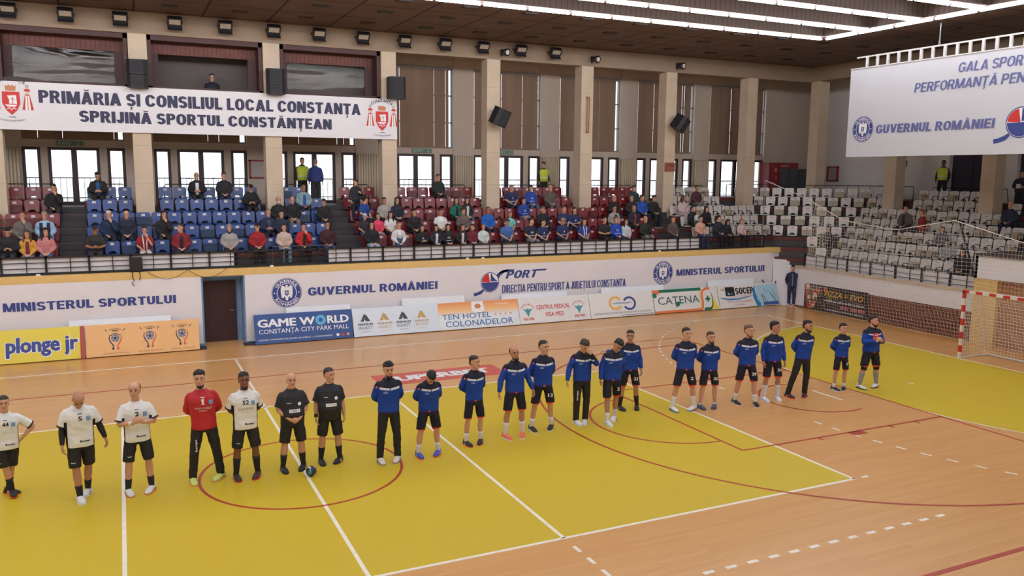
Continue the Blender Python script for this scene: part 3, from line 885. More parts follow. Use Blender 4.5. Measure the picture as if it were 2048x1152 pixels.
# city banner high on the columns
YC = 15.12
b3 = cloth('banner', 'large white banner reading PRIMĂRIA ŞI CONSILIUL LOCAL CONSTANŢA under the brown boxes', -8.5, 6.6, 6.66, 8.12, YC, nx=100)
YT = YC - 0.022
child('lettering', put_heavy(MB(), 'PRIMĂRIA ŞI CONSILIUL LOCAL CONSTANȚA', (-4.94, YT, 7.5), EX, EZ, 10.17, 0.39, .29, .2, 0, .06), P_navy, b3)
child('lettering', put_heavy(MB(), 'SPRIJINĂ SPORTUL CONSTĂNȚEAN', (-3.85, YT, 6.95), EX, EZ, 8.02, 0.36, .29, .2, 0, .06), P_navy, b3)
def arms(cx, cz, parent):
    o = V((cx, YT, cz))
    m = MB()
    m.flat([(-0.23, 0.3), (0.23, 0.3), (0.24, -0.05), (0.14, -0.26), (0, -0.4), (-0.14, -0.26), (-0.24, -0.05)], o, EX, EZ, 0)
    m.flat([(-0.1, 0.18), (0.14, 0.2), (0.15, -0.06), (-0.06, -0.06), (-0.05, 0.05)], o + NY * 0.003, EX, EZ, 1)
    m.flat([(-0.18, -0.09), (0.16, -0.09), (0.1, -0.15), (-0.1, -0.15)], o + NY * 0.003, EX, EZ, 1)
    stroke(m, [(-0.12, -0.22), (-0.05, -0.18), (0, -0.25), (0.05, -0.18), (0.12, -0.22)], 0.03, o + NY * 0.003, EX, EZ, 1)
    m.flat([(0.03, 0.15), (0.055, 0.15), (0.055, -0.05), (0.03, -0.05)], o + NY * 0.005, EX, EZ, 2)
    m.flat([(-0.02, 0.09), (0.1, 0.09), (0.1, 0.07), (-0.02, 0.07)], o + NY * 0.005, EX, EZ, 2)
    m.flat([(-0.13, 0.33), (0.13, 0.33), (0.15, 0.5), (0.09, 0.46), (0.05, 0.52), (0, 0.46), (-0.05, 0.52), (-0.09, 0.46), (-0.15, 0.5)], o, EX, EZ, 2)
    for sx in (-1, 1):
        p = o + EX * (sx * 0.44)
        disc(m, p + EZ * 0.33, EX, EZ, 0.085, 14, 0, a0=-0.1, a1=PI)
        disc(m, p + EZ * 0.3, EX, EZ, 0.05, 12, 3)
        m.flat([(-0.06, 0.24), (0.06, 0.24), (0.15, -0.22), (0.1, -0.24), (-0.1, -0.24), (-0.15, -0.22)], p, EX, EZ, 0)
        m.flat([(-0.05, 0.2), (0.05, 0.2), (0.08, -0.28), (-0.08, -0.28)], p + NY * 0.003, EX, EZ, 1)
        m.flat([(-0.012, 0.2), (0.012, 0.2), (0.012, -0.25), (-0.012, -0.25)], p + NY * 0.005, EX, EZ, 2)
        annulus(m, p + EZ * 0.48, EX, EZ, 0.03, 0.045, 14, 4)
    arc_text(m, 'CONSTANȚA', o + EZ * 0.02, EX, EZ, 0.62, 0.11, PI / 2, 1.3, 0.02, mi=4)
    arc_text(m, 'CONSTANTIANA', o + EZ * 0.55, EX, EZ, 1.1, 0.05, -PI / 2, 0.6, 0.0, True, mi=4)
    put_text(m, 'TOMIS', o + EZ * -0.48, EX, EZ, 0.2, 0.04, 0.01, mi=4, align='C')
    child('coat_of_arms', m, [P_red, P_white, P_brown, C_('flesh', (226, 190, 166)), P_grey], parent)
arms(6.03, 7.36, b3); arms(-5.68, 7.5, b3)

# hanging banner in front of the end stand
XH = 22.0
hb = MB().box(XH, -4.5, 6.17, XH + 0.03, 8.27, 9.36)
b4 = tag(obj('banner', hb, mat('hung_vinyl', (206, 207, 214), 0.5, 0.015, 0.6), None, (XH, 2, 6.17)), 'huge white banner reading GALA SPORTULUI hanging from the ceiling before the end stand', 'banner')
NX = V((-1, 0, 0))
seal('government_seal', (XH - 0.004, 7.55, 7.17), UY, EZ, 0.47, b4, NX)
child('lettering', put_heavy(MB(), 'GUVERNUL ROMÂNIEI', (XH - 0.012, 6.96, 6.99), UY, EZ, 4.5, 0.3, .26, .18, .1), P_lav, b4)
sail_logo((XH - 0.004, 1.62, 7.12), UY, EZ, 0.47, b4, NX)
child('lettering', put_heavy(MB(), 'PERFORMANȚĂ PENTRU ROMÂNIA', (XH - 0.012, 5.47, 8.31), UY, EZ, 6.6, 0.31, .2, .13, .15), P_lav, b4)
child('lettering', put_heavy(MB(), 'GALA SPORTULUI ROMÂNESC', (XH - 0.012, 3.86, 8.82), UY, EZ, 5.4, 0.31, .2, .13, .15), P_lav, b4)
child('lettering', put_heavy(MB(), 'PORT', (XH - 0.012, 0.9, 7.3), UY, EZ, 1.6, 0.36, .26, .18, .3), P_lav, b4)
m = MB()
m.box(XH - 0.03, -4.5, 9.74, XH + 0.03, 8.0, 9.79).box(XH - 0.03, -4.5, 9.36, XH + 0.03, 8.27, 9.4)
for i in range(28): m.box(XH - 0.03, 7.5 - 0.45 * i, 9.4, XH + 0.03, 7.59 - 0.45 * i, 9.74)
tag(obj('ladder_truss', m, mat('white_truss', (206, 204, 204), 0.5), None, (XH, 2, 9.36)), 'white ladder truss along the top of the hanging gala banner', 'truss')
m = MB().tube([(XH, 4.62, 9.79), (XH, 4.62, 10.5)], 0.025, 8).tube([(XH, 4.62, 9.79), (XH, 4.62, 9.9)], 0.04, 8)
tag(obj('hanger_rod', m, mat('steel', (150, 150, 152)), None, (XH, 4.62, 9.79)), 'thin steel rod holding the hanging banner truss to the ceiling', 'rod')

# ---- advertising boards leaning on the wall
def board(name, label, x0, x1, rgb=None, m=None, zt=0.9, yb=11.66, yt=11.97, grp=None):
    o, w = V((x0, yb, 0.03)), V((0, yt - yb, zt)).normalized()
    L = V((0, yt - yb, zt)).length
    nr = V((0, -w.z, w.y))
    b = MB().obox(o + EX * ((x1 - x0) / 2) + w * (L / 2) - nr * 0.01, EX * ((x1 - x0) / 2), w * (L / 2), nr * 0.012)
    e = tag(obj(name, b, m or mat('board_' + label[:12].replace(' ', '_'), rgb, 0.45, 0.02), None, (x0, yb, 0.03)), label, 'advertising board', grp)
    return e, o + nr * 0.005, w, L, nr
G = 'sponsor boards leaning along the wall'
e, o, w, L, nr = board('advertising_board', 'yellow sponsor board reading plonge jr in blue letters', -8.2, -4.07, (226, 206, 70), grp=G)
m = put_text(MB(), 'plonge jr', o + EX * 2.26 + w * 0.28, EX, w, 1.82, 0.47, 0.05)
m2 = put_text(MB(), 'plonge jr', o + EX * 2.24 + w * 0.26 - nr * 0.003, EX, w, 1.88, 0.51, 0.085)
child('letter_outline', m2, P_white, e); child('lettering', m, P_blue, e)
e, o, w, L, nr = board('board_end_strip', 'narrow red board end between the yellow and orange boards', -4.06, -3.96, (176, 66, 48), yb=11.6)
e, o, w, L, nr = board('advertising_board', 'orange sponsor board with three FAN ball emblems', -3.93, -0.83, (232, 180, 118), grp=G)
for cx in (0.78, 1.72, 2.62):
    q = o + EX * cx + w * 0.52
    m = MB()
    annulus(m, q, EX, w, 0.125, 0.15, 28, 0, 0.6, PI - 0.6); annulus(m, q, EX, w, 0.0, 0.115, 24, 2); disc(m, q + nr * 0.002, EX, w, 0.045, 6, 0)
    for a in range(5): disc(m, q + nr * 0.002 + EX * (0.085 * math.cos(a * 1.257 + 0.3)) + w * (0.085 * math.sin(a * 1.257 + 0.3)), EX, w, 0.022, 6, 0)
    for sx, mi in ((-1, 0), (1, 1)):
        stroke(m, [(sx * 0.15, 0.12), (sx * 0.165, 0.0), (sx * 0.13, -0.11), (sx * 0.07, -0.19), (sx * 0.055, -0.3)], [0.015, 0.03, 0.035, 0.035, 0.03], q, EX, w, mi)
        disc(m, q + EX * (sx * 0.065) - w * 0.31, EX, w, 0.035, 10, mi)
        stroke(m, [(sx * 0.21, 0.21), (sx * 0.27, 0.28)], 0.02, q, EX, w, 0)
    put_text(m, 'FAN', q + w * 0.2, EX, w, 0.15, 0.055, 0.05, mi=0, align='C')
    arc_text(m, 'CUPA ROMÂNIEI', q - w * 0.08, EX, w, 0.34, 0.045, PI / 2, 0.9, 0.01, mi=3)
    put_text(m, 'HANDBAL MASCULIN', q - w * 0.46, EX, w, 0.66, 0.035, 0.01, space=1.3, mi=3, align='C')
    child('ball_emblem', m, [C_('ink', (62, 60, 80)), C_('vermilion', (214, 92, 60)), C_('ball_grey', (150, 148, 160)), C_('rust', (130, 84, 60))], e)
GW = 'white boards behind the sponsor boards'
for x0, x1, zt, nm in ((-4.35, -1.6, 1.05, 'the orange FAN board'), (1.85, 3.95, 1.06, 'the blue GAME WORLD board'), (5.75, 8.05, 1.13, 'the hotel board'), (9.5, 12.2, 1.06, 'the medical board'), (13.7, 16.6, 1.08, 'the port board'), (18.8, 21.2, 1.13, 'the green pharmacy board')):
    board('blank_board', 'plain white board standing upright behind ' + nm, x0, x1, (226, 232, 240), zt=zt, yb=11.8, yt=12.07, grp=GW)
e, o, w, L, nr = board('advertising_board', 'blue sponsor board reading GAME WORLD', 0.82, 3.95, (42, 76, 140), grp=G)
m = MB()
put_text(m, 'GAME W', o + EX * 0.1 + w * 0.53, EX, w, 1.82, 0.27, 0.04)
put_text(m, 'RLD', o + EX * 2.31 + w * 0.53, EX, w, 0.72, 0.27, 0.04)
put_text(m, 'CONSTANȚA CITY PARK MALL', o + EX * 0.13 + w * 0.32, EX, w, 2.87, 0.15, 0.0)
put_text(m, 'LICENȚĂ ORGANIZATOR JOCURI DE NOROC : L1173023W000767', o + EX * 0.1 + w * 0.1, EX, w, 2.35, 0.05, 0.01)
annulus(m, o + EX * 2.1 + w * 0.66, EX, w, 0.07, 0.17, 24, 1)
for i, mi in enumerate((0, 2, 3)): disc(m, o + EX * (2.62 + 0.17 * i) + w * 0.13, EX, w, 0.05, 16, mi)
child('lettering', m, [P_white, C_('cyan', (90, 180, 220)), P_red, P_gold], e)
e, o, w, L, nr = board('advertising_board', 'white sponsor board with four PREMIUM INVEST triangle logos', 3.98, 7.03, (214, 224, 234), grp=G)
for i in range(4):
    q = o + EX * (0.42 + 0.66 * i) + w * 0.5
    m = MB()
    m.flat([(-0.17, 0), (-0.02, 0.27), (0.02, 0.2), (-0.05, 0)], q, EX, w); m.flat([(0.03, 0.25), (0.17, 0), (0.03, 0.0), (-0.02, 0.06)], q, EX, w)
    put_text(m, 'PREMIUM', q - w * 0.14, EX, w, 0.5, 0.085, 0.03, align='C')
    put_text(m, 'INVEST', q - w * 0.27, EX, w, 0.46, 0.1, 0.0, align='C')
    put_text(m, 'COMPANY', q - w * 0.37, EX, w, 0.3, 0.04, 0.0, space=1.4, align='C')
    child('triangle_logo', m, P_grey if i % 2 == 0 else P_gold, e)
n = N('hotel_gradient_print', 0.45)
M_hotel = n.done(n.ramp(n.z, [(0.42, (222, 228, 232)), (0.62, (240, 190, 130)), (0.85, (232, 150, 92))]))
e, o, w, L, nr = board('advertising_board', 'orange and white hotel board reading TEN HOTEL COLONADELOR', 7.0, 10.08, m=M_hotel, yb=11.64, grp=G)
m = MB()
put_text(m, 'TEN HOTEL', o + EX * 0.12 + w * 0.36, EX, w, 1.85, 0.2, 0.01, mi=0); put_text(m, 'COLONADELOR', o + EX * 0.22 + w * 0.09, EX, w, 2.6, 0.22, 0.01, mi=0)
m.flat([(-0.25, 0.05), (-0.22, 0.38), (0.22, 0.38), (0.25, 0.05), (0, -0.06)], o + EX * 1.5 + w * 0.57, EX, w, 1)
disc(m, o + EX * 1.5 + w * 0.78 + nr * 0.002, EX, w, 0.12, 20, 2, ry=0.09)
for i in range(4):
    m.flat([((0.065 if k % 2 == 0 else 0.027) * math.sin(k * PI / 5), (0.065 if k % 2 == 0 else 0.027) * math.cos(k * PI / 5)) for k in range(10)], o + EX * (2.15 + 0.2 * i) + w * 0.45, EX, w, 3)
put_text(m, 'RESTAURANT', o + EX * 2.2 + w * 0.8, EX, w, 0.5, 0.05, 0.0, mi=1)
child('lettering', m, [P_hblue, P_white, P_skin, C_('star', (216, 168, 130))], e)
M_bw = mat('board_white', (226, 224, 222), 0.45, 0.02)
e, o, w, L, nr = board('advertising_board', 'white medical board reading CENTRUL MEDICAL VISA MED in red', 10.1, 13.06, m=M_bw, grp=G)
m = MB()
put_text(m, 'CENTRUL MEDICAL', o + EX * 0.72 + w * 0.5, EX, w, 1.4, 0.17, 0.02, mi=0); put_text(m, 'VISA MED', o + EX * 1.05 + w * 0.22, EX, w, 0.8, 0.17, 0.02, mi=0)
for cx in (0.36, 2.5):
    q = o + EX * cx + w * 0.42
    arc_text(m, 'CENTRUL MEDICAL', q, EX, w, 0.27, 0.06, PI / 2, 2.2, 0.01, mi=0)
    put_text(m, 'VISA MED', q - w * 0.3, EX, w, 0.46, 0.1, 0.03, mi=0, align='C')
    m.flat([(-0.2, 0.14), (-0.05, 0.1), (0, 0.16), (0.05, 0.1), (0.2, 0.14), (0.08, 0.0), (0, -0.18), (-0.08, 0.0)], q, EX, w, 1)
child('lettering', m, [C_('crimson', (204, 66, 62)), P_teal], e)
e, o, w, L, nr = board('advertising_board', 'white port board with interlocked yellow and blue rings', 13.08, 15.97, m=M_bw, grp=G)
m = MB()
annulus(m, o + EX * 1.15 + w * 0.53, EX, w, 0.21, 0.3, 32, 0, 0.5, 2 * PI - 0.5, sy=0.9); annulus(m, o + EX * 1.78 + w * 0.5, EX, w, 0.21, 0.3, 32, 1, -PI + 0.5, PI - 0.5, sy=0.9)
put_text(m, 'constantza port', o + EX * 1.46 + w * 0.5, EX, w, 0.85, 0.08, 0.02, mi=1, align='C')
put_text(m, 'ADMINISTRAȚIA PORTURILOR MARITIME CONSTANȚA', o + EX * 0.15 + w * 0.12, EX, w, 2.6, 0.075, 0.0, mi=2)
stroke(m, [(1.35, 0.05), (2.85, 0.05)], 0.02, o, EX, w, 2)
child('lettering', m, [C_('amber', (232, 176, 72)), P_blue, P_grey], e)
e, o, w, L, nr = board('advertising_board', 'white and green pharmacy board reading CATENA with orange S band', 16.0, 19.17, m=M_bw, grp=G)
m = MB()
m.flat([(0.25, 0.82), (2.35, 0.82), (2.35, 0.94), (0.25, 0.94)], o, EX, w, 0); m.flat([(0, 0.76), (0.3, 0.76), (0.3, 0.94), (0, 0.94)], o + nr * 0.001, EX, w, 1)
m.flat([(0, 0), (2.3, 0), (2.3, 0.09), (0, 0.09)], o, EX, w, 1)
disc(m, o + EX * 0.08 + w * 0.72 + nr * 0.002, EX, w, 0.1, 14, 0)
put_text(m, 'CATENA', o + EX * 0.2 + w * 0.34, EX, w, 2.0, 0.32, 0.0, mi=2)
m.flat([(0.0, 0.0), (0.16, 0.06), (0.2, 0.2), (0.1, 0.24), (-0.05, 0.14)], o + EX * 1.05 + w * 0.2, EX, w, 0)
stroke(m, [(2.2, 0.04), (2.32, 0.1), (2.36, 0.3), (2.36, 0.6), (2.42, 0.8), (2.6, 0.88), (2.8, 0.88)], 0.1, o + nr * 0.002, EX, w, 1)
stroke(m, [(2.12, 0.1), (2.25, 0.2), (2.27, 0.6), (2.33, 0.82)], 0.05, o + nr * 0.002, EX, w, 3)
stroke(m, [(2.4, 0.05), (2.75, 0.06), (2.85, 0.2), (2.87, 0.5), (2.85, 0.7)], [0.1, 0.1, 0.06, 0.04, 0.02], o + nr * 0.002, EX, w, 0)
m.flat([(2.72, 0.02), (3.15, 0.02), (2.95, 0.5)], o + nr * 0.001, EX, w, 3)
m.flat([(2.52, 0.42), (2.6, 0.42), (2.6, 0.34), (2.68, 0.34), (2.68, 0.42), (2.76, 0.42), (2.76, 0.5), (2.68, 0.5), (2.68, 0.58), (2.6, 0.58), (2.6, 0.5), (2.52, 0.5)], o + nr * 0.003, EX, w, 0)
child('lettering', m, [P_green, C_('coral', (232, 124, 72)), C_('dark_teal', (36, 84, 84)), P_yellow], e)
e, o, w, L, nr = board('advertising_board', 'white and blue board reading SOCEP at the corner end of the row', 19.2, 22.3, m=M_bw, grp=G)
m = MB()
put_heavy(m, 'SOCEP', o + EX * 0.9 + w * 0.55, EX, w, 0.95, 0.28, .3, .18); m.flat([(0.38, 0.5), (0.86, 0.5), (0.86, 0.88), (0.38, 0.88)], o, EX, w, 0)
put_text(m, 'CIG', o + EX * 0.16 + w * 0.74, EX, w, 0.18, 0.08, 0.02, mi=0)
annulus(m, o + EX * 0.5 + w * 0.55 + nr * 0.002, EX, w, 0.0, 0.1, 14, 3, 0, PI / 2); annulus(m, o + EX * 0.74 + w * 0.55 + nr * 0.002, EX, w, 0.0, 0.1, 14, 1, PI / 2, PI)
stroke(m, [(0.1, 0.44), (0.5, 0.36), (1.0, 0.36), (1.5, 0.42), (1.8, 0.46)], [0.04, 0.07, 0.06, 0.04, 0.01], o, EX, w, 1)
put_text(m, 'NOUL TERMINAL DE CONTAINERE', o + EX * 0.5 + w * 0.46, EX, w, 1.3, 0.04, 0.0, mi=2)
put_text(m, 'PENTRU UN PARTENERIAT', o + EX * 0.42 + w * 0.21, EX, w, 1.3, 0.085, 0.0, mi=2); put_text(m, 'DURABIL', o + EX * 0.8 + w * 0.09, EX, w, 0.5, 0.075, 0.0, mi=2)
stroke(m, [(1.95, 0.9), (1.88, 0.65), (1.9, 0.4), (2.0, 0.15), (2.1, 0.0)], [0.02, 0.14, 0.2, 0.22, 0.24], o, EX, w, 1)
m.flat([(2.0, 0.9), (3.1, 0.9), (3.1, 0.02), (2.2, 0.02), (2.0, 0.3)], o + nr * 0.0005, EX, w, 3)
m.flat([(2.3, 0.02), (3.1, 0.02), (3.1, 0.16), (2.3, 0.16)], o + nr * 0.002, EX, w, 4)
for x0_, x1_ in ((2.25, 2.35), (2.3, 2.5), (2.75, 3.0)): stroke(m, [(x0_, 0.5), (x1_, 0.16)], 0.03, o + nr * 0.002, EX, w, 0)
stroke(m, [(2.42, 0.75), (2.55, 0.5), (2.62, 0.7), (2.75, 0.45), (2.85, 0.7), (3.0, 0.4)], 0.025, o + nr * 0.002, EX, w, 5)
child('lettering', m, [P_black, P_sky, C_('soft_red', (196, 110, 110)), C_('ice', (168, 206, 226)), C_('royal', (58, 92, 160)), P_teal], e)
# ---- floor sticker, ball, mats
fs = tag(obj('floor_sticker', MB().box(3.05, 5.25, 0, 6.6, 6.4, 0.007), mat('red_sticker', (206, 84, 68), 0.35, 0.03), None, (4.8, 5.8, 0)), 'red floor sticker reading SUPERBET behind the line of players', 'floor sticker')
child('lettering', put_text(MB(), 'SUPERBET', (3.25, 5.55, 0.009), EX, V((0, 1, 0)), 3.05, 0.55, 0.06), P_white, fs)
n = N('handball_panels', 0.4)
vo = n.nt.nodes.new('ShaderNodeTexVoronoi'); vo.inputs['Scale'].default_value = 12.0
n.nt.links.new(n.obj, vo.inputs['Vector'])
sx_ = n.nt.nodes.new('ShaderNodeSeparateColor'); n.nt.links.new(vo.outputs['Color'], sx_.inputs[0])
rp = n.ramp(sx_.outputs[0], [(0.0, (44, 48, 60)), (0.4, (70, 140, 152)), (0.58, (230, 230, 230)), (0.74, (50, 46, 58))])
[n_ for n_ in n.nt.nodes if n_.bl_idname == 'ShaderNodeValToRGB'][-1].color_ramp.interpolation = 'CONSTANT'
tag(obj('handball', MB().ball((0.07, -0.37, 0.097), 0.095, 24, 16), n.done(rp), None, (0.07, -0.37, 0.097), True), 'dark handball with teal and white panels on the centre line', 'ball')
for x0, x1, y0, y1, l in ((-1.2, -0.62, 11.68, 12.15, 'dark floor mat between the orange board and the brown door'), (0.5, 1.0, 11.75, 12.15, 'dark floor mat between the brown door and the blue board')):
    tag(obj('floor_mat', MB().box(x0, y0, 0, x1, y1, 0.03), mat('dark_rubber', (52, 54, 60), 0.8), None, (x0, y0, 0)), l, 'mat')

# ---- goal
GY = 1.54
gl_ = thing('handball_goal', 'red and white striped handball goal with white net', 'goal', (20, 0, 0))
M_gr, M_gw = mat('goal_red', (196, 52, 44), 0.45), mat('goal_white', (222, 214, 202), 0.45)
def striped(name, p, axis, L, segs, first):
    m = MB()
    for i in range(segs):
        a = p + axis * (L * i / segs); b = p + axis * (L * (i + 1) / segs)
        o_ = V((0.04, 0.04, 0.04))
        lo = V([min(a[j], b[j]) for j in range(3)]); hi = V([max(a[j], b[j]) for j in range(3)])
        for j in range(3):
            if abs(axis[j]) < 0.5: lo[j] -= 0.04; hi[j] += 0.04
        m.box(*lo, *hi, mi=(i + first) % 2)
    child(name, m, [M_gr, M_gw], gl_)
striped('goal_post', V((20, GY, 0)), V((0, 0, 1)), 2.06, 10, 1)
striped('goal_post', V((20, -GY, 0)), V((0, 0, 1)), 2.06, 10, 1)
striped('crossbar', V((20, GY + 0.04, 2.06)), V((0, -1, 0)), 2 * GY + 0.08, 15, 0)
m = MB()
for sy in (1, -1):
    m.tube([(20, sy * GY, 2.02), (20.75, sy * GY, 2.0)], 0.02, 6); m.tube([(21.2, sy * GY, 0.02), (20.75, sy * GY, 2.0)], 0.022, 6); m.tube([(20, sy * GY, 0.02), (21.25, sy * GY, 0.02)], 0.025, 6)
m.tube([(21.25, GY, 0.03), (21.25, -GY, 0.03)], 0.035, 6)
m.tube([(20.75, GY, 2.0), (20.75, -GY, 2.0)], 0.015, 6)
child('rear_frame', m, M_gw, gl_)
def net_mesh(P, nu, nv, r=0.006, hang=None):
    """cords of a square net over the bilinear patch P[0..3] = (u0v0,u1v0,u1v1,u0v1)"""
    m = MB()
    P = [V(p) for p in P]
    def at(u, v):
        p = P[0] * (1 - u) * (1 - v) + P[1] * u * (1 - v) + P[2] * u * v + P[3] * (1 - u) * v
        return hang(p, u, v) if hang else p
    for i in range(nu + 1): m.tube([at(i / nu, j / nv) for j in range(nv + 1)], r, 3, cap=False)
    for j in range(nv + 1): m.tube([at(i / nu, j / nv) for i in range(nu + 1)], r, 3, cap=False)
    return m
M_cord = mat('white_net_cord', (222, 216, 206), 0.8, 0)
hg = lambda p, u, v: p + V((0.10 * math.sin(PI * v) * (0.5 + 0.5 * math.sin(9 * u)), 0.02 * math.sin(13 * v + 7 * u), 0))
m = net_mesh([(21.2, GY, 0.05), (21.2, -GY, 0.05), (20.75, -GY, 2.0), (20.75, GY, 2.0)], 30, 20, 0.006, hg)
mm = net_mesh([(20.05, GY, 0.05), (21.2, GY, 0.05), (20.75, GY, 2.0), (20.05, GY, 2.0)], 10, 18, 0.006, lambda p, u, v: p + V((0, 0.06 * math.sin(PI * u) * math.sin(5 * v), -0.05 * math.sin(PI * u))))
m.add(mm.v, mm.f)
mm = net_mesh([(20.05, -GY, 0.05), (21.2, -GY, 0.05), (20.75, -GY, 2.0), (20.05, -GY, 2.0)], 10, 18, 0.006)
m.add(mm.v, mm.f)
mm = net_mesh([(20.05, GY, 2.03), (20.75, GY, 2.0), (20.75, -GY, 2.0), (20.05, -GY, 2.03)], 7, 30, 0.006)
m.add(mm.v, mm.f)
o_ = child('goal_net', m, M_cord, gl_)

# ---- safety net behind the goal
sn = thing('safety_net', 'wide white safety net hanging in front of the brick end wall', 'net', (21.9, 6, 0))
top = [(12.35, 5.25), (9.9, 4.45), (8.1, 3.81), (6.4, 3.62), (5.6, 3.62), (3.45, 4.05), (1.2, 3.5), (-1.5, 3.3)]
def ztop(y):
    for (a, za), (b, zb) in zip(top, top[1:]):
        if b <= y <= a: return za + (zb - za) * (a - y) / (a - b)
    return 3.3
m = MB()
ys = [9.9 - 0.13 * i for i in range(84)]
def npt(y, z):
    return V((21.95 + 0.3 * max(0, 1 - z / 1.2) + 0.07 * math.sin(y * 2.3 + z) + 0.05 * math.sin(y * 5.1), y + 0.05 * math.sin(z * 3 + y), z))
for y in ys: m.tube([npt(y, z) for z in [0.05 + (ztop(y) - 0.05) * i / 14 for i in range(15)]], 0.0031, 3, cap=False)
for k in range(31):
    z = 0.1 + 0.125 * k
    seg = []
    for y in ys:
        if z < ztop(y): seg.append(npt(y, z))
        else:
            if len(seg) > 1: m.tube(seg, 0.0031, 3, cap=False)
            seg = []
    if len(seg) > 1: m.tube(seg, 0.0031, 3, cap=False)
child('net_mesh', m, M_cord, sn)
m = MB()
gp = lambda u, z: V((22.15 + 0.12 * math.sin(u * 40), 10.05 - 0.9 * u - 0.02 * z + 0.03 * math.sin(9 * z + 20 * u), z))
for i in range(13):
    u = i / 12
    m.tube([gp(u, 0.9 + (3.65 - 0.5 * u) * j / 16) for j in range(17)], 0.0033, 3, cap=False)
for j in range(25):
    m.tube([gp(i / 16, 0.95 + (3.6 - 0.5 * i / 16) * j / 25) for i in range(17)], 0.0033, 3, cap=False)
child('gathered_net', m, M_cord, sn)
child('top_rope', MB().tube([(21.85, 12.35, 5.25), (22.2, 10.0, 4.47)] + [npt(y, ztop(y)) for y, z in top[1:]], 0.014, 5), M_cord, sn)
m = MB().tube([(21.85, 12.36, 2.42), (21.85, 12.36, 5.27)], 0.022, 6)
tag(obj('net_pole', m, mat('grey_pole', (120, 122, 124), 0.5), None, (21.85, 12.36, 2.42)), 'thin upright grey pole holding the safety net by the corner', 'pole')
m = MB().tube([(22.85, 3.12, 1.74), (22.5, 3.75, 4.05)], 0.035, 8)
tag(obj('net_pole', m, M_black, None, (22.85, 3.12, 1.74)), 'dark slanting pole propping the safety net near the portal', 'pole')

# ---- railing along both stand fronts
def railing(name, label, P, Q, z0, n, panels, h=0.53):
    """P -> Q straight run; panels = list of (t0,t1) lengths with white cloth"""
    P, Q = V(P), V(Q)
    d = (Q - P); L = d.length; d.normalize()
    nn = V((d.y, -d.x, 0))
    t = thing(name, label, 'railing', (P.x, P.y, z0))
    up = V((0, 0, 1))
    m = MB()
    m.obox(P + d * (L / 2) + up * (z0 + h - 0.02 - P.z), d * (L / 2), nn * 0.03, up * 0.025)
    m.obox(P + d * (L / 2) + up * (z0 + 0.04 - P.z), d * (L / 2), nn * 0.02, up * 0.035)
    for zz in (0.2, 0.36): m.obox(P + d * (L / 2) + up * (z0 + zz - P.z), d * (L / 2), nn * 0.012, up * 0.011)
    child('rail', m, M_black, t)
    for i in range(n + 1):
        q = P + d * (L * i / n)
        child('post', MB().obox(q + up * (z0 + h / 2 - P.z), d * 0.03, nn * 0.03, up * (h / 2)), M_black, t)
        if i < n:
            q = q + d * (L / n * 0.56)
            child('thin_post', MB().obox(q + up * (z0 + h / 2 - P.z), d * 0.012, nn * 0.012, up * (h / 2)), M_black, t)
    for a, b in panels:
        q = P + d * ((a + b) / 2) - nn * 0.06
        child('white_cloth', MB().obox(q + up * (z0 + 0.28 - P.z), d * ((b - a) / 2), nn * 0.006, up * 0.23), M_white, t)
railing('stand_railing', 'long black railing with white cloth panels along the main stand front', (-9.3, 12.34, 2.42), (21.9, 12.34, 2.42), 2.42, 28, [(0, 9.65), (12.65, 27.85)])
railing('stand_railing', 'black railing with white cloth panels below the end stand seats', (XW + 0.12, 10.95, 1.62), (XW + 0.12, 3.1, 1.62), 1.62, 7, [(0, 7.8)], 0.62)
m = MB().tube([(1.55, 12.42, 2.42), (1.55, 12.42, 3.05), (3.4, 12.42, 3.05), (3.4, 12.42, 2.42)], 0.014, 6)
tag(obj('grab_rail', m, mat('steel', (150, 150, 152)), None, (1.55, 12.42, 2.42)), 'thin bare steel rail above the open part of the main railing', 'rail')
m = MB().box(-2.66, 12.14, 2.47, -2.3, 12.28, 2.86)
eb = tag(obj('junction_box', m, M_black, None, (-2.5, 12.2, 2.47)), 'black electrical box hung on the main stand railing with dangling cables', 'electrical box')
m = MB()
m.tube([(-2.58, 12.12, 2.5), (-2.6, 12.1, 2.3), (-2.55, 12.1, 2.18), (-2.62, 12.1, 2.1), (-2.56, 12.1, 2.02)], 0.012, 6)
m.tube([(-2.4, 12.12, 2.5), (-2.38, 12.1, 2.25), (-2.42, 12.1, 2.18)], 0.012, 6)
for a, b in ((-2.2, -1.05), (-1.05, 0.1)):
    m.tube([(a + (b - a) * i / 10, 12.1, 2.44 - 0.26 * math.sin(PI * i / 10)) for i in range(11)], 0.007, 5)
child('cable', m, M_black, eb)

# ---- row-end guard rails behind the top seats
for a, b in R5:
    m = MB().tube([(a + 0.25, 16.78, 4.22), (a + 0.25, 16.78, 4.9), (a + 0.32, 16.78, 4.97), (b - 0.32, 16.78, 4.97), (b - 0.25, 16.78, 4.9), (b - 0.25, 16.78, 4.22)], 0.018, 6)
    x = a + 1.1
    while x < b - 0.6:
        m.tube([(x, 16.78, 4.22), (x, 16.78, 4.97)], 0.012, 5); x += 0.95
    tag(obj('guard_rail', m, M_black, None, ((a + b) / 2, 16.78, 4.22)), 'thin black guard rail behind the top seats from x %s bay' % '', 'guard rail')['label'] = 'thin black guard rail behind the top row of the %s block of seats' % ORD[R5.index((a, b)) + 1]
m = MB().tube([(23.9, 17.3, 4.42), (23.9, 17.3, 5.0), (24.1, 17.25, 5.02), (28.9, 12.5, 5.02), (29.05, 12.3, 5.02), (29.05, 10.9, 5.02), (29.05, 10.9, 4.42)], 0.018, 6)
for i in range(1, 14):
    t_ = i / 14
    m.tube([(24.1 + 4.8 * t_, 17.25 - 4.75 * t_, 4.42), (24.1 + 4.8 * t_, 17.25 - 4.75 * t_, 5.02)], 0.012, 5)
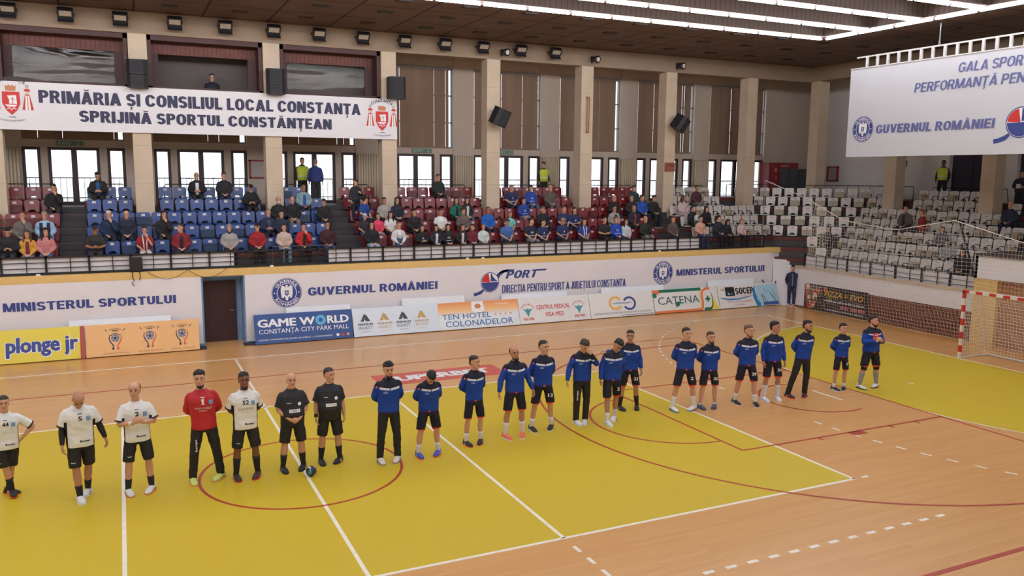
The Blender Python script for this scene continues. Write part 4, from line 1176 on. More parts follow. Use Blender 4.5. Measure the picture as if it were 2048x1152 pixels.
tag(obj('guard_rail', m, M_black, None, (24, 17, 4.42)), 'black guard rail behind the white seats bending round the corner', 'guard rail')
m = MB().tube([(29.05, 10.0, 4.42), (29.05, 9.9, 5.0), (29.05, 6.6, 5.0), (29.05, 6.5, 4.42)], 0.018, 6)
tag(obj('guard_rail', m, M_black, None, (29.05, 8, 4.42)), 'black guard rail behind the white seats between the end columns', 'guard rail')

# ---- ceiling tubes, vents, floodlights
M_tube = emis('lit_fluorescent', (246, 249, 255), TUBE_STRENGTH)
M_fix = mat('white_fixture', (200, 196, 190), 0.5)
def tube_light(a, b, label, grp):
    a, b = V(a), V(b)
    d = (b - a).normalized()
    t = thing('fluorescent_tube', label, 'ceiling light', tuple((a + b) / 2), 0, grp)
    child('lit_tube', MB().tube([a + d * 0.05, b - d * 0.05], 0.042, 8), M_tube, t)
    child('end_cap', MB().tube([a, a + d * 0.04], 0.03, 6).tube([b - d * 0.04, b], 0.03, 6), M_fix, t)
NAMES = ['edge row nearest the glazed wall', 'second row from the glazed wall', 'third row from the glazed wall', 'fourth row from the glazed wall']
x_first = [4.4, 8.6, 12.4, 16.4]
for r, y in enumerate(LROWS[:4]):
    x, k = OX1 - 0.1, 0
    while x > x_first[r]:
        k += 1
        tube_light((x - 1.53, y, 10.5), (x - 0.03, y, 10.5), '%s lit tube from the ceiling corner in the %s' % (ORD[k], NAMES[r]), 'lit tubes of the ' + NAMES[r])
        x -= 1.53
    m = MB().tube([(OX0 + 0.1, y, 10.5), (x - 0.05, y, 10.5)], 0.05, 6)
    tag(obj('light_row', m, M_tube, None, (0, y, 10.5)), 'rest of the lit tube line in the ' + NAMES[r], 'ceiling light')
for y in LROWS[4:]:
    tag(obj('light_row', MB().tube([(OX0 + 0.1, y, 10.5), (OX1 - 0.1, y, 10.5)], 0.05, 6), M_tube, None, (0, y, 10.5)), 'lit tube line across the hall ceiling, %s row from the glazed wall' % ORD[LROWS.index(y) + 1], 'ceiling light')
y, k = 8.85, 0
while y > -1:
    k += 1
    tube_light((OX1 - 0.03, y, 10.5), (OX1 - 0.03, y - 1.5, 10.5), '%s lit tube from the corner along the end edge of the ceiling opening' % ORD[k], 'lit tubes along the end edge')
    y -= 1.53
nv = 0
for j, y in enumerate((13.55, 11.4, 9.5)):
    for i in range(-3, 12):
        x = 0.95 + 2.08 * i
        if x < (-4 if j == 0 else (1 if j == 1 else 3)) or (j == 2 and x < 21.5 and x > 0 and y < 9.2): continue
        nv += 1
        tag(obj('ceiling_vent', MB().box(x - 0.24, y - 0.13, 10.47, x + 0.24, y + 0.13, 10.5).box(x - 0.2, y - 0.09, 10.46, x + 0.2, y + 0.09, 10.47), mat('vent_dark', (52, 46, 46), 0.6), None, (x, y, 10.47)), 'dark square ceiling vent, %s along the %s line from the glazed wall' % (ORD[max(1, i + 4)], ORD[j + 1]), 'ceiling vent', 'ceiling vents')
for j, (x, y) in enumerate(((23.4, 7.3), (23.4, 5.2), (25.5, 9.4), (25.5, 7.3))):
    tag(obj('ceiling_vent', MB().box(x - 0.13, y - 0.24, 10.47, x + 0.13, y + 0.24, 10.5), mat('vent_dark', (52, 46, 46), 0.6), None, (x, y, 10.47)), 'dark square ceiling vent over the end stand, %s of four' % ORD[j + 1], 'ceiling vent', 'ceiling vents')

M_lamp = mat('floodlight_case', (38, 36, 42), 0.5)
M_diff = mat('floodlight_glass', (176, 166, 150), 0.25)
FL = [-7.12, -5.58, -4.05, -2.52, -0.92, 0.64, 2.21, 3.75, 5.31, 6.87, 8.44, 9.98, 11.57, 13.09]
t0 = None
for i, x in enumerate(FL):
    lab = 'boxy floodlight under the ceiling edge, %s from the banner end' % ORD[i + 1] if i else 'boxy floodlight under the ceiling edge, first from the banner end'
    if t0 is None:
        t0 = thing('floodlight', lab, 'floodlight', (x, 15.17, 10.2), 0, 'floodlights along the beam')
        # tilted down towards the hall
        c, ax = V((0, -0.26, 0.02)), math.radians(38)
        ay, az = V((0, math.cos(ax), math.sin(ax))), V((0, -math.sin(ax), math.cos(ax)))
        part('case', MB().obox(c, (0.22, 0, 0), ay * 0.09, az * 0.17), M_lamp, t0)
        part('front_glass', MB().obox(c - ay * 0.092 + az * 0.05, (0.17, 0, 0), ay * 0.006, az * 0.085), M_diff, t0)
        part('visor', MB().obox(c - ay * 0.15 - az * 0.16, (0.22, 0, 0), ay * 0.07, az * 0.012), M_lamp, t0)
        part('bracket', MB().box(-0.24, -0.3, 0.0, -0.22, 0, 0.06).box(0.22, -0.3, 0.0, 0.24, 0, 0.06), M_lamp, t0)
    else:
        dup(t0, (x, 15.17, 10.2), 0, lab)
s0 = None
for i, x in enumerate((10.85, 14.9, 19.15)):
    lab = 'small round spotlight above the %s bare column' % ORD[i + 1]
    if s0 is None:
        s0 = thing('spotlight', lab, 'spotlight', (x, 15.17, 10.12), 0, 'round spotlights')
        part('can', MB().tube([(0, -0.05, 0), (0.05, -0.25, -0.03), (0.09, -0.38, -0.06)], [0.08, 0.12, 0.15], 14), M_lamp, s0, True)
        part('lens', MB().tube([(0.092, -0.385, -0.06), (0.095, -0.395, -0.062)], 0.09, 14), mat('lens_white', (226, 222, 214), 0.2), s0)
        part('bracket', MB().box(-0.02, -0.1, -0.16, 0.02, 0, 0.1), M_lamp, s0)
    else:
        dup(s0, (x, 15.17, 10.12), 0, lab)

# ---- loudspeakers on the columns
def speaker(x, z, h, rz, label, tilt=0.0):
    t = thing('loudspeaker', label, 'loudspeaker', (x, 14.95 if tilt == 0 else 14.78, z), rz, 'loudspeakers on the columns')
    Rm = Matrix.Rotation(tilt, 4, 'X') @ Matrix.Rotation(tilt * 0.9, 4, 'Y')
    m = MB().prism([(-0.32, -0.2), (-0.2, -0.32), (0.2, -0.32), (0.32, -0.2), (0.26, 0.2), (-0.26, 0.2)], (0, 0, -h / 2), (1, 0, 0), (0, 1, 0), (0, 0, h))
    m.v = [Rm @ p for p in m.v]
    part('cabinet', m, mat('speaker_black', (34, 34, 38), 0.6), t)
    m = MB().box(-0.19, -0.327, -h / 2 + 0.05, 0.19, -0.32, h / 2 - 0.05)
    m.v = [Rm @ p for p in m.v]
    part('grille', m, mat('speaker_grille', (46, 46, 52), 0.8), t)
    part('wall_bracket', MB().box(-0.05, 0.15, -0.05, 0.05, 0.24 if tilt == 0 else 0.4, 0.05), M_black, t)
speaker(-2.08, 8.72, 0.46, -0.15, 'upper of two stacked loudspeakers on the column between brown boxes'); speaker(-2.08, 8.27, 0.4, -0.15, 'lower of two stacked loudspeakers on the column between brown boxes')
speaker(2.22, 8.7, 0.44, -0.1, 'upper loudspeaker of the pair on the second banner column'); speaker(2.22, 8.27, 0.4, -0.1, 'lower loudspeaker of the pair on the second banner column')
speaker(6.5, 8.5, 0.78, 0.1, 'black loudspeaker above the city crest at the banner end'); speaker(10.62, 7.62, 0.66, 0.2, 'black loudspeaker tilted down on the first bare column', 0.32); speaker(19.12, 7.66, 0.62, 0.35, 'black loudspeaker tilted down on the column with the orange sign', 0.42)
m = MB().tube([(14.72, 15.16, 7.15), (14.72, 15.12, 7.2), (14.72, 15.12, 8.55), (14.72, 15.16, 8.6)], 0.02, 6).tube([(14.82, 15.16, 7.15), (14.82, 15.12, 7.2), (14.82, 15.12, 8.55), (14.82, 15.16, 8.6)], 0.02, 6).box(14.7, 15.1, 8.53, 14.84, 15.14, 8.6).box(14.7, 15.1, 7.15, 14.84, 15.14, 7.2)
tag(obj('wall_heater', m, mat('copper_brown', (150, 104, 72), 0.5), None, (14.76, 15.16, 7.15)), 'long narrow copper-brown frame on the second bare column', 'frame')

# ---- signs, frames, radiators, blinds, vending machines
t = thing('wall_sign', 'small orange-brown sign on a column below a loudspeaker', 'sign', (18.98, 15.19, 5.8))
child('sign_plate', MB().box(18.72, 15.17, 5.6, 19.24, 15.2, 5.98), mat('sign_brown', (150, 84, 60), 0.6), t)
child('lettering', put_text(MB(), 'SECTOR', (18.98, 15.165, 5.82), EX, EZ, 0.36, 0.07, 0.02, align='C'), C_('sign_dark', (90, 48, 36)), t)
def picture(name, label, x, z0, z1, w_):
    t = thing(name, label, 'notice', (x, 17.9, z0))
    m = MB().box(x - w_, 17.9, z0, x - w_ + 0.06, 17.95, z1).box(x + w_ - 0.06, 17.9, z0, x + w_, 17.95, z1).box(x - w_, 17.9, z0, x + w_, 17.95, z0 + 0.06).box(x - w_, 17.9, z1 - 0.06, x + w_, 17.95, z1)
    child('red_frame', m, mat('red_frame_paint', (150, 48, 44), 0.5), t)
    m = MB().box(x - w_ + 0.06, 17.93, z0 + 0.06, x + w_ - 0.06, 17.95, z1 - 0.06)
    child('plan_sheet', m, mat('notice_sheet', (170, 160, 154), 0.6), t)
picture('wall_notice', 'red framed evacuation plan on the pilaster behind the blue seats', 2.0, 5.18, 5.88, 0.34)
t = thing('wall_notice', 'red framed plan on the grey end wall behind white seats', 'notice', (29.93, 16.45, 5.2))
m = MB()
for a, b, c, d_ in ((16.1, 16.16, 5.2, 5.95), (16.74, 16.8, 5.2, 5.95), (16.1, 16.8, 5.2, 5.26), (16.1, 16.8, 5.89, 5.95)): m.box(29.9, a, c, 30, b, d_)
child('red_frame', m, mat('red_frame_paint', (150, 48, 44)), t)
child('plan_sheet', MB().box(29.96, 16.16, 5.26, 30, 16.74, 5.89), mat('notice_sheet', (170, 160, 154)), t)
m = MB().box(29.85, 12.1, 5.9, 30, 12.75, 6.2)
for i in range(5): m.box(29.84, 12.15, 5.93 + 0.05 * i, 29.86, 12.7, 5.95 + 0.05 * i)
tag(obj('wall_vent', m, mat('vent_grey', (120, 112, 106), 0.6), None, (29.9, 12.4, 5.9)), 'small grey louvred vent on the end wall beside the hanging banner', 'vent')
t = thing('fire_extinguisher', 'red fire extinguisher on the end wall behind the white seats', 'fire extinguisher', (29.85, 12.3, 4.45))
child('cylinder', MB().rings([(4.45, 0.08, 0.08, 12.3, 29.85), (4.85, 0.085, 0.085, 12.3, 29.85), (4.93, 0.04, 0.04, 12.3, 29.85)], 14), mat('extinguisher_red', (140, 36, 36), 0.4), t, )
child('valve', MB().box(29.8, 12.27, 4.93, 29.88, 12.33, 5.02), M_black, t)
for x, lab in ((-4.3, 'green exit sign above the double door beneath the city banner'), (8.55, 'small exit sign above the double door between bare columns'), (12.3, 'green exit sign above the door behind the blue-shirted fans')):
    t = thing('exit_sign', lab, 'exit sign', (x, 17.98, 6.3))
    child('sign_plate', MB().box(x - 0.42, 17.95, 6.27, x + 0.42, 17.99, 6.44), mat('exit_grey_green', (92, 120, 106), 0.5), t)
    child('lettering', put_text(MB(), 'EXIT', (x - 0.15, 17.945, 6.31), EX, EZ, 0.4, 0.09, 0.03, align='C'), C_('exit_white', (160, 190, 174)), t)
    m = MB()
    disc(m, (x + 0.28, 17.944, 6.4), EX, EZ, 0.018, 8); stroke(m, [(0.27, 0.07), (0.25, 0.04), (0.22, 0.0)], 0.02, (x, 17.944, 6.29), EX, EZ); stroke(m, [(0.25, 0.05), (0.31, 0.0)], 0.02, (x, 17.944, 6.29), EX, EZ)
    child('running_symbol', m, C_('exit_white', (160, 190, 174)), t)
M_rad = mat('radiator_cream', (196, 180, 156), 0.6)
r0 = None
for i, p_ in enumerate((-6.24, 6.25, 10.4, 14.52, 18.62, 22.8)):
    lab = 'tall ribbed cream radiator on the %s pilaster of the glazed wall' % ORD[i + 1]
    if r0 is None:
        r0 = thing('radiator', lab, 'radiator', (p_, 17.85, 4.22), 0, 'tall radiators')
        part('ribs', (lambda m: [m.tube([(-0.37 + 0.105 * j, 0, 0.06), (-0.37 + 0.105 * j, 0, 1.93)], 0.042, 8) for j in range(8)] and m)(MB()), M_rad, r0, True)
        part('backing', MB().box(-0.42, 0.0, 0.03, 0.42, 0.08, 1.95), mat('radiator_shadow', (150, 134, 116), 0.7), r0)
        part('foot', MB().box(-0.3, -0.03, 0.0, -0.2, 0.05, 0.06).box(0.2, -0.03, 0.0, 0.3, 0.05, 0.06), M_rad, r0)
    else:
        dup(r0, (p_, 17.85, 4.22), 0, lab)
n = N('brown_blind_fabric', 0.9, 0.2)
M_blind = n.done(n.ramp(n.noise(0.5, 2, stretch=(4, 1, 0.3)), [(0.3, (134, 112, 96)), (0.7, (152, 128, 110))]))
tl_ = n.nt.nodes.new('ShaderNodeBsdfTranslucent'); ms_ = n.nt.nodes.new('ShaderNodeMixShader'); ou_ = [q for q in n.nt.nodes if q.bl_idname == 'ShaderNodeOutputMaterial'][0]
ms_.inputs[0].default_value = 0.12; tl_.inputs['Color'].default_value = (*lin((190, 140, 110)), 1)
n.nt.links.new(n.b.outputs[0], ms_.inputs[1]); n.nt.links.new(tl_.outputs[0], ms_.inputs[2]); n.nt.links.new(ms_.outputs[0], ou_.inputs[0])
rnd = random.Random(11)
for bi, (a, b) in enumerate(zip(PIL[:-1], PIL[1:])):
    x0, x1 = a + PW + 0.02, b - PW - 0.24
    m = MB()
    x, k = x0, 0
    gaps = set(rnd.sample(range(3, 24), 3))
    while x < x1 - 0.05:
        ww = 0.128
        g = 0.012 if k in gaps else -0.006
        dz = rnd.uniform(-0.01, 0.01)
        an = rnd.uniform(-0.15, 0.15)
        cx = x + ww / 2
        m.obox((cx, 17.97, 8.08 + dz), (ww / 2 * math.cos(an), ww / 2 * math.sin(an) * 0.5, 0), (0, 0.002, 0), (0, 0, 1.6))
        x += ww + g; k += 1
    t = thing('vertical_blind', 'brown vertical slat blind in the %s tall window bay of the glazed wall' % ORD[bi + 1], 'blind', (x0, 17.97, 6.48), 0, 'vertical blinds')
    child('slats', m, M_blind, t)
    child('head_rail', MB().box(x0, 17.93, 9.68, x1 + 0.1, 18.0, 9.73), M_alu, t)
def vending(x0, x1, label, side):
    t = thing('drinks_fridge', label, 'drinks fridge', ((x0 + x1) / 2, 17.4, 4.42))
    child('cabinet', MB().box(x0, 17.1, 4.42, x1, 17.75, 6.1), mat('fridge_red', (132, 40, 42), 0.4), t)
    if side:
        m = MB()
        for k in range(9): disc(m, (x0 + 0.1 + (x1 - x0 - 0.2) * rnd.random(), 17.095 - 0.001 * k, 4.6 + 1.3 * rnd.random()), EX, EZ, rnd.uniform(0.04, 0.1), 12)
        child('front_picture', m, C_('fridge_pink', (186, 120, 120)), t)
    else:
        m_ = (x0 + x1) / 2
        child('door', MB().box(x0 + 0.06, 17.06, 4.5, m_ - 0.02, 17.1, 5.8), mat('fridge_glass', (66, 70, 78), 0.15), t); child('door', MB().box(m_ + 0.02, 17.06, 4.5, x1 - 0.06, 17.1, 5.8), mat('fridge_glass', (66, 70, 78), 0.15), t)
        child('header_lettering', put_text(MB(), 'bere', (x0 + 0.12, 17.09, 5.9), EX, EZ, 0.5, 0.1, 0.01, 0.3), P_pale, t)
vending(26.35, 26.95, 'narrow red drinks fridge with picture front at the end of the windows', True)
vending(27.0, 28.25, 'wide red drinks fridge with two dark glass doors', False)
m = MB().box(28.3, 17.15, 4.42, 28.95, 17.75, 5.8)
t = tag(obj('drinks_fridge', m, mat('fridge_dark', (74, 72, 74), 0.4), None, (28.6, 17.4, 4.42)), 'dark narrow fridge between the red fridge and the corner column', 'drinks fridge')
child('door', MB().box(28.36, 17.11, 4.5, 28.9, 17.15, 5.55), mat('fridge_glass', (66, 70, 78)), t)

# ---- mops and bag in the corner
for i, (a, b, lab) in enumerate((((22.35, 11.75, 0.03), (21.75, 12.13, 1.06), 'white mop handle leaning toward the SOCEP board in the corner'), ((22.25, 11.85, 0.03), (22.36, 11.98, 1.0), 'white mop handle standing upright beside the corner man'))):
    t = thing('mop', lab, 'mop', a)
    child('handle', MB().tube([a, b], 0.016, 8), mat('mop_white', (214, 214, 218), 0.4), t)
    va, vb = V(a), V(b)
    child('grip', MB().tube([vb - (vb - va) * 0.12, vb], 0.022, 8), M_black, t)
    child('mop_head', MB().box(a[0] - 0.16, a[1] - 0.05, 0.0, a[0] + 0.16, a[1] + 0.05, 0.05), mat('mop_cloth', (200, 200, 204), 0.9), t)
m = MB().rings([(0.0, 0.2, 0.12, 11.45, 22.45), (0.06, 0.24, 0.14, 11.45, 22.45), (0.12, 0.18, 0.1, 11.47, 22.42), (0.17, 0.05, 0.04, 11.47, 22.4)], 12)
tag(obj('plastic_bag', m, mat('bag_white', (210, 214, 216), 0.4, 0.1, 20, bump=0.4), None, (22.45, 11.45, 0), True), 'crumpled white plastic bag on the floor by the mops', 'bag')
for i, x in enumerate((-5.05, 1.48, 8.25, 8.85, 16.5)):
    tag(obj('paper_scrap', MB().rings([(2.42, 0.07, 0.04, 12.24, x), (2.47, 0.05, 0.03, 12.24, x)], 8), mat('paper', (220, 218, 214), 0.7), None, (x, 12.24, 2.42)), 'white paper cup lying on the yellow ledge, %s from the yellow board end' % ORD[i + 1], 'litter', 'paper cups on the ledge')
# ================================================================ SEATS
def seat_outline(w_, z0, z1, notch):
    r, hw = 0.07, w_ / 2
    pts = []
    for cx, cz, a0 in ((hw - r, z1 - r, 0), (-hw + r, z1 - r, PI / 2)):
        pts += [(cx + r * math.cos(a0 + PI / 2 * i / 4), cz + r * math.sin(a0 + PI / 2 * i / 4)) for i in range(5)]
    pts += [(-hw + 0.015, z0)]
    if notch: pts += [(-0.13, z0)] + [(-0.12 * math.cos(PI * i / 6), z0 + 0.09 * math.sin(PI * i / 6)) for i in range(7)] + [(0.13, z0)]
    pts += [(hw - 0.015, z0)]
    return pts
def tilt(mb, s=0.16, bow=0.0):
    for p in mb.v: p.y += s * p.z - bow * p.x * p.x * 1.0
    return mb
def seat_proto(colour, folded):
    cols = {'blue': ((28, 66, 132), (24, 52, 88)), 'red': ((122, 32, 38), (100, 30, 34)), 'white': ((208, 200, 192), (178, 160, 136))}
    mb_, mp_ = mat('seat_' + colour, cols[colour][0], 0.32, 0.05), mat('seat_pan_' + colour, cols[colour][1], 0.4, 0.05)
    t = thing('stadium_seat', 'x', 'seat', (0, 0, -50))
    part('backrest', tilt(MB().prism(seat_outline(0.43, 0.07, 0.46, not folded), (0, -0.015, 0), (1, 0, 0), (0, 0, 1), (0, 0.03, 0))), mb_, t)
    if folded: part('seat_pan', tilt(MB().prism(seat_outline(0.36, 0.06, 0.29, False), (0, -0.085, 0), (1, 0, 0), (0, 0, 1), (0, 0.05, 0)).box(-0.19, -0.1, 0.28, 0.19, -0.03, 0.31), 0.08, 0), mp_, t)
    else: part('seat_pan', MB().prism([(-0.2, -0.02), (-0.21, -0.3), (-0.15, -0.37), (0.15, -0.37), (0.21, -0.3), (0.2, -0.02)], (0, 0, 0.045), (1, 0, 0), (0, 1, 0), (0, 0, 0.035)), mb_, t)
    if colour == 'white':
        part('armrest', MB().tube([(0.232, -0.3, 0.0), (0.232, -0.3, 0.2), (0.232, -0.25, 0.24), (0.232, 0.02, 0.22)], 0.014, 5), M_black, t)
        part('printed_number', tilt(MB().box(-0.05, -0.019, 0.36, 0.05, -0.017, 0.385)), mat('seat_print', (150, 140, 132), 0.5), t)
    else:
        part('number_sticker', tilt(MB().box(-0.055, -0.02, 0.335, 0.055, -0.0165, 0.41)), mat('seat_sticker', (206, 200, 198), 0.5), t)
    part('support_bar', MB().box(-0.22, -0.05, 0.0, 0.22, 0.06, 0.05), M_black, t)
    return t
PROTO, USED = {}, set()
for c in ('blue', 'red', 'white'):
    for f in (False, True): PROTO[c, f] = seat_proto(c, f)
ROWN = ['', 'front', 'second', 'third', 'fourth', 'top']
rs = random.Random(5)
def seat(colour, x, y, z, rz, where, folded=None):
    f = rs.random() < {'blue': 0.2, 'red': 0.22, 'white': 0.33}[colour] if folded is None else folded
    lab = ('folded-up %s seat' if f else 'open %s seat') % colour + ' ' + where
    grp = colour + ' seats of the stands'
    p = PROTO[colour, f]
    if (colour, f) not in USED:
        USED.add((colour, f))
        p.location = (x, y, z); p.rotation_euler = (0, 0, rz); p['label'] = lab; p['group'] = grp
    else:
        dup(p, (x, y, z), rz, lab, grp)
def back_y(k): return 13.32 + 0.8 * (k - 1)
def tread(k): return 2.82 + 0.4 * (k - 1)
def rowx(colour, k, xs, ref):
    for i, x in enumerate(xs):
        seat(colour, x, back_y(k), tread(k), 0, 'in the %s row, %s %s' % (ROWN[k], ORD[i + 1], ref))
fr = lambda a, d, b: [a + d * i for i in range(int((b - a) / d + 1e-6) + 1)]
for k in (1, 2, 3):
    rowx('red', k, [-4.78, -5.3, -5.84, -6.34], 'out from the banner stairs, outer block')
    rowx('blue', k, fr(-3.58, 0.4755, 3.6), 'in from the stairs under the banner')
    rowx('red', k, fr(4.95, 0.4785, 17.2), 'along from the middle stairs')
rowx('red', 4, [-4.9, -5.38, -5.86, -6.3], 'out from the double door, outer block'); rowx('red', 5, [-4.9, -5.38, -5.86], 'out from the double door, outer block')
for k in (4, 5):
    rowx('blue', k, [-3.6, -3.13, -2.65], 'past the double door before the column')
    rowx('blue', k, fr(-1.38, 0.48, 1.55), 'between the two banner columns')
    rowx('blue', k, [2.78, 3.22] + ([3.7] if k == 4 else []), 'past the second banner column')
    rowx('red', k, [4.93, 5.42, 5.9], 'beside the middle stairs before the column')
    rowx('red', k, fr(7.15, 0.475, 10.05), 'past the banner-end column')
    rowx('red', k, fr(11.3, 0.475, 14.2), 'past the first bare column')
    rowx('red', k, fr(15.55, 0.475, 18.0), 'past the second bare column')
    rowx('white', k, fr(19.65, 0.475, 22.4), 'past the column with the orange sign')
for k in range(1, 8):
    xb, c = 23.75 + 0.78 * (k - 1), 36.5 + 1.13 * (k - 3)
    z = 2.02 + 0.4 * (k - 1)
    yb = back_y(k - 2) if k >= 3 else 11.75
    a, b = c - yb, c - xb
    rn = 'row %d up' % k
    if k >= 3:
        xs = fr(19.12, 0.478, a - 0.2) if k <= 5 else fr(24.0, 0.478, a - 0.2)
        for i, x in enumerate(xs): seat('white', x, yb, z, 0, 'in the %s row, %s past the far stairs' % (ROWN[k - 2], ORD[i + 1]))
    L = (xb - a) * 1.41421
    nseat = max(1, int(L / 0.545))
    for i in range(nseat):
        t_ = (i + 0.5) / nseat
        if k == 1 and i != nseat - 1: continue
        seat('white', a + (xb - a) * t_, yb + (b - yb) * t_, z, -PI / 4, 'on the angled corner, %s of the end stand, %s round' % (rn, ORD[i + 1]))
    y, i = b - 0.32, 0
    lim = max(xb * 0.66 - 13.2, 3.25 if k == 1 else 0)
    while y > lim:
        if not (k >= 6 and (10.0 < y < 10.95 or 5.55 < y < 6.5)):
            i += 1
            seat('white', xb, y, z, -PI / 2, 'of the end stand, %s, %s from the corner angle' % (rn, ORD[i]))
        y -= 0.475
for kf, p in PROTO.items():
    if kf not in USED:
        for ch in list(p.children): bpy.data.objects.remove(ch)
        bpy.data.objects.remove(p)
# ================================================================ PEOPLE
from mathutils.noise import noise as mnoise
PENDING = []
def soft(name, mb, m, parent, voxel, smooth=3):
    """union of overlapping closed shapes as one continuous surface"""
    o = part(name, mb, m, parent, True)
    r = o.modifiers.new('union', 'REMESH'); r.mode = 'VOXEL'; r.voxel_size = voxel; r.use_smooth_shade = True
    if smooth:
        s = o.modifiers.new('relax', 'SMOOTH'); s.factor = 0.5; s.iterations = smooth
    PENDING.append(o)
    return o
def finish_soft():
    dg = bpy.context.evaluated_depsgraph_get()
    new = [(o, bpy.data.meshes.new_from_object(o.evaluated_get(dg))) for o in PENDING]
    for o, me in new:
        old = o.data
        o.modifiers.clear()
        ms = [s for s in old.materials]
        o.data = me
        if not len(me.materials):
            for q in ms: me.materials.append(q)
        bpy.data.meshes.remove(old)
        me.name = o.name
        kind = o.name.split('.')[0]
        if kind in ('hair', 'beard'): amp, fr_ = (0.009 if kind == 'hair' else 0.004), V((38, 38, 24))
        elif kind in ('jacket', 'shirt', 'jersey', 'polo_shirt', 'trousers', 'shorts'): amp, fr_ = 0.007, V((8, 8, 13))
        else: continue
        sd = V((hash(o.parent['label']) % 97, 0, 0)) if False else V((len(o.parent['label']) * 3.7, 0, 0))
        nv = [v.normal.copy() for v in me.vertices]
        for v, nn in zip(me.vertices, nv):
            p = v.co
            v.co = p + nn * (amp * mnoise(V((p.x * fr_.x + p.z * 4, p.y * fr_.y, p.z * fr_.z)) + sd))
        me.update()
    PENDING.clear()

def smoothpath(pts, k=4):
    pts = [V(p) for p in pts]
    out = []
    for i in range(len(pts) - 1):
        p0, p1, p2, p3 = pts[max(i - 1, 0)], pts[i], pts[i + 1], pts[min(i + 2, len(pts) - 1)]
        for j in range(k):
            t = j / k
            out.append(0.5 * ((2 * p1) + (p2 - p0) * t + (2 * p0 - 5 * p1 + 4 * p2 - p3) * t * t + (3 * p1 - p0 - 3 * p2 + p3) * t ** 3))
    out.append(pts[-1])
    return out
def lerpr(rs_, k=4):
    out = []
    for a, b in zip(rs_, rs_[1:]):
        for j in range(k):
            t = j / k
            if isinstance(a, tuple): out.append((a[0] + (b[0] - a[0]) * t, a[1] + (b[1] - a[1]) * t))
            else: out.append(a + (b - a) * t)
    out.append(rs_[-1])
    return out
def limb(mb, pts, rs_, n=12, k=4):
    return mb.tube(smoothpath(pts, k), lerpr(rs_, k), n)

SKINS = {'fair': (204, 152, 124), 'mid': (184, 132, 104), 'tan': (172, 118, 90), 'dark': (124, 82, 62)}
def skin(t): return mat('skin_' + t, SKINS[t], 0.55, 0.05, 9)
def hairm(c): return mat('hair_%d_%d_%d' % c, c, 0.7, 0.25, 40)
def clothm(c, rough=0.8): return mat('cloth_%d_%d_%d' % c, c, rough, 0.08, 12)

def hand(mb, wrist, d, nrm, side, curl, s=1.0):
    """palm, four unequal bent fingers and a side thumb. d = pointing axis, nrm = palm normal, side = +1/-1 thumb side along d x nrm"""
    d = V(d).normalized(); nrm = V(nrm); nrm = (nrm - d * nrm.dot(d)).normalized()
    sd = d.cross(nrm) * side
    mb.tube([wrist - d * 0.03, wrist, wrist + d * 0.03, wrist + d * 0.075, wrist + d * 0.095], [(0.026 * s, 0.021 * s), (0.028 * s, 0.02 * s), (0.038 * s, 0.019 * s), (0.042 * s, 0.017 * s), (0.036 * s, 0.013 * s)], 10, up=nrm)
    for j, (off, ln) in enumerate(((0.031, 0.074), (0.0105, 0.083), (-0.0105, 0.077), (-0.031, 0.06))):
        c = curl * (1 + 0.12 * j)
        p0 = wrist + d * 0.082 + sd * off * s
        d1 = d * math.cos(c) + nrm * math.sin(c); d2 = d * math.cos(2.1 * c) + nrm * math.sin(2.1 * c); d3 = d * math.cos(2.8 * c) + nrm * math.sin(2.8 * c)
        p1 = p0 + d1 * ln * 0.48; p2 = p1 + d2 * ln * 0.32; p3 = p2 + d3 * ln * 0.25
        mb.tube([p0 - d * 0.02, p0, p1, p2, p3], [0.0095 * s, 0.0095 * s, 0.009 * s, 0.0085 * s, 0.007 * s], 7)
    t0 = wrist + d * 0.025 + sd * 0.03 * s
    t1 = t0 + (sd * 0.55 + d * 0.75 + nrm * 0.35).normalized() * 0.045
    t2 = t1 + (sd * 0.15 + d * 0.9 + nrm * 0.4).normalized() * 0.034
    mb.tube([t0 - d * 0.01, t0, t1, t2], [0.013 * s, 0.013 * s, 0.011 * s, 0.008 * s], 7)

TORSO = [(0.83, .085, .085, .005), (0.87, .145, .112, .008), (0.93, .170, .120, .010), (1.0, .165, .112, .008), (1.07, .152, .102, .004), (1.14, .152, .102, .0), (1.23, .170, .112, -.002), (1.32, .188, .118, .0), (1.385, .177, .108, .006), (1.43, .142, .09, .014), (1.47, .098, .070, .018), (1.5, .07, .060, .02)]
HEAD = [(1.558, .020, .022, -.066), (1.568, .036, .040, -.052), (1.585, .048, .058, -.036), (1.61, .057, .074, -.020), (1.64, .064, .086, -.008), (1.67, .069, .094, .0), (1.70, .0725, .099, .005), (1.73, .0745, .101, .009), (1.755, .071, .096, .012), (1.778, .058, .080, .014), (1.793, .038, .054, .015), (1.80, .014, .02, .015)]

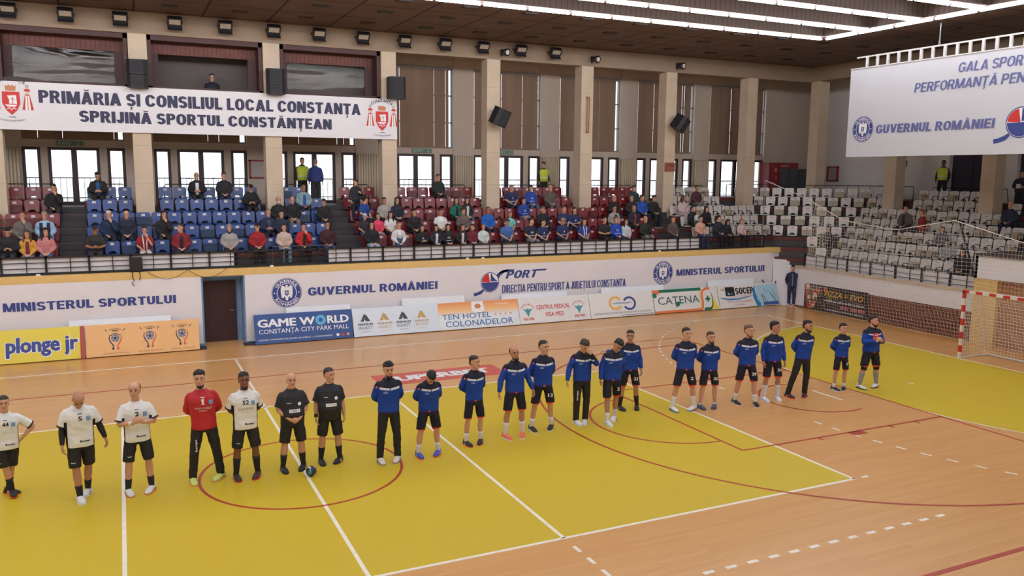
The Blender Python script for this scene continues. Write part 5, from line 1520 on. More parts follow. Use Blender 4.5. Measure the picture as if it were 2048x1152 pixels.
ARMS = {  # (elbow, wrist, hand axis, palm normal, curl) for the person's own right arm (x<0); mirrored for the other
    'behind': ((-.232, .1, 1.165), (-.075, .165, 1.03), (0.9, .05, -.25), (0, 1, 0), .5),
    'clasp': ((-.245, -.02, 1.155), (-.075, -.205, 1.0), (.8, -.25, -.35), (.25, 1, .1), .55),
    'chest': ((-.25, -.05, 1.165), (-.075, -.265, 1.215), (.75, -.1, .45), (.3, .9, .2), .6),
    'sides': ((-.235, .03, 1.15), (-.255, -.05, .905), (-.02, -.25, -1), (1, 0, 0), .4),
    'out': ((-.275, .02, 1.155), (-.345, -.07, .93), (-.15, -.25, -1), (1, -.2, 0), .45),
    'hip': ((-.41, .03, 1.19), (-.215, -.03, 1.0), (.7, .1, -.5), (.3, .9, .0), .35),
    'face': ((-.25, -.14, 1.27), (-.085, -.2, 1.5), (.4, .15, .9), (.3, 1, 0), .35),
    'reach': ((-.34, .06, 1.27), (-.52, .1, 1.33), (-1, .05, .0), (0, -.2, -1), .3),
    'pocket': ((-.25, .08, 1.16), (-.2, .13, .95), (.3, .3, -1), (1, 0, 0), .5),
    'lap': ((-.235, -.03, 1.165), (-.085, -.25, 1.03), (.55, -.75, -.2), (.2, .2, -1), .35),
    'phone': ((-.25, -.05, 1.16), (-.08, -.27, 1.12), (.6, -.6, .35), (.6, .3, .6), .6),
    'chin': ((-.2, -.22, 1.19), (-.06, -.2, 1.46), (.35, .1, .9), (.2, 1, 0), .5),
    'knee': ((-.25, -.1, 1.15), (-.15, -.33, 1.04), (.1, -1, -.35), (0, -.2, -1), .25),
}

class Body:
    def __init__(s, arms=('sides', 'sides'), pitch=0.0, yaw=0.0, roll=0.0, lean=0.0, side=0.0, sit=False, feet=None, bulk=1.0, feet_rz=(0.25, -0.25), slump=0.0, belly=0.0):
        s.arms, s.sit, s.bulk, s.belly = arms, sit, bulk, belly
        s.dz = -0.375 if sit else 0.0
        s.R1 = Matrix.Translation((0, 0, .95)) @ Matrix.Rotation(side, 4, 'Y') @ Matrix.Rotation(lean + slump, 4, 'X') @ Matrix.Translation((0, 0, -.95))
        piv = V((0, .02, 1.53))
        s.RH = Matrix.Translation(piv) @ Matrix.Rotation(yaw, 4, 'Z') @ Matrix.Rotation(pitch - slump, 4, 'X') @ Matrix.Rotation(roll, 4, 'Y') @ Matrix.Translation(-piv)
        s.feet = feet or ((-.13, 0), (.13, 0))
        s.frz = feet_rz
    def U(s, p):
        """upper body: lean about the hips, then drop when seated"""
        p = s.R1 @ V(p)
        return V((p.x, p.y, p.z + s.dz))
    def Hd(s, p):
        p = V(p)
        p = V((p.x * 1.06, p.y * 1.06, 1.534 + (p.z - 1.56) * 1.07))
        return s.U(s.RH @ p)
    def legpts(s, i):
        sg = -1 if i == 0 else 1
        if s.sit:
            fx, fy = s.feet[i]
            hip = V((sg * .09, .0, .555)); knee = V((sg * .09 + (fx - sg * .09) * .8, -.44, .535)); ank = V((fx, -.42 + fy, .085))
        else:
            fx, fy = s.feet[i][:2]
            fz = s.feet[i][2] if len(s.feet[i]) > 2 else 0
            hip = V((sg * .088, .008, .91)); ank = V((fx, fy + .03, .085 + fz))
            knee = (hip + ank) / 2 + V((sg * .012, -.022 - fz * .9, .01))
        return hip, knee, ank
    def armpts(s, i):
        el, wr, hd, nr, cu = ARMS[s.arms[i]]
        sg = 1 if i == 0 else -1
        f = lambda p: V((p[0] * sg, p[1], p[2]))
        q = lambda p: s.R1.to_3x3() @ f(p)
        return s.U(f((-.166, .012, 1.396))), s.U(f(el)), s.U(f(wr)), q(hd), q(nr), cu, sg

def build_body(P, b, m, vox, hands=True, lo=False):
    mb = MB()
    bk = b.bulk
    mb.rings([(z, rx * .94 * bk, ry * .92 * bk, cy) for z, rx, ry, cy in TORSO], 16, 0, 2.4, b.U)
    mb.tube([b.U((0, .022, 1.45)), b.U((0, .018, 1.5)), b.Hd((0, .008, 1.56)), b.Hd((0, .0, 1.62))], [.068 * bk, .062 * bk, .058 * bk, .052], 12)
    mb.rings(HEAD, 16, 0, 2.15, b.Hd)
    mb.tube([b.Hd((0, -.088, 1.70)), b.Hd((0, -.103, 1.672)), b.Hd((0, -.112, 1.655)), b.Hd((0, -.092, 1.64))], [.008, .012, .016, .011], 8)
    for sx in (-1, 1):
        mb.ball((sx * .075, .016, 1.675), (.011, .022, .034), 8, 6, 0, b.Hd)
        if not lo:
            mb.ball((sx * .03, -.082, 1.712), (.026, .016, .008), 8, 6, 0, b.Hd)
            mb.ball((sx * .036, -.066, 1.655), (.022, .022, .018), 8, 6, 0, b.Hd)
    mb.ball((0, -.083, 1.613), (.026, .015, .010), 8, 6, 0, b.Hd)
    mb.ball((0, -.078, 1.578), (.022, .018, .014), 8, 6, 0, b.Hd)
    for i in (0, 1):
        sh, el, wr, hd, nr, cu, sg = b.armpts(i)
        limb(mb, [sh * .92 + b.U((0, .01, 1.385)) * .08, sh, (sh + el) / 2, el, el + (wr - el) * .3, wr], [.05 * bk, .056 * bk, .047 * bk, .039 * bk, .042 * bk, .026], 10, 3)
        if hands: hand(mb, wr, hd, nr, sg, cu)
        h, k, a = b.legpts(i)
        q = (h + k) / 2
        limb(mb, [h + V((0, 0, .02)), q + V((0, -.008, 0)) * (0 if b.sit else 1), k, k + (a - k) * .32 + V((0, .018, 0)), k + (a - k) * .7 + V((0, .008, 0)), a], [.088 * bk, .077 * bk, .0535 * bk, .059 * bk, .044, .035], 12, 3)
        mb.tube([a + V((0, .02, .02)), a + V((0, .0, -.04)), a + V((0, -.1, -.055))], [.034, .036, .025], 8)
    return soft('body', mb, m, P, vox)

def face(P, b, brow, lo=False, eye=(40, 28, 24)):
    m = MB()
    for sx in (-1, 1): m.ball((sx * .031, -.087, 1.694), (.0135, .009, .0075), 8, 6, 0, b.Hd)
    part('eyes', m, mat('eye_dark', eye, 0.25), P, True)
    m = MB()
    for sx in (-1, 1): m.tube([b.Hd((sx * .013, -.0975, 1.713)), b.Hd((sx * .032, -.0965, 1.7195)), b.Hd((sx * .052, -.083, 1.714))], [.0045, .0055, .0035], 6)
    part('eyebrows', m, hairm(brow), P, True)
    if not lo:
        part('lips', MB().tube([b.Hd((-.022, -.090, 1.6145)), b.Hd((0, -.0985, 1.616)), b.Hd((.022, -.090, 1.6145))], [.004, .0075, .004], 6), mat('lips_rose', (168, 104, 94), 0.5), P, True)

def hair(P, b, style, c, vox):
    if style == 'none': return
    m = MB()
    if style in ('short', 'crop', 'long', 'pony', 'top', 'curly', 'balding'):
        e = {'crop': .004, 'short': .010, 'long': .016, 'pony': .013, 'top': .012, 'curly': .04, 'balding': .004}[style]
        if style == 'balding':
            m.rings([(1.645, .062, .052, .055), (1.68, .0795, .074, .043), (1.715, .083, .080, .040), (1.745, .080, .074, .044), (1.762, .066, .05, .058)], 14, 0, 2.1, b.Hd)
        else:
            m.rings([(1.748, .0752 + e * .6, .0975 + e * .25, .0165), (1.762, .0745 + e, .0945 + e * .5, .0165), (1.78, .064 + e, .082 + e * .7, .017), (1.798, .047 + e, .060 + e * .9, .016), (1.806 + e, .024, .032, .015)], 16, 0, 2.15, b.Hd)
            m.rings([(1.625, .045, .03, .062), (1.66, .068 + e * .4, .046 + e * .5, .054), (1.695, .0738 + e * .5, .062 + e * .6, .046), (1.725, .0755 + e * .6, .074 + e * .6, .036), (1.755, .0755 + e * .8, .088 + e * .4, .024)], 16, 0, 2.1, b.Hd)
            if style == 'top': m.rings([(1.77, .055, .06, -.01), (1.81, .05, .055, -.012), (1.828, .03, .035, -.005)], 12, 0, 2.2, b.Hd)
            if style == 'short': m.rings([(1.765, .058, .05, -.03), (1.79, .056, .055, -.022), (1.812, .04, .045, -.005)], 12, 0, 2.2, b.Hd)
        if style == 'long':
            for sx in (-1, 1): m.tube([b.Hd((sx * .062, .0, 1.72)), b.Hd((sx * .085, .0, 1.62)), b.U((sx * .1, -.03, 1.48)), b.U((sx * .105, -.1, 1.36))], [(.03, .035), (.03, .045), (.034, .045), (.015, .02)], 8)
            m.tube([b.Hd((0, .08, 1.7)), b.Hd((0, .1, 1.58)), b.U((0, .12, 1.42)), b.U((0, .14, 1.32))], [(.07, .04), (.08, .04), (.09, .035), (.06, .02)], 10)
        if style == 'pony':
            m.tube([b.Hd((0, .1, 1.74)), b.Hd((0, .16, 1.7)), b.Hd((0, .16, 1.58)), b.Hd((0, .13, 1.48))], [.025, .03, .028, .012], 8)
    elif style in ('cap', 'beanie', 'hood'):
        e = .014
        m.rings([(1.735, .079, .104, .012), (1.76, .078 + e * .3, .103, .013), (1.79, .066, .085, .015), (1.815, .035, .045, .015)], 14, 0, 2.1, b.Hd)
        if style == 'cap': m.tube([b.Hd((0, -.07, 1.745)), b.Hd((0, -.13, 1.738)), b.Hd((0, -.165, 1.73))], [(.06, .008), (.062, .007), (.04, .004)], 10)
        if style == 'hood':
            m.rings([(1.55, .075, .06, .05), (1.62, .088, .07, .045), (1.70, .092, .08, .04), (1.76, .088, .085, .03)], 14, 0, 2.1, b.Hd)
    soft({'cap': 'cap', 'beanie': 'beanie', 'hood': 'hood'}.get(style, 'hair'), m, c if not isinstance(c, tuple) else hairm(c), P, vox, 2)

def beard(P, b, c, vox, big=False):
    m = MB()
    g = .016 if big else .006
    m.rings([(1.55 - g, .022, .02, -.068), (1.565, .042 + g * .3, .044 + g, -.054), (1.59, .055, .066 + g * .6, -.034), (1.62, .062, .050, -.012), (1.645, .0675, .03, .0)], 14, 0, 2.1, b.Hd)
    m.tube([b.Hd((-.03, -.088, 1.618)), b.Hd((-.02, -.098, 1.631)), b.Hd((.02, -.098, 1.631)), b.Hd((.03, -.088, 1.618))], [.005, .006, .006, .005], 6)
    soft('beard', m, hairm(c), P, vox, 1)

def top(P, b, m, vox, sleeve='long', hem=.88, loose=1.0, collar=False, name='shirt'):
    mb = MB()
    bk = b.bulk
    pr = [q for q in TORSO if q[0] >= hem]
    g = .016 * loose
    prof = [(hem, .168 * bk + g, .116 * bk + g + b.belly * .4, .008 - b.belly * .5)]
    for z, rx, ry, cy in pr:
        bl = b.belly * max(0, 1 - abs(z - 1.08) / .22)
        prof.append((z, max(rx * bk, .170 * bk) + g if z < 1.40 else rx * bk + g * .8, ry * bk + g * (1 if z < 1.4 else .7) + bl, cy - bl))
    if prof[1][0] - hem < .01: prof.pop(1)
    mb.rings(prof, 18, 0, 2.4, b.U)
    if collar: mb.tube([b.U((0, .02, 1.46)), b.U((0, .02, 1.49)), b.U((0, .01, 1.525))], [(.085 * bk, .078 * bk), (.07 * bk, .066 * bk), (.066 * bk, .062 * bk)], 14, up=(0, 1, 0))
    for i in (0, 1):
        sh, el, wr, *_ = b.armpts(i)
        inn = b.U((.06 * (-1 if i == 0 else 1),   .012, 1.385))
        if sleeve == 'long': limb(mb, [inn, sh, (sh + el) / 2, el, el + (wr - el) * .4, el + (wr - el) * .96], [.058 * bk, .06 * bk + g * .3, .057 * bk + g * .6, .05 * bk + g * .6, .048 * bk + g * .5, .037], 12, 3)
        elif sleeve == 'short': limb(mb, [inn, sh, (sh + el) / 2, sh + (el - sh) * .85], [.058 * bk, .06 * bk + g * .4, .057 * bk + g, .057 * bk + g], 12, 3)
    return soft(name, mb, m, P, vox)

def cuffs(P, b, m, at=.83, long=False):
    mb = MB()
    for i in (0, 1):
        sh, el, wr, *_ = b.armpts(i)
        A, B = (el, wr) if long else (sh, el)
        p = A + (B - A) * at; d = (B - A).normalized()
        r = .04 if long else (.062 * b.bulk + .019)
        mb.tube([p - d * .011, p + d * .011], r, 14)
    part('sleeve_trim', mb, m, P, True)

def sleeves(P, b, m, vox, which=(0, 1), a0=0.35, name='arm_sleeve'):
    mb = MB()
    for i in which:
        sh, el, wr, *_ = b.armpts(i)
        limb(mb, [sh + (el - sh) * .7, el, el + (wr - el) * .35, el + (wr - el) * .95], [.05 * b.bulk, .045 * b.bulk, .047 * b.bulk, .032], 10, 3)
    soft(name, mb, m, P, vox, 1)

def bottoms(P, b, m, vox, kind='shorts', name=None):
    mb = MB()
    bk = b.bulk
    if b.sit: mb.rings([(.90, .168 * bk, .115 * bk, .01), (.96, .176 * bk, .124 * bk, .01), (1.02, .168 * bk, .115 * bk, .008)], 16, 0, 2.4, b.U)
    else: mb.rings([(.82, .13, .10, .008), (.87, .165 * bk, .122 * bk, .01), (.95, .182 * bk, .13 * bk, .01), (1.0, .172 * bk, .12 * bk, .008)], 16, 0, 2.4, b.U)
    for i in (0, 1):
        h, k, a = b.legpts(i)
        q = (h + k) / 2
        sg = -1 if i == 0 else 1
        if kind == 'shorts': limb(mb, [h + V((0, 0, .03)), h + (k - h) * .35 + V((sg * .008, -.004, 0)), h + (k - h) * .92 + V((sg * .012, -.006, 0))], [.096 * bk, .094 * bk, .086 * bk], 14, 3)
        else: limb(mb, [h + V((0, 0, .03)), q, k, k + (a - k) * .4 + V((0, .012, 0)), a + V((0, .01, -.015))], [.098 * bk, .09 * bk, .073 * bk, .069 * bk, .062 * bk], 12, 3)
    return soft(name or ('shorts' if kind == 'shorts' else 'trousers'), mb, m, P, vox)

def socks(P, b, m, top_=.30, name='sock'):
    for i in (0, 1):
        h, k, a = b.legpts(i)
        c = k + (a - k) * .35 + V((0, .012, 0))
        full = smoothpath([k, c, a, a + V((0, 0, -.03))], 5)
        L = [p for p in full if p.z < a.z + top_ - .085 + .01]
        rr = []
        for p in L:
            t = max(0, min(1, (p.z - a.z) / max(.01, c.z - a.z)))
            rr.append((.036 + (.056 * b.bulk - .036) * t) + .006)
        part(name, MB().tube(L, rr, 12), m, P, True)

def shoes(P, b, m, sole, vox, accent=None):
    for i in (0, 1):
        h, k, a = b.legpts(i)
        rz = b.frz[i]
        g = 0 if b.sit else 0
        R = Matrix.Rotation(rz, 3, 'Z')
        z0 = a.z - .085
        loc = lambda p: V((a.x, a.y, z0)) + R @ V(p)
        mb = MB()
        sec = [(.085, .03, .05), (.068, .041, .07), (.02, .046, .086), (-.03, .049, .078), (-.09, .055, .062), (-.145, .053, .05), (-.19, .041, .04), (-.215, .018, .028)]
        n_ = 12
        base = len(mb.v)
        for y, w_, hh in sec:
            for j in range(n_):
                t = 2 * PI * j / n_
                zz = max(-0.55, math.sin(t)) * hh * .62 + hh * .5
                mb.v.append(loc((math.cos(t) * w_, y, .012 + zz)))
        for q in range(len(sec) - 1):
            for j in range(n_):
                j2 = (j + 1) % n_
                mb.f.append((base + q * n_ + j, base + (q + 1) * n_ + j, base + (q + 1) * n_ + j2, base + q * n_ + j2)); mb.mi.append(0)
        mb.f.append(tuple(base + j for j in range(n_))); mb.mi.append(0)
        mb.f.append(tuple(base + (len(sec) - 1) * n_ + j for j in range(n_))[::-1]); mb.mi.append(0)
        mb.tube([loc((0, .035, .075)), loc((0, .03, .105))], [.043, .042], 12)
        sh = part('shoe', mb, m, P, True)
        out = [(w_ + .004, y) for y, w_, _ in sec]
        poly = [(x, y) for x, y in out] + [(-x, y) for x, y in out[::-1]]
        o3 = loc((0, 0, 0))
        part('sole', MB().prism(poly, o3, R @ V((1, 0, 0)), R @ V((0, 1, 0)), V((0, 0, .02))), sole, sh)
        if accent:
            s2 = MB()
            for sx in (-1, 1): s2.flat([(.0, .0), (.05, .012), (.07, .035), (.05, .03)], loc((sx * .052, -.07, .02)), R @ V((0, 1, 0)), V((-sx * .12, 0, 1)))
            part('shoe_stripe', s2, accent, sh)

PRINTS = []
def print_on(P, target, mb, m, name='print'):
    """flat artwork in local x,z laid on the front of a garment after it is built"""
    PRINTS.append((P, target, mb, m, name))
def finish_prints():
    import bmesh
    for P, target, mb, m, name in PRINTS:
        bm = bmesh.new()
        bv = [bm.verts.new(p) for p in mb.v]
        for f in mb.f:
            try: bm.faces.new([bv[i] for i in f])
            except ValueError: pass
        bmesh.ops.triangulate(bm, faces=bm.faces[:])
        for _ in range(4):
            es = [e for e in bm.edges if e.calc_length() > .014]
            if not es: break
            bmesh.ops.subdivide_edges(bm, edges=es, cuts=1)
            bmesh.ops.triangulate(bm, faces=bm.faces[:])
        bm.verts.index_update()
        mb = MB().add([v.co.copy() for v in bm.verts], [tuple(v.index for v in f.verts) for f in bm.faces])
        bm.free()
        me = target.data
        tree = BVHTree.FromPolygons([v.co for v in me.vertices], [tuple(p.vertices) for p in me.polygons])
        ok = True
        for i, p in enumerate(mb.v):
            h = tree.ray_cast(V((p.x, -1.0, p.z)), V((0, 1, 0)))
            if h[0] is None: h = tree.find_nearest(V((p.x, -.2, p.z)))
            mb.v[i] = V((p.x, h[0].y - .004 - p.y * 0.0, p.z))
        part(name, mb, m, P)
    PRINTS.clear()
def ptext(s, x, z, w_, cap, bold=.02, sh=0.0): return put_text(MB(), s, V((x, 0, z)), V((1, 0, 0)), V((0, 0, 1)), w_, cap, bold, sh, align='C')
def pdisc(mb, x, z, r, n_=16, mi=0): return disc(mb, V((x, 0, z)), V((1, 0, 0)), V((0, 0, 1)), r, n_, mi)
def prect(mb, x0, z0, x1, z1, nx=6, mi=0):
    for i in range(nx):
        a, b = x0 + (x1 - x0) * i / nx, x0 + (x1 - x0) * (i + 1) / nx
        mb.flat([(a, z0), (b, z0), (b, z1), (a, z1)], (0, 0, 0), (1, 0, 0), (0, 0, 1), mi)
    return mb
# ---------------------------------------------------------------- kit materials
n = N('blue_training_jacket', 0.65, 0.3)
nav, blu = (24, 26, 44), (22, 62, 150)
zz = n.math('ADD', n.z, n.mul(n.math('ABSOLUTE', n.x), -0.12))
c0 = n.mix(n.gt(zz, 1.345), n.ramp(n.noise(8), [(0.3, blu), (0.7, (26, 70, 162))]), nav)
strp = n.mul(n.mul(n.band(zz, 1.315, 1.352), n.lt(n.y, 0.02)), n.mul(n.lt(n.math('ABSOLUTE', n.x), 0.172), n.gt(n.math('ABSOLUTE', n.x), 0.008)))
c0 = n.mix(strp, c0, (214, 214, 218))
M_jacket = n.done(n.mix(n.band(n.z, 0.0, 0.935), c0, (52, 40, 110)))
n = N('keeper_jacket', 0.65, 0.3)
zz = n.math('ADD', n.z, n.mul(n.math('ABSOLUTE', n.x), -0.12))
c0 = n.mix(n.gt(zz, 1.345), (24, 66, 158), nav)
strp = n.mul(n.mul(n.band(zz, 1.325, 1.352), n.lt(n.y, 0.02)), n.band(n.math('ABSOLUTE', n.x), 0.07, 0.172))
c0 = n.mix(strp, c0, (214, 214, 218))
c0 = n.mix(n.mul(n.mul(n.lt(n.math('ABSOLUTE', n.x), 0.075), n.lt(n.y, 0.0)), n.band(n.z, 1.29, 1.385)), c0, (206, 52, 74))
c0 = n.mix(n.mul(n.mul(n.lt(n.math('ABSOLUTE', n.x), 0.08), n.lt(n.y, 0.0)), n.band(n.z, 1.18, 1.29)), c0, (240, 138, 60))
M_keeper = n.done(n.mix(n.band(n.z, 0.0, 0.935), c0, (40, 40, 90)))
n = N('navy_orange_shorts', 0.7, 0.3)
M_nshort = n.done(n.mix(n.lt(n.z, 0.568), n.ramp(n.noise(6), [(0.3, (30, 30, 44)), (0.7, (36, 34, 52))]), (232, 84, 58)))
n = N('white_black_jersey', 0.7, 0.3)
sd = n.mul(n.gt(n.math('ABSOLUTE', n.x), 0.176), n.mul(n.lt(n.z, 1.27), n.lt(n.math('ABSOLUTE', n.x), 0.215)))
M_wj = n.done(n.mix(sd, n.ramp(n.noise(7), [(0.3, (222, 222, 220)), (0.7, (236, 236, 234))]), (32, 30, 34)))
M_redj = mat('red_jersey', (186, 34, 42), 0.7, 0.05, 8)
M_bk = mat('black_shorts', (32, 30, 32), 0.75, 0.1, 8)
M_polo = mat('black_polo', (36, 36, 42), 0.75, 0.08, 8)
M_bpants = mat('black_trousers', (32, 31, 33), 0.75, 0.1, 6)
M_wsock = mat('white_sock', (220, 214, 210), 0.8); M_bsock = mat('black_sock', (30, 30, 32), 0.8)
SH = lambda c: mat('shoe_%d_%d_%d' % c, c, 0.5, 0.05, 14)
M_trk = mat('navy_tracksuit', (38, 42, 76), 0.7, 0.08, 8)
HI = 0.0085
def wrinkle(m, k=0.35):
    """soft creases on a garment material"""
    nt = m.node_tree
    b = nt.nodes['Principled BSDF']
    tc = nt.nodes.new('ShaderNodeTexCoord'); mp = nt.nodes.new('ShaderNodeMapping'); nz = nt.nodes.new('ShaderNodeTexNoise'); bp = nt.nodes.new('ShaderNodeBump')
    mp.inputs['Scale'].default_value = (1.6, 1.6, 0.8); mp.inputs['Rotation'].default_value = (0, 0.5, 0)
    nz.inputs['Scale'].default_value = 9; nz.inputs['Detail'].default_value = 2; nz.inputs['Distortion'].default_value = 1.2
    bp.inputs['Strength'].default_value = k; bp.inputs['Distance'].default_value = 0.03
    nt.links.new(tc.outputs['Object'], mp.inputs[0]); nt.links.new(mp.outputs[0], nz.inputs['Vector']); nt.links.new(nz.outputs['Fac'], bp.inputs['Height']); nt.links.new(bp.outputs[0], b.inputs['Normal'])
for m_ in (M_jacket, M_keeper, M_nshort, M_wj, M_redj, M_bk, M_polo, M_bpants, M_trk): wrinkle(m_)
_cl = clothm
def clothm(c, rough=0.8):
    new = 'cloth_%d_%d_%d' % c not in MATS
    m = _cl(c, rough)
    if new: wrinkle(m, 0.45)
    return m

def base(name, label, x, y, z, rz, sc, cat='person'):
    t = thing(name, label, cat, (x, y, z), rz)
    t.scale = (sc, sc, sc)
    return t

def player(label, x, y, rz, H, kit, num=None, skin_='fair', hairst='short', hc=(38, 30, 28), bd=None, arms=('behind', 'behind'), feet=None, shoe=((225, 225, 228), (230, 230, 230)), pants='shorts', sock='white', prints=None, **kw):
    P = base('person', label, x, y, 0.0, math.radians(rz), H / 1.785)
    b = Body(arms=arms, feet=feet, **kw)
    build_body(P, b, skin(skin_), HI)
    face(P, b, hc if hairst not in ('none',) else (90, 70, 60))
    hair(P, b, hairst, hc, HI)
    if bd: beard(P, b, bd[0], HI, bd[1])
    V2 = 0.011
    if kit == 'blue':
        s = top(P, b, M_jacket, V2, 'long', .895, 1.15, True, 'jacket')
        m = MB(); prect(m, -0.115, 1.268, -0.045, 1.274, 3); prect(m, -0.115, 1.29, -0.045, 1.296, 3)
        for q in (-.112, -.088, -.07, -.05): m.flat([(q, 1.274), (q + .006, 1.274), (q + .006, 1.29), (q, 1.29)], (0, 0, 0), (1, 0, 0), (0, 0, 1))
        print_on(P, s, m, mat('jacket_logo', (176, 190, 220), 0.6), 'chest_logo')
        part('sleeve_badge', MB().ball(tuple(b.armpts(0)[0] + V((-.05, -.045, -.03))), (.022, .012, .022), 8, 6), mat('badge_red', (210, 80, 90), 0.6), P)
    elif kit == 'keeper':
        s = top(P, b, M_keeper, V2, 'long', .90, 1.3, True, 'jacket')
        print_on(P, s, ptext('43', -.0, 1.315, .08, .05, .03), mat('num_white', (240, 236, 236), 0.6, 0), 'shirt_number')
    elif kit == 'white':
        s = top(P, b, M_wj, V2, 'short', .86, 1.15, False, 'jersey')
        cuffs(P, b, M_bk)
        print_on(P, s, ptext(num, .0, 1.285, .045 * len(num) + .012, .075, .03), mat('num_black', (36, 34, 38), 0.6, 0), 'shirt_number')
        m = ptext('Borsec', .05, .945, .14, .035, .045); print_on(P, s, m, mat('num_black', (36, 34, 38)), 'sponsor_lettering')
        m = MB(); prect(m, .085, 1.27, .145, 1.345, 3); print_on(P, s, m, mat('club_badge', (122, 158, 204), 0.6, 0.1, 30), 'club_badge')
        m = ptext('kempa', .0, 1.385, .06, .018, .05); print_on(P, s, m, mat('num_black', (36, 34, 38)), 'maker_lettering')
        if num == '52': print_on(P, s, ptext('GAME WORLD', .0, 1.2, .26, .035, .01), mat('faint_gold', (190, 176, 150), 0.6, 0), 'sponsor_lettering')
    elif kit == 'red':
        s = top(P, b, M_redj, V2, 'long', .87, 1.15, False, 'jersey')
        wm_ = mat('num_white', (240, 236, 236), 0.6, 0)
        print_on(P, s, MB().flat([(-.006, 1.285), (.014, 1.285), (.014, 1.37), (-.004, 1.37), (-.022, 1.356), (-.018, 1.344), (-.006, 1.35)], (0, 0, 0), (1, 0, 0), (0, 0, 1)).flat([(-.02, 1.28), (.028, 1.28), (.028, 1.292), (-.02, 1.292)], (0, 0, 0), (1, 0, 0), (0, 0, 1)), wm_, 'shirt_number')
        print_on(P, s, ptext('GAME WORLD', .0, 1.205, .25, .035, .01), wm_, 'sponsor_lettering'); print_on(P, s, ptext('AGENCY', .0, 1.165, .12, .028, .01), wm_, 'sponsor_lettering')
        print_on(P, s, ptext('kempa', .0, 1.385, .06, .018, .05), wm_, 'maker_lettering')
        m = MB(); m.flat([(.085, 1.345), (.145, 1.345), (.145, 1.29), (.115, 1.265), (.085, 1.29)], (0, 0, 0), (1, 0, 0), (0, 0, 1)); print_on(P, s, m, mat('club_badge', (122, 158, 204)), 'club_badge')
    elif kit == 'ref':
        s = top(P, b, M_polo, V2, 'short', .86, 1.2, True, 'polo_shirt')
        wm_ = mat('num_white', (240, 236, 236), 0.6, 0)
        m = MB(); prect(m, -.09, 1.125, .1, 1.18, 8); print_on(P, s, m, wm_, 'sponsor_patch')
        m = MB()
        for q in (-.07, -.03, .01, .055): m.flat([(q, 1.137), (q + .03, 1.137), (q + .026, 1.168), (q + .004, 1.168)], (0, 0, 0), (1, 0, 0), (0, 0, 1))
        PRINTS.append((P, s, m, M_bk, 'patch_marks'))
        m = MB(); pdisc(m, .1, 1.265, .03); print_on(P, s, m, wm_, 'round_badge')
        print_on(P, s, ptext('handball', -.085, 1.285, .07, .016, .04), wm_, 'maker_lettering')
    elif kit == 'track':
        s = top(P, b, M_trk, V2, 'long', .86, 1.35, True, 'jacket')
        m = MB(); m.flat([(-.006, .9), (.006, .9), (.006, 1.42), (-.006, 1.42)], (0, 0, 0), (1, 0, 0), (0, 0, 1)); print_on(P, s, m, mat('zip_pale', (190, 190, 196), 0.6), 'zip')
    if pants == 'shorts':
        q = bottoms(P, b, {'blue': M_nshort, 'keeper': M_nshort}.get(kit, M_bk), V2)
        if kit in ('blue', 'keeper') and num: print_on(P, q, ptext(num, .125, .68, .04 * len(num) + .02, .075, .035), mat('num_white', (240, 236, 236)), 'shorts_number')
        if kit in ('blue', 'keeper'):
            m = MB(); m.flat([(-.05, .925), (-.01, .94), (.005, .918), (-.02, .9)], (0, 0, 0), (1, 0, 0), (0, 0, 1)); print_on(P, s if kit != 'blue' else s, m, mat('badge_orange', (226, 84, 70), 0.6, 0), 'jersey_corner')
        if kit == 'white': print_on(P, q, ptext('kempa', -.13, .63, .06, .018, .05), mat('num_white', (240, 236, 236)), 'maker_lettering')
        if sock: socks(P, b, {'white': M_wsock, 'black': M_bsock, 'grey': mat('grey_sock', (150, 146, 144), 0.8)}.get(sock[0] if isinstance(sock, tuple) else sock), sock[1] if isinstance(sock, tuple) else .22)
    else:
        q = bottoms(P, b, M_trk if kit == 'track' else M_bpants, V2, 'long')
        if kit in ('red', 'blue') and pants == 'long_print':
            m = put_text(MB(), 'kempa', V((-.11, 0, .52)), V((0, 0, 1)), V((-1, 0, 0)), .2, .035, .03); print_on(P, q, m, mat('num_white', (240, 236, 236)), 'leg_lettering')
    shoes(P, b, SH(shoe[0]), SH(shoe[1]), V2, SH((240, 240, 240)) if sum(shoe[0]) < 420 else SH((120, 120, 126)))
    if prints: prints(P, b)
    return P, b

W, K = (226, 226, 230), (34, 32, 36)
def wrist_strap(i, m, name='wristband', w_=.025):
    def f(P, b):
        sh, el, wr, *_ = b.armpts(i)
        d = (wr - el).normalized(); p = wr - d * .035
        part(name, MB().tube([p - d * w_, p + d * w_], .035, 12), m, P, True)
    return f
sp = lambda a, c=None: ((-a, 0), (a if c is None else c, 0))
# home side, white
player('player in white 44 at the edge of the line with hand on hip', -4.72, 0.75, 8, 1.72, 'white', '44', 'fair', 'crop', (52, 44, 40), None, ('sides', 'hip'), ((.03, -.02, .02), (-.02, .13)), (K, (220, 70, 60)), sock=('black', .3), feet_rz=(.1, .9))
player('bald player in white 5 looking down with black arm sleeves', -3.6, .12, 10, 1.92, 'white', '5', 'mid', 'none', (80, 60, 50), None, ('sides', 'out'), ((-.06, -.1), (.09, .18)), (W, W), sock=('black', .26), pitch=.8, feet_rz=(.05, -.5), bulk=1.05, prints=lambda P, b: sleeves(P, b, M_bk, .011))
player('balding player in white 2 clasping his hands before his chest', -2.74, .03, 4, 1.92, 'white', '2', 'fair', 'balding', (64, 52, 46), None, ('chest', 'chest'), sp(.17), (W, (224, 120, 100)), sock=('black', .25), yaw=-.25, feet_rz=(.15, -.45), prints=wrist_strap(0, M_wsock))
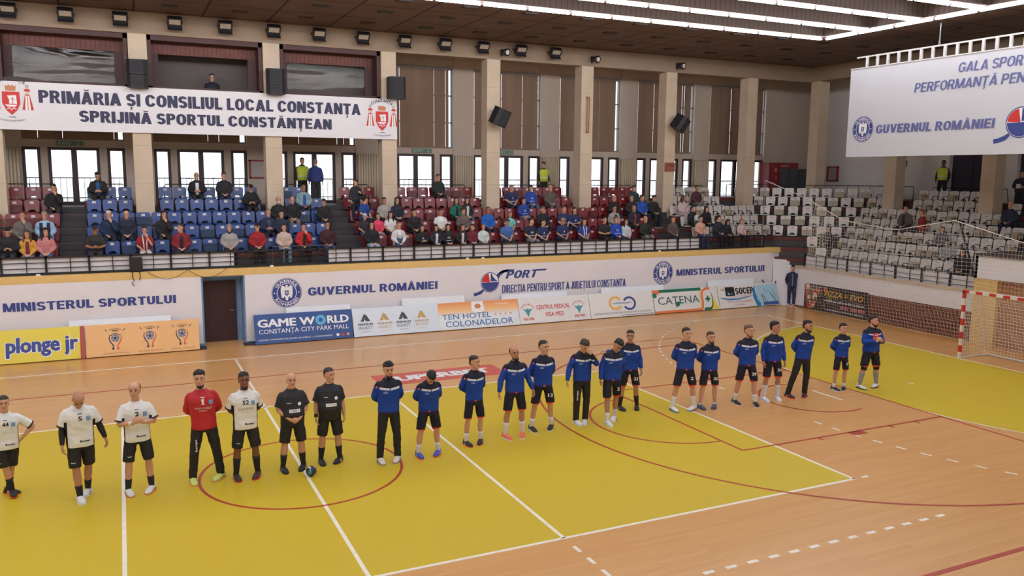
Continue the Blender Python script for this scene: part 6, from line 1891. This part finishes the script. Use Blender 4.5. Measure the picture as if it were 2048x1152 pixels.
player('goalkeeper in red jersey 1 and long black trousers, hands behind back', -1.67, .14, -6, 2.0, 'red', '1', 'fair', 'short', (34, 28, 28), ((46, 36, 34), False), ('behind', 'behind'), ((-.2, -.03), (.22, .05)), ((206, 222, 120), (226, 160, 110)), pants='long_print', side=-.05, feet_rz=(.2, -.55))
player('bearded player in white 52 with hands behind back', -.99, .0, 0, 1.93, 'white', '52', 'dark', 'crop', (28, 24, 24), ((36, 30, 28), False), ('behind', 'behind'), sp(.17), ((62, 44, 44), (226, 72, 58)), sock=('black', .36), feet_rz=(.1, -.4), bulk=1.04)
player('bald referee in black polo with hands folded in front', -.16, .07, 2, 1.82, 'ref', None, 'fair', 'none', (150, 130, 120), None, ('clasp', 'clasp'), sp(.18), (K, (60, 60, 62)), sock=('black', .3), bulk=1.12, belly=.05, feet_rz=(.1, -.5))
player('dark-haired referee in black polo with arms at his sides', .55, .19, -4, 1.82, 'ref', None, 'fair', 'crop', (52, 46, 46), None, ('sides', 'sides'), sp(.17), (K, (60, 60, 62)), sock=('black', .3), bulk=1.12, belly=.05, yaw=.5, feet_rz=(.1, -.6), prints=wrist_strap(0, M_bk, 'wristband', .03))
# visitors, blue
player('bearded player in blue jacket and long black trousers beside the referee', 1.58, -.2, -4, 1.93, 'blue', None, 'fair', 'top', (24, 22, 24), ((30, 26, 26), False), ('behind', 'behind'), sp(.16), ((226, 214, 214), (150, 150, 150)), pants='long', pitch=.12, feet_rz=(.1, -.5))
player('blue-jacketed player in shorts bowing his head, blue shoes', 2.37, -.2, -2, 1.8, 'blue', None, 'fair', 'short', (26, 24, 26), None, ('behind', 'behind'), sp(.2), ((60, 84, 190), (228, 96, 66)), sock=('white', .26), pitch=.85, lean=.12, feet_rz=(.1, -.6), bulk=1.05)
player('slim blue-jacketed player in shorts with short fringe looking sideways', 3.44, .08, 2, 1.82, 'blue', None, 'fair', 'crop', (48, 40, 36), None, ('behind', 'behind'), sp(.16), (K, (226, 110, 90)), sock=('white', .27), yaw=.5, bulk=.94, feet_rz=(.15, -.6))
player('bald blue-jacketed player with a big black beard and orange shoes', 4.38, .15, -4, 1.93, 'blue', None, 'mid', 'balding', (34, 30, 30), ((24, 20, 22), True), ('out', 'out'), sp(.18), ((244, 120, 92), (236, 236, 236)), sock=('white', .3), roll=-.12, feet_rz=(.25, -.4))
player('blue-jacketed player behind the bearded one, hands behind back, shorts 13', 5.15, .37, -6, 1.94, 'blue', '13', 'fair', 'crop', (40, 34, 32), None, ('behind', 'behind'), ((-.22, 0), (.2, 0)), (K, (230, 226, 226)), sock=('white', .25), yaw=.35, feet_rz=(.1, -.6))
player('blue-jacketed player in black trousers holding his lowered face', 6.13, .41, -8, 1.93, 'blue', None, 'fair', 'short', (58, 46, 40), None, ('out', 'face'), sp(.1), (W, W), pants='long_print', pitch=.6, yaw=.1, feet_rz=(.2, -.5))
player('blue-jacketed player with bowed head and white shoes, shorts 2', 6.78, .22, -12, 1.93, 'blue', '2', 'mid', 'short', (24, 22, 24), None, ('sides', 'pocket'), ((-.12, -.15), (.14, .15)), (W, (236, 236, 238)), sock=('white', .28), pitch=.6, roll=.25, side=.08, feet_rz=(.1, -.6))
player('blue-jacketed player 23 in black boots reaching an arm to his neighbour', 7.72, .95, -14, 1.87, 'blue', '23', 'mid', 'crop', (34, 28, 28), None, ('reach', 'sides'), sp(.2), (K, (50, 50, 54)), sock=('black', .3), yaw=-.35, feet_rz=(.3, -.3), prints=wrist_strap(1, M_wsock))
player('blue-jacketed player with slicked hair, first right of the open gap', 8.86, .36, -16, 1.95, 'blue', '2', 'fair', 'crop', (36, 30, 30), None, ('behind', 'behind'), sp(.24), (W, (60, 110, 150)), sock=('white', .34), yaw=.15, feet_rz=(.2, -.9))
player('blue-jacketed player with brown beard and grey-blue shoes, shorts 35', 9.5, .28, -16, 1.82, 'blue', '35', 'fair', 'crop', (52, 44, 40), ((62, 50, 44), False), ('behind', 'behind'), sp(.18), ((70, 84, 108), (80, 90, 110)), sock=('white', .16), yaw=.15, feet_rz=(.2, -.6))
player('fair-haired bearded player in blue jacket with black shoes, shorts 39', 10.52, .16, -18, 1.93, 'blue', '39', 'fair', 'short', (112, 82, 62), ((122, 84, 62), False), ('behind', 'behind'), ((-.2, .08), (.19, -.12)), (K, (226, 220, 220)), sock=('white', .26), yaw=.3, feet_rz=(.2, -.15))
player('dark-haired blue-jacketed player with arms hanging, white shoes, shorts 34', 11.35, .19, -14, 1.95, 'blue', '34', 'mid', 'short', (22, 20, 22), None, ('sides', 'sides'), sp(.17), (W, W), sock=('white', .36), yaw=.65, feet_rz=(.1, -.2))
player('bearded player in blue jacket and loose black trousers leaning back', 12.28, .15, -8, 1.92, 'blue', None, 'mid', 'short', (24, 22, 22), ((28, 24, 24), False), ('behind', 'behind'), ((-.3, .05), (.12, .0)), ((54, 40, 44), (226, 84, 66)), pants='long', side=.1, yaw=.4, feet_rz=(.1, -.7))
player('shortest blue-jacketed player with hands behind back, black shoes', 13.69, .25, -14, 1.73, 'blue', '7', 'fair', 'short', (32, 28, 28), None, ('behind', 'behind'), sp(.15), (K, (226, 224, 224)), sock=('white', .2), bulk=.92, feet_rz=(.2, -.7))
def keeper_bits(P, b):
    for i in (0, 1):
        h, k, a = b.legpts(i)
        part('knee_pad', MB().tube([k + (h - k) * .22, k + (h - k) * .08 + V((0, -.01, 0)), k - (k - a) * .1], [.082, .076, .07], 14), M_bk, P, True)
player('goalkeeper in blue with orange and pink chest front and grey knee socks', 14.57, .11, -10, 1.9, 'keeper', None, 'fair', 'short', (44, 36, 34), ((48, 36, 32), False), ('chest', 'chest'), sp(.24), (W, K), sock=('grey', .42), yaw=.55, bulk=1.1, feet_rz=(.1, -1.1), prints=keeper_bits)
# man in the corner
player('young person in navy tracksuit leaning on the white corner cloth', 22.62, 11.28, -42, 1.72, 'track', None, 'fair', 'top', (32, 28, 28), None, ('pocket', 'pocket'), sp(.1), ((196, 150, 140), (226, 220, 216)), pants='long', pitch=.1, feet_rz=(.2, -.5))
# ---------------------------------------------------------------- spectators
LO = 0.0125
LABELS = set()
def fan(label, x, y, z, rz, topc, legc, hst='short', hc=(44, 36, 32), pose=('lap', 'lap'), sk='fair', sc=.97, kind='long', openc=None, short=False, pitch=.05, yaw=0.0, stand=False, extra=None, bulk=1.06, feet=None, scarf=None, leg='long', shoe=(60, 58, 62), number=None):
    assert label not in LABELS, label
    LABELS.add(label)
    P = base('person', label, x, y, z, math.radians(rz), sc)
    b = Body(arms=pose, sit=not stand, pitch=pitch, yaw=yaw, slump=0.07 if not stand else 0.0, bulk=bulk, feet=feet or ((-.13, -.02), (.13, .03)))
    build_body(P, b, skin(sk), LO, True, True)
    face(P, b, hc if isinstance(hc, tuple) else (50, 40, 36), True)
    hair(P, b, hst, hc, LO)
    s = top(P, b, clothm(topc), .0145, 'short' if short else 'long', .9, 2.3 if not short else 1.5, not short, 'shirt' if short else 'jacket')
    if openc: print_on(P, s, (lambda m: [m.flat([(-.05, zq), (.05, zq), (.058, zq + .06), (-.058, zq + .06)], (0, 0, 0), (1, 0, 0), (0, 0, 1)) for zq in [b.dz + 1.0 + .06 * i for i in range(7)]] and m)(MB()), clothm(openc), 'shirt_front')
    if number:
        print_on(P, s, ptext(number, 0, b.dz + 1.2, .045 * len(number) + .02, .085, .03), mat('num_white', (240, 236, 236), 0.6, 0), 'shirt_number')
        print_on(P, s, prect(MB(), -.11, b.dz + 1.1, .11, b.dz + 1.13, 6), mat('num_pale', (170, 190, 220), 0.6, 0), 'sponsor_lettering')
    bottoms(P, b, clothm(legc), .0145, leg)
    shoes(P, b, SH(shoe), SH((200, 196, 192)), .0145)
    if extra: extra(P, b)
    return P, b
def item(name, f, c, rough=.7):
    def g(P, b):
        m = MB(); f(m, b)
        part(name, m, mat('%s_%d_%d_%d' % (name, *c), c, rough), P, True)
    return g
phone = item('phone', lambda m, b: m.obox((b.armpts(0)[2] + b.armpts(1)[2]) / 2 + V((0, -.06, .06)), (.035, 0, 0), (0, .02, .06), (0, .006, -.002)), (24, 24, 28), .3)
mask = item('face_mask', lambda m, b: m.ball((0, -.078, 1.625), (.05, .035, .045), 10, 7, 0, b.Hd), (216, 222, 226))
bmask = item('face_mask', lambda m, b: m.ball((0, -.078, 1.625), (.05, .035, .045), 10, 7, 0, b.Hd), (140, 190, 220))
scarf_ = lambda c: item('scarf', lambda m, b: [m.tube([b.U((sx * .07, .03, 1.5)), b.U((sx * .07, -.11, 1.42)), b.U((sx * .045, -.155, 1.2)), b.U((sx * .04, -.15, 1.0))], [(.035, .02)] * 4, 8) for sx in (-1, 1)], c)
neck = lambda c: item('neck_warmer', lambda m, b: m.tube([b.U((0, .01, 1.46)), b.Hd((0, -.0, 1.53)), b.Hd((0, -.01, 1.59))], [.1, .092, .08], 12), c)
def vest(c):
    def g(P, b):
        s = [o for o in P.children if o.name.startswith('jacket')][0]
        for sx in (-1, 1):
            m = MB()
            for i in range(8):
                z = b.dz + .96 + .06 * i
                m.flat([(sx * .05, z), (sx * .15, z), (sx * .15, z + .06), (sx * .055, z + .06)], (0, 0, 0), (1, 0, 0), (0, 0, 1))
            print_on(P, s, m, clothm(c), 'waistcoat_panel')
    return g
straps = item('dungaree_bib', lambda m, b: [m.tube([b.U((sx * .08, .05, 1.48)), b.U((sx * .09, -.13, 1.38)), b.U((sx * .08, -.155, 1.22))], [(.02, .012)] * 3, 6) for sx in (-1, 1)] + [m.obox(b.U((0, -.145, 1.09)), (.12, 0, 0), (0, .02, 0), (0, .01, .12))], (56, 78, 120))
def seated(row, x, label, topc, legc, **k):
    fan(label, x, 13.07 + .8 * (row - 1), 2.42 + .4 * (row - 1), k.pop('rz', 0), topc, legc, **k)
KB, NV, JN, DK, RD = (34, 33, 37), (32, 36, 56), (70, 92, 130), (44, 42, 46), (150, 38, 44)
FL_ = dict(hst='long', hc=(36, 28, 28), sc=.93, bulk=.9)
KID = dict(sc=.84, bulk=.9)
TEE = dict(short=True)
q = seated
# block by the banner stairs
q(1, -5.81, 'young man in black hoodie looking down at his phone, front row', KB, DK, hc=(26, 24, 26), pose=('phone', 'phone'), pitch=.5, extra=phone)
q(1, -5.33, 'woman in yellow and maroon top with folded knees, front row', (206, 150, 60), (110, 100, 124), openc=(120, 44, 56), hst='long', hc=(82, 60, 46), sc=.9, bulk=.88, pitch=.2)
q(1, -4.86, 'long-haired woman in pink sweater and jeans by the banner stairs', (196, 124, 124), JN, yaw=.4, **FL_)
q(2, -5.49, 'red-haired person in grey jacket resting face on hand', (112, 106, 102), DK, hst='short', hc=(110, 52, 40), pose=('lap', 'chin'))
q(2, -4.91, 'grey-haired man in dark waistcoat over pale blue checked shirt', (150, 184, 220), JN, hc=(128, 122, 116), extra=vest((40, 36, 44)), bulk=1.1)
q(4, -4.72, 'dark-haired man in black jacket leaning on his hand, fourth row', KB, DK, pose=('lap', 'chin'), pitch=.2)
q(5, -3.46, 'man in dark jacket reading on the top row beside the double door', (44, 40, 44), KB, pose=('phone', 'phone'), pitch=.45, openc=(40, 90, 140), bulk=1.05)
q(1, -3.55, 'man in dark printed tee and cap, front row right of stairs', (44, 42, 38), DK, hst='cap', hc=(40, 36, 36), short=True, pitch=.3, sk='tan', bulk=1.1, pose=('phone', 'phone'))
q(2, -3.16, 'white-haired man in navy jacket with hand at his mouth', (32, 48, 78), NV, hc=(206, 200, 196), pose=('lap', 'chin'), bulk=1.1, hst='crop')
q(2, -2.66, 'balding elderly man in navy jacket with hands on lap', (36, 40, 62), NV, hc=(190, 184, 180), hst='balding', bulk=1.1)
q(1, -2.18, 'woman in red shirt with white shoulders and white trousers', (150, 34, 44), (206, 202, 206), hst='pony', hc=(40, 30, 28), pose=('lap', 'chin'), short=True, sc=.93, bulk=.9, extra=scarf_((222, 214, 214)))
q(2, -1.58, 'woman in black with long dark wavy hair, second row', KB, DK, hst='long', hc=(58, 40, 34), pose=('lap', 'chin'), sc=.95, yaw=.3)
q(1, -1.14, 'man in dark red and black jacket looking sideways, front row', (132, 36, 46), NV, hc=(60, 48, 42), yaw=-.7, openc=(36, 32, 34), bulk=1.12)
q(5, -.36, 'bald man in black jacket over white shirt, arms folded', KB, KB, hst='balding', hc=(70, 56, 48), openc=(226, 224, 224), pose=('phone', 'phone'), bulk=1.1)
q(5, .55, 'man in dark overcoat on the top row near the narrow window', (44, 42, 48), NV, pose=('lap', 'lap'))
q(4, 1.35, 'man in black with cap looking at phone beside second banner column', (28, 28, 32), KB, hst='cap', hc=(28, 28, 32), pose=('phone', 'phone'), pitch=.4, bulk=1.12, extra=phone)
q(1, .31, 'woman in grey knitted beanie and pale grey coat with dark scarf', (160, 154, 152), KB, hst='beanie', hc=(128, 126, 128), sc=.95, extra=neck((52, 50, 54)))
q(1, 1.18, 'person in red sweater and black cap, front row', (152, 34, 42), KB, hst='cap', hc=(28, 26, 30), sc=.95, openc=None)
q(2, 1.67, 'grey-haired man in navy zipped jacket holding phone, second row', (36, 44, 70), NV, hc=(110, 92, 80), hst='crop', pose=('phone', 'phone'), openc=(64, 72, 96))
q(2, 2.1, 'young man in navy jacket beside the zipped-jacket man', (38, 46, 68), NV, hc=(30, 28, 30), sc=.93)
q(3, 2.15, 'balding man in black jacket with white face mask by the column', KB, DK, hst='balding', hc=(150, 130, 120), extra=mask)
q(3, 2.62, 'man in black jacket and khaki trousers with crossed legs', (32, 32, 36), (124, 112, 98), hst='balding', hc=(70, 60, 56), pitch=.25, bulk=1.1)
q(1, 2.03, 'woman in beige sweater and pale jeans above the open railing', (196, 172, 160), (122, 146, 170), hst='pony', hc=(50, 40, 36), sc=.93, bulk=.95)
q(1, 2.67, 'person in bright red jacket over black above the open railing', (186, 36, 40), KB, hc=(28, 26, 28), openc=(38, 32, 34), sc=.93, pose=('lap', 'chin'))
q(1, 3.47, 'man in dark maroon sweater by the middle stairs', (62, 28, 38), (54, 66, 100), hc=(34, 28, 28), sk='mid', bulk=1.05, leg='long')
q(4, 3.18, 'man in open pale blue jacket over blue tee, fourth row', (134, 160, 166), NV, hst='crop', hc=(70, 58, 52), openc=(44, 86, 160), sk='tan', bulk=1.12)
q(3, 3.72, 'boy in black hoodie and cap at the stair side, third row', KB, KB, hst='cap', hc=(34, 30, 32), sc=.9)
# red block
fan('man in dark cap and jacket stepping along the middle stairs', 4.97, 15.0, 4.02 - .4, 20, (44, 44, 50), NV, hst='cap', hc=(34, 34, 38), pose=('sides', 'chest'), stand=True, sc=.88)
q(3, 5.18, 'person in blue shirt turned away with dark curly hair', (32, 70, 150), DK, hst='curly', hc=(38, 28, 26), short=True, yaw=1.0, rz=35)
q(2, 4.97, 'girl in white cap and dark top, second row by middle stairs', (48, 44, 52), JN, hst='cap', hc=(208, 196, 196), short=True, pitch=.2, yaw=.3, **KID)
q(2, 5.46, 'girl in bright pink top with black print, second row', (214, 70, 96), (150, 140, 170), hst='pony', hc=(60, 44, 40), **KID)
q(2, 5.92, 'girl in white tee with long dark hair, second row', (218, 214, 212), NV, hst='long', hc=(34, 28, 28), short=True, sc=.88, bulk=.88)
q(1, 5.0, 'woman in black jacket with pale blue jeans and raised knee', (30, 30, 34), (150, 176, 200), hst='long', hc=(28, 24, 26), sc=.95, yaw=-.1)
q(1, 5.97, 'woman in white sweater and denim dungarees, front row', (216, 212, 208), (62, 80, 118), hst='pony', hc=(110, 60, 52), sc=.93, extra=straps)
q(3, 5.93, 'dark-haired boy in pale grey hoodie before the banner-end column', (164, 158, 152), DK, hc=(28, 26, 28), sc=.93, sk='mid')
q(3, 6.42, 'woman in navy top with long black hair before the column', (40, 42, 58), KB, **FL_)
q(2, 6.81, 'dark-haired youth in black leaning forward, second row', (34, 32, 36), KB, hc=(24, 22, 24), sc=.93, pitch=.1)
q(5, 8.62, 'man in dark green-grey jacket alone on the top red row', (40, 46, 46), KB, hc=(70, 58, 50), bulk=1.1)
q(2, 7.83, 'boy in white tee in the middle of the red block', (224, 222, 222), DK, short=True, hc=(28, 26, 28), sk='mid', sc=.93)
q(3, 8.76, 'woman in black waistcoat with green sleeves, third row', (24, 110, 92), KB, openc=(34, 32, 34), **FL_)
q(3, 9.2, 'woman in dark jacket beside the green-sleeved woman', (40, 38, 42), JN, openc=(206, 204, 200), **FL_)
q(2, 8.73, 'curly-haired woman in brown-grey top, second row', (104, 92, 88), DK, hst='curly', hc=(64, 42, 36), sc=.95)
q(1, 6.84, 'boy in black hoodie with white print arms crossed, front row', (28, 28, 32), DK, hc=(26, 24, 26), number='N', pose=('phone', 'phone'), **KID)
q(1, 7.36, 'girl in dark jacket over white shirt, front row', (38, 42, 56), NV, hst='long', hc=(30, 26, 28), openc=(220, 216, 214), **KID)
q(1, 7.82, 'girl in black sweatshirt with white letters and long hair', (26, 26, 30), KB, hst='long', hc=(34, 28, 28), number='ALL', pitch=-.1, sc=.84, bulk=.9)
q(1, 8.36, 'girl in dark jacket leaning sideways with brown hair, front row', (40, 36, 42), NV, hst='long', hc=(72, 50, 42), openc=(206, 200, 198), yaw=.5, **KID)
q(1, 8.76, 'boy in maroon hoodie and dark cap, front row', (110, 34, 46), JN, hst='cap', hc=(56, 34, 36), yaw=.5, **KID)
q(1, 9.2, 'boy in pale mint sweater and jeans, front row', (196, 206, 202), JN, hc=(120, 92, 74), **KID)
q(2, 9.74, 'man in bright blue jacket with hands between knees', (30, 96, 184), NV, hst='crop', hc=(96, 72, 60), sk='tan', bulk=1.08)
# blue-shirted fans
NT = (36, 48, 92)
q(4, 11.47, 'man in navy fan shirt seated first past the bare column', NT, NV, short=True, hc=(100, 90, 84), bulk=1.12, number='7')
q(4, 12.33, 'fan in black hood and white mask wearing blue jersey 14', (36, 70, 160), JN, hst='hood', hc=(28, 26, 30), number='14', extra=mask)
q(4, 13.23, 'elderly man in brown-grey coat before the yellow-vested guard', (98, 86, 78), (84, 78, 76), hst='balding', hc=(150, 140, 132))
q(3, 11.63, 'fan in blue jersey 33 with white sleeves, third row', (38, 66, 150), (130, 128, 132), hst='short', number='33', sc=.9)
q(2, 10.66, 'boy in turquoise tee with red print, second row', (110, 200, 196), NV, short=True, hc=(90, 70, 58), **KID)
q(1, 10.15, 'man in plain blue tee leaning forward, front row', (70, 104, 168), DK, short=True, pitch=.45, hc=(70, 56, 48), bulk=1.08)
q(1, 11.15, 'man in dark navy tee 14 with white shoulders, looking aside', (34, 38, 58), (120, 118, 120), short=True, yaw=.8, number='14', hc=(36, 30, 28))
q(1, 11.66, 'woman in navy fan tee 3 with tied hair, front row', NT, NV, short=True, hst='pony', hc=(40, 32, 30), yaw=.6, number='3', sc=.93)
q(2, 12.09, 'man in black with grey cap, second row behind the fans', KB, KB, hst='cap', hc=(92, 88, 84))
q(2, 13.0, 'fan in navy tee with fair face, second row of the supporters', NT, NV, short=True, hc=(96, 74, 60), number='5')
q(2, 13.48, 'fan in navy tee with tied hair raising a cup, second row', NT, NV, short=True, hst='pony', hc=(48, 36, 32), sc=.93, number='8', pose=('lap', 'phone'))
q(1, 12.52, 'bald heavy man in navy fan tee, front row', NT, NV, short=True, hst='none', bulk=1.15, sk='mid', number='9')
q(1, 13.46, 'woman in blue shirt with long white scarf, front row', (40, 60, 140), DK, short=True, hst='long', hc=(40, 32, 30), sc=.93, extra=scarf_((226, 224, 228)))
q(1, 14.39, 'man in black tee with folded arms, front row', KB, KB, short=True, hc=(28, 26, 26), pose=('phone', 'phone'))
q(1, 14.92, 'man in royal blue jersey 73 with white shoulders', (34, 70, 170), NV, hc=(90, 66, 54), number='73', extra=None)
q(1, 15.39, 'woman in pale grey top with blue print, front row', (190, 194, 200), NV, hst='long', hc=(44, 34, 32), number='AT', sc=.9)
q(2, 15.34, 'man in open light grey jacket over black tee, hands on hips', (156, 152, 148), DK, openc=(34, 32, 36), hst='crop', hc=(30, 26, 26), sk='mid', bulk=1.08)
q(3, 15.83, 'man in black zipped jacket, third row behind grey jacket man', (32, 30, 34), DK, hst='balding', hc=(110, 96, 88), bulk=1.08)
q(3, 16.68, 'man in dark jacket with glasses, third row', (42, 38, 42), DK, hst='crop', hc=(76, 62, 56))
q(2, 16.28, 'man in dark blazer over red tee, second row', (38, 40, 50), DK, openc=(150, 52, 56), hst='balding', hc=(80, 62, 54), sk='mid')
q(4, 17.32, 'person in dark green coat and blue mask, fourth row', (44, 62, 62), KB, hst='short', hc=(60, 52, 50), pitch=.3, extra=bmask)
q(3, 17.22, 'young man in royal blue hoodie, third row', (36, 78, 168), NV, hc=(32, 28, 28))
q(3, 17.8, 'man in black with white arm stripes by the far stairs', (34, 34, 38), KB, hc=(40, 34, 32), pitch=.4)
q(1, 16.32, 'elderly man in black coat leaning on his knees, front row', (42, 38, 38), (110, 104, 102), hst='balding', hc=(130, 104, 90), pose=('knee', 'knee'), bulk=1.1)
q(1, 17.68, 'woman in brown fur coat at the end of the red block', (92, 78, 72), DK, hst='short', hc=(96, 56, 44), sc=.95, bulk=1.1)
# white seats
q(4, 20.68, 'man in maroon sweater on a white seat, fourth row', (82, 44, 52), (110, 104, 106), hst='crop', hc=(80, 56, 46), sk='tan', bulk=1.1)
q(3, 19.36, 'long-haired woman in pale pink coat by the orange sign column', (206, 178, 178), (190, 170, 176), hst='long', hc=(92, 66, 54), sc=.95, yaw=.9)
q(2, 19.31, 'woman in black holding a small child on her lap', KB, KB, hst='pony', hc=(44, 34, 32), sc=.95, yaw=.2)
fan('small child in pale top sitting on a woman’s lap', 19.28, 13.55, 3.22, 0, (186, 200, 196), (80, 100, 140), hst='crop', hc=(120, 84, 64), sc=.5)
q(2, 20.0, 'woman in black with long straight hair on a white seat', (30, 28, 32), KB, hst='long', hc=(26, 22, 24), sc=.92)
q(1, 19.08, 'woman in peach sweater and jeans, front row of white seats', (208, 154, 136), (54, 66, 108), hst='short', hc=(30, 26, 28), sc=.95, bulk=1.08)
q(1, 20.02, 'woman in dark navy coat with tied hair, white front row', (38, 40, 56), NV, hst='pony', hc=(32, 26, 26), yaw=.7, sc=.95)
q(1, 20.5, 'girl in black looking down, white front row', (34, 32, 38), KB, hst='long', hc=(40, 32, 32), pitch=.4, **KID)
q(1, 21.28, 'girl in pale pink hoodie hugging her knees', (206, 176, 174), (40, 40, 52), hst='pony', hc=(150, 112, 84), **KID)
def endst(row, y, label, topc, legc, **k):
    fan(label, 23.48 + .78 * (row - 1), y, 1.62 + .4 * (row - 1), -90 + k.pop('turn', 12), topc, legc, **k)
endst(4, 8.55, 'person in brown-grey jacket over black in the end stand', (92, 84, 78), KB, openc=(36, 34, 36), hc=(44, 36, 34), sc=1.05)
endst(4, 7.75, 'person in bright red jacket sitting in the end stand', (150, 40, 46), KB, hc=(140, 70, 60), sc=.95, turn=-60)
endst(3, 6.25, 'person with brown bob and grey checked scarf in end stand', (104, 102, 108), DK, hst='long', hc=(120, 78, 54), sc=.84)
endst(2, 5.43, 'person in silver-grey jacket with blue mask in the end stand', (140, 142, 142), KB, hst='short', hc=(36, 32, 32), extra=bmask, sc=.84, pitch=.3)
endst(1, 4.2, 'long-haired woman in black in the end stand front row', (34, 32, 34), KB, hst='long', hc=(32, 26, 26), sc=.98)
endst(5, 4.75, 'man in navy jacket high in the end stand', (40, 44, 66), NV, hst='balding', hc=(120, 96, 84), bulk=1.15)
endst(2, 11.05, 'person in dark clothes half hidden behind the gathered net', (52, 48, 52), DK, hst='hood', hc=(48, 44, 48), sc=.95)
# standing stewards and others
YV = item('hi_vis_vest', lambda m, b: m.rings([(.92, .222, .172, .008), (1.08, .216, .162, .004), (1.23, .232, .168, -.002), (1.34, .246, .172, 0), (1.41, .222, .152, .008), (1.47, .15, .1, .016)], 18, 0, 2.4, b.U), (206, 216, 70))
BAND = item('reflective_band', lambda m, b: m.rings([(1.05, .222, .168, .004), (1.1, .222, .168, .004)], 18, 0, 2.4, b.U), (214, 220, 200))
both = lambda P, b: (YV(P, b), BAND(P, b))
fan('steward in yellow vest standing at the double doors below the banner', 3.5, 17.2, 4.22, 0, KB, KB, hc=(70, 60, 54), hst='crop', pose=('sides', 'sides'), stand=True, sc=.98, extra=both, pitch=.2)
fan('person in blue jacket standing with back to the hall at the doors', 3.85, 16.5, 4.22, 160, (38, 52, 110), DK, hc=(110, 96, 86), hst='crop', pose=('sides', 'sides'), stand=True, sc=.95)
fan('steward in yellow vest standing by a ribbed radiator', 13.9, 17.35, 4.22, 0, KB, KB, hst='cap', hc=(40, 36, 36), pose=('sides', 'sides'), stand=True, sc=.97, extra=both)
fan('steward in yellow vest standing beside the dark end doorway', 29.5, 9.85, 4.42, -70, KB, KB, hst='crop', hc=(40, 32, 32), sk='dark', pose=('sides', 'sides'), stand=True, sc=.98, extra=both)
fan('person in dark jacket standing at the far end doorway with paper', 28.6, 5.75, 4.02, -60, (46, 42, 52), KB, hc=(60, 44, 40), pose=('phone', 'phone'), stand=True, sc=.95, extra=item('paper_sheet', lambda m, b: m.obox(b.armpts(0)[2] + V((0, -.1, .05)), (.08, 0, 0), (0, .02, .09), (0, .003, 0)), (214, 210, 206)))
fan('man in navy sweater standing inside the middle brown box',   .3, 16.4, 7.05, 0, (36, 36, 52), KB, hc=(40, 32, 32), pose=('sides', 'sides'), stand=True, sc=.98)
finish_soft()
finish_prints()
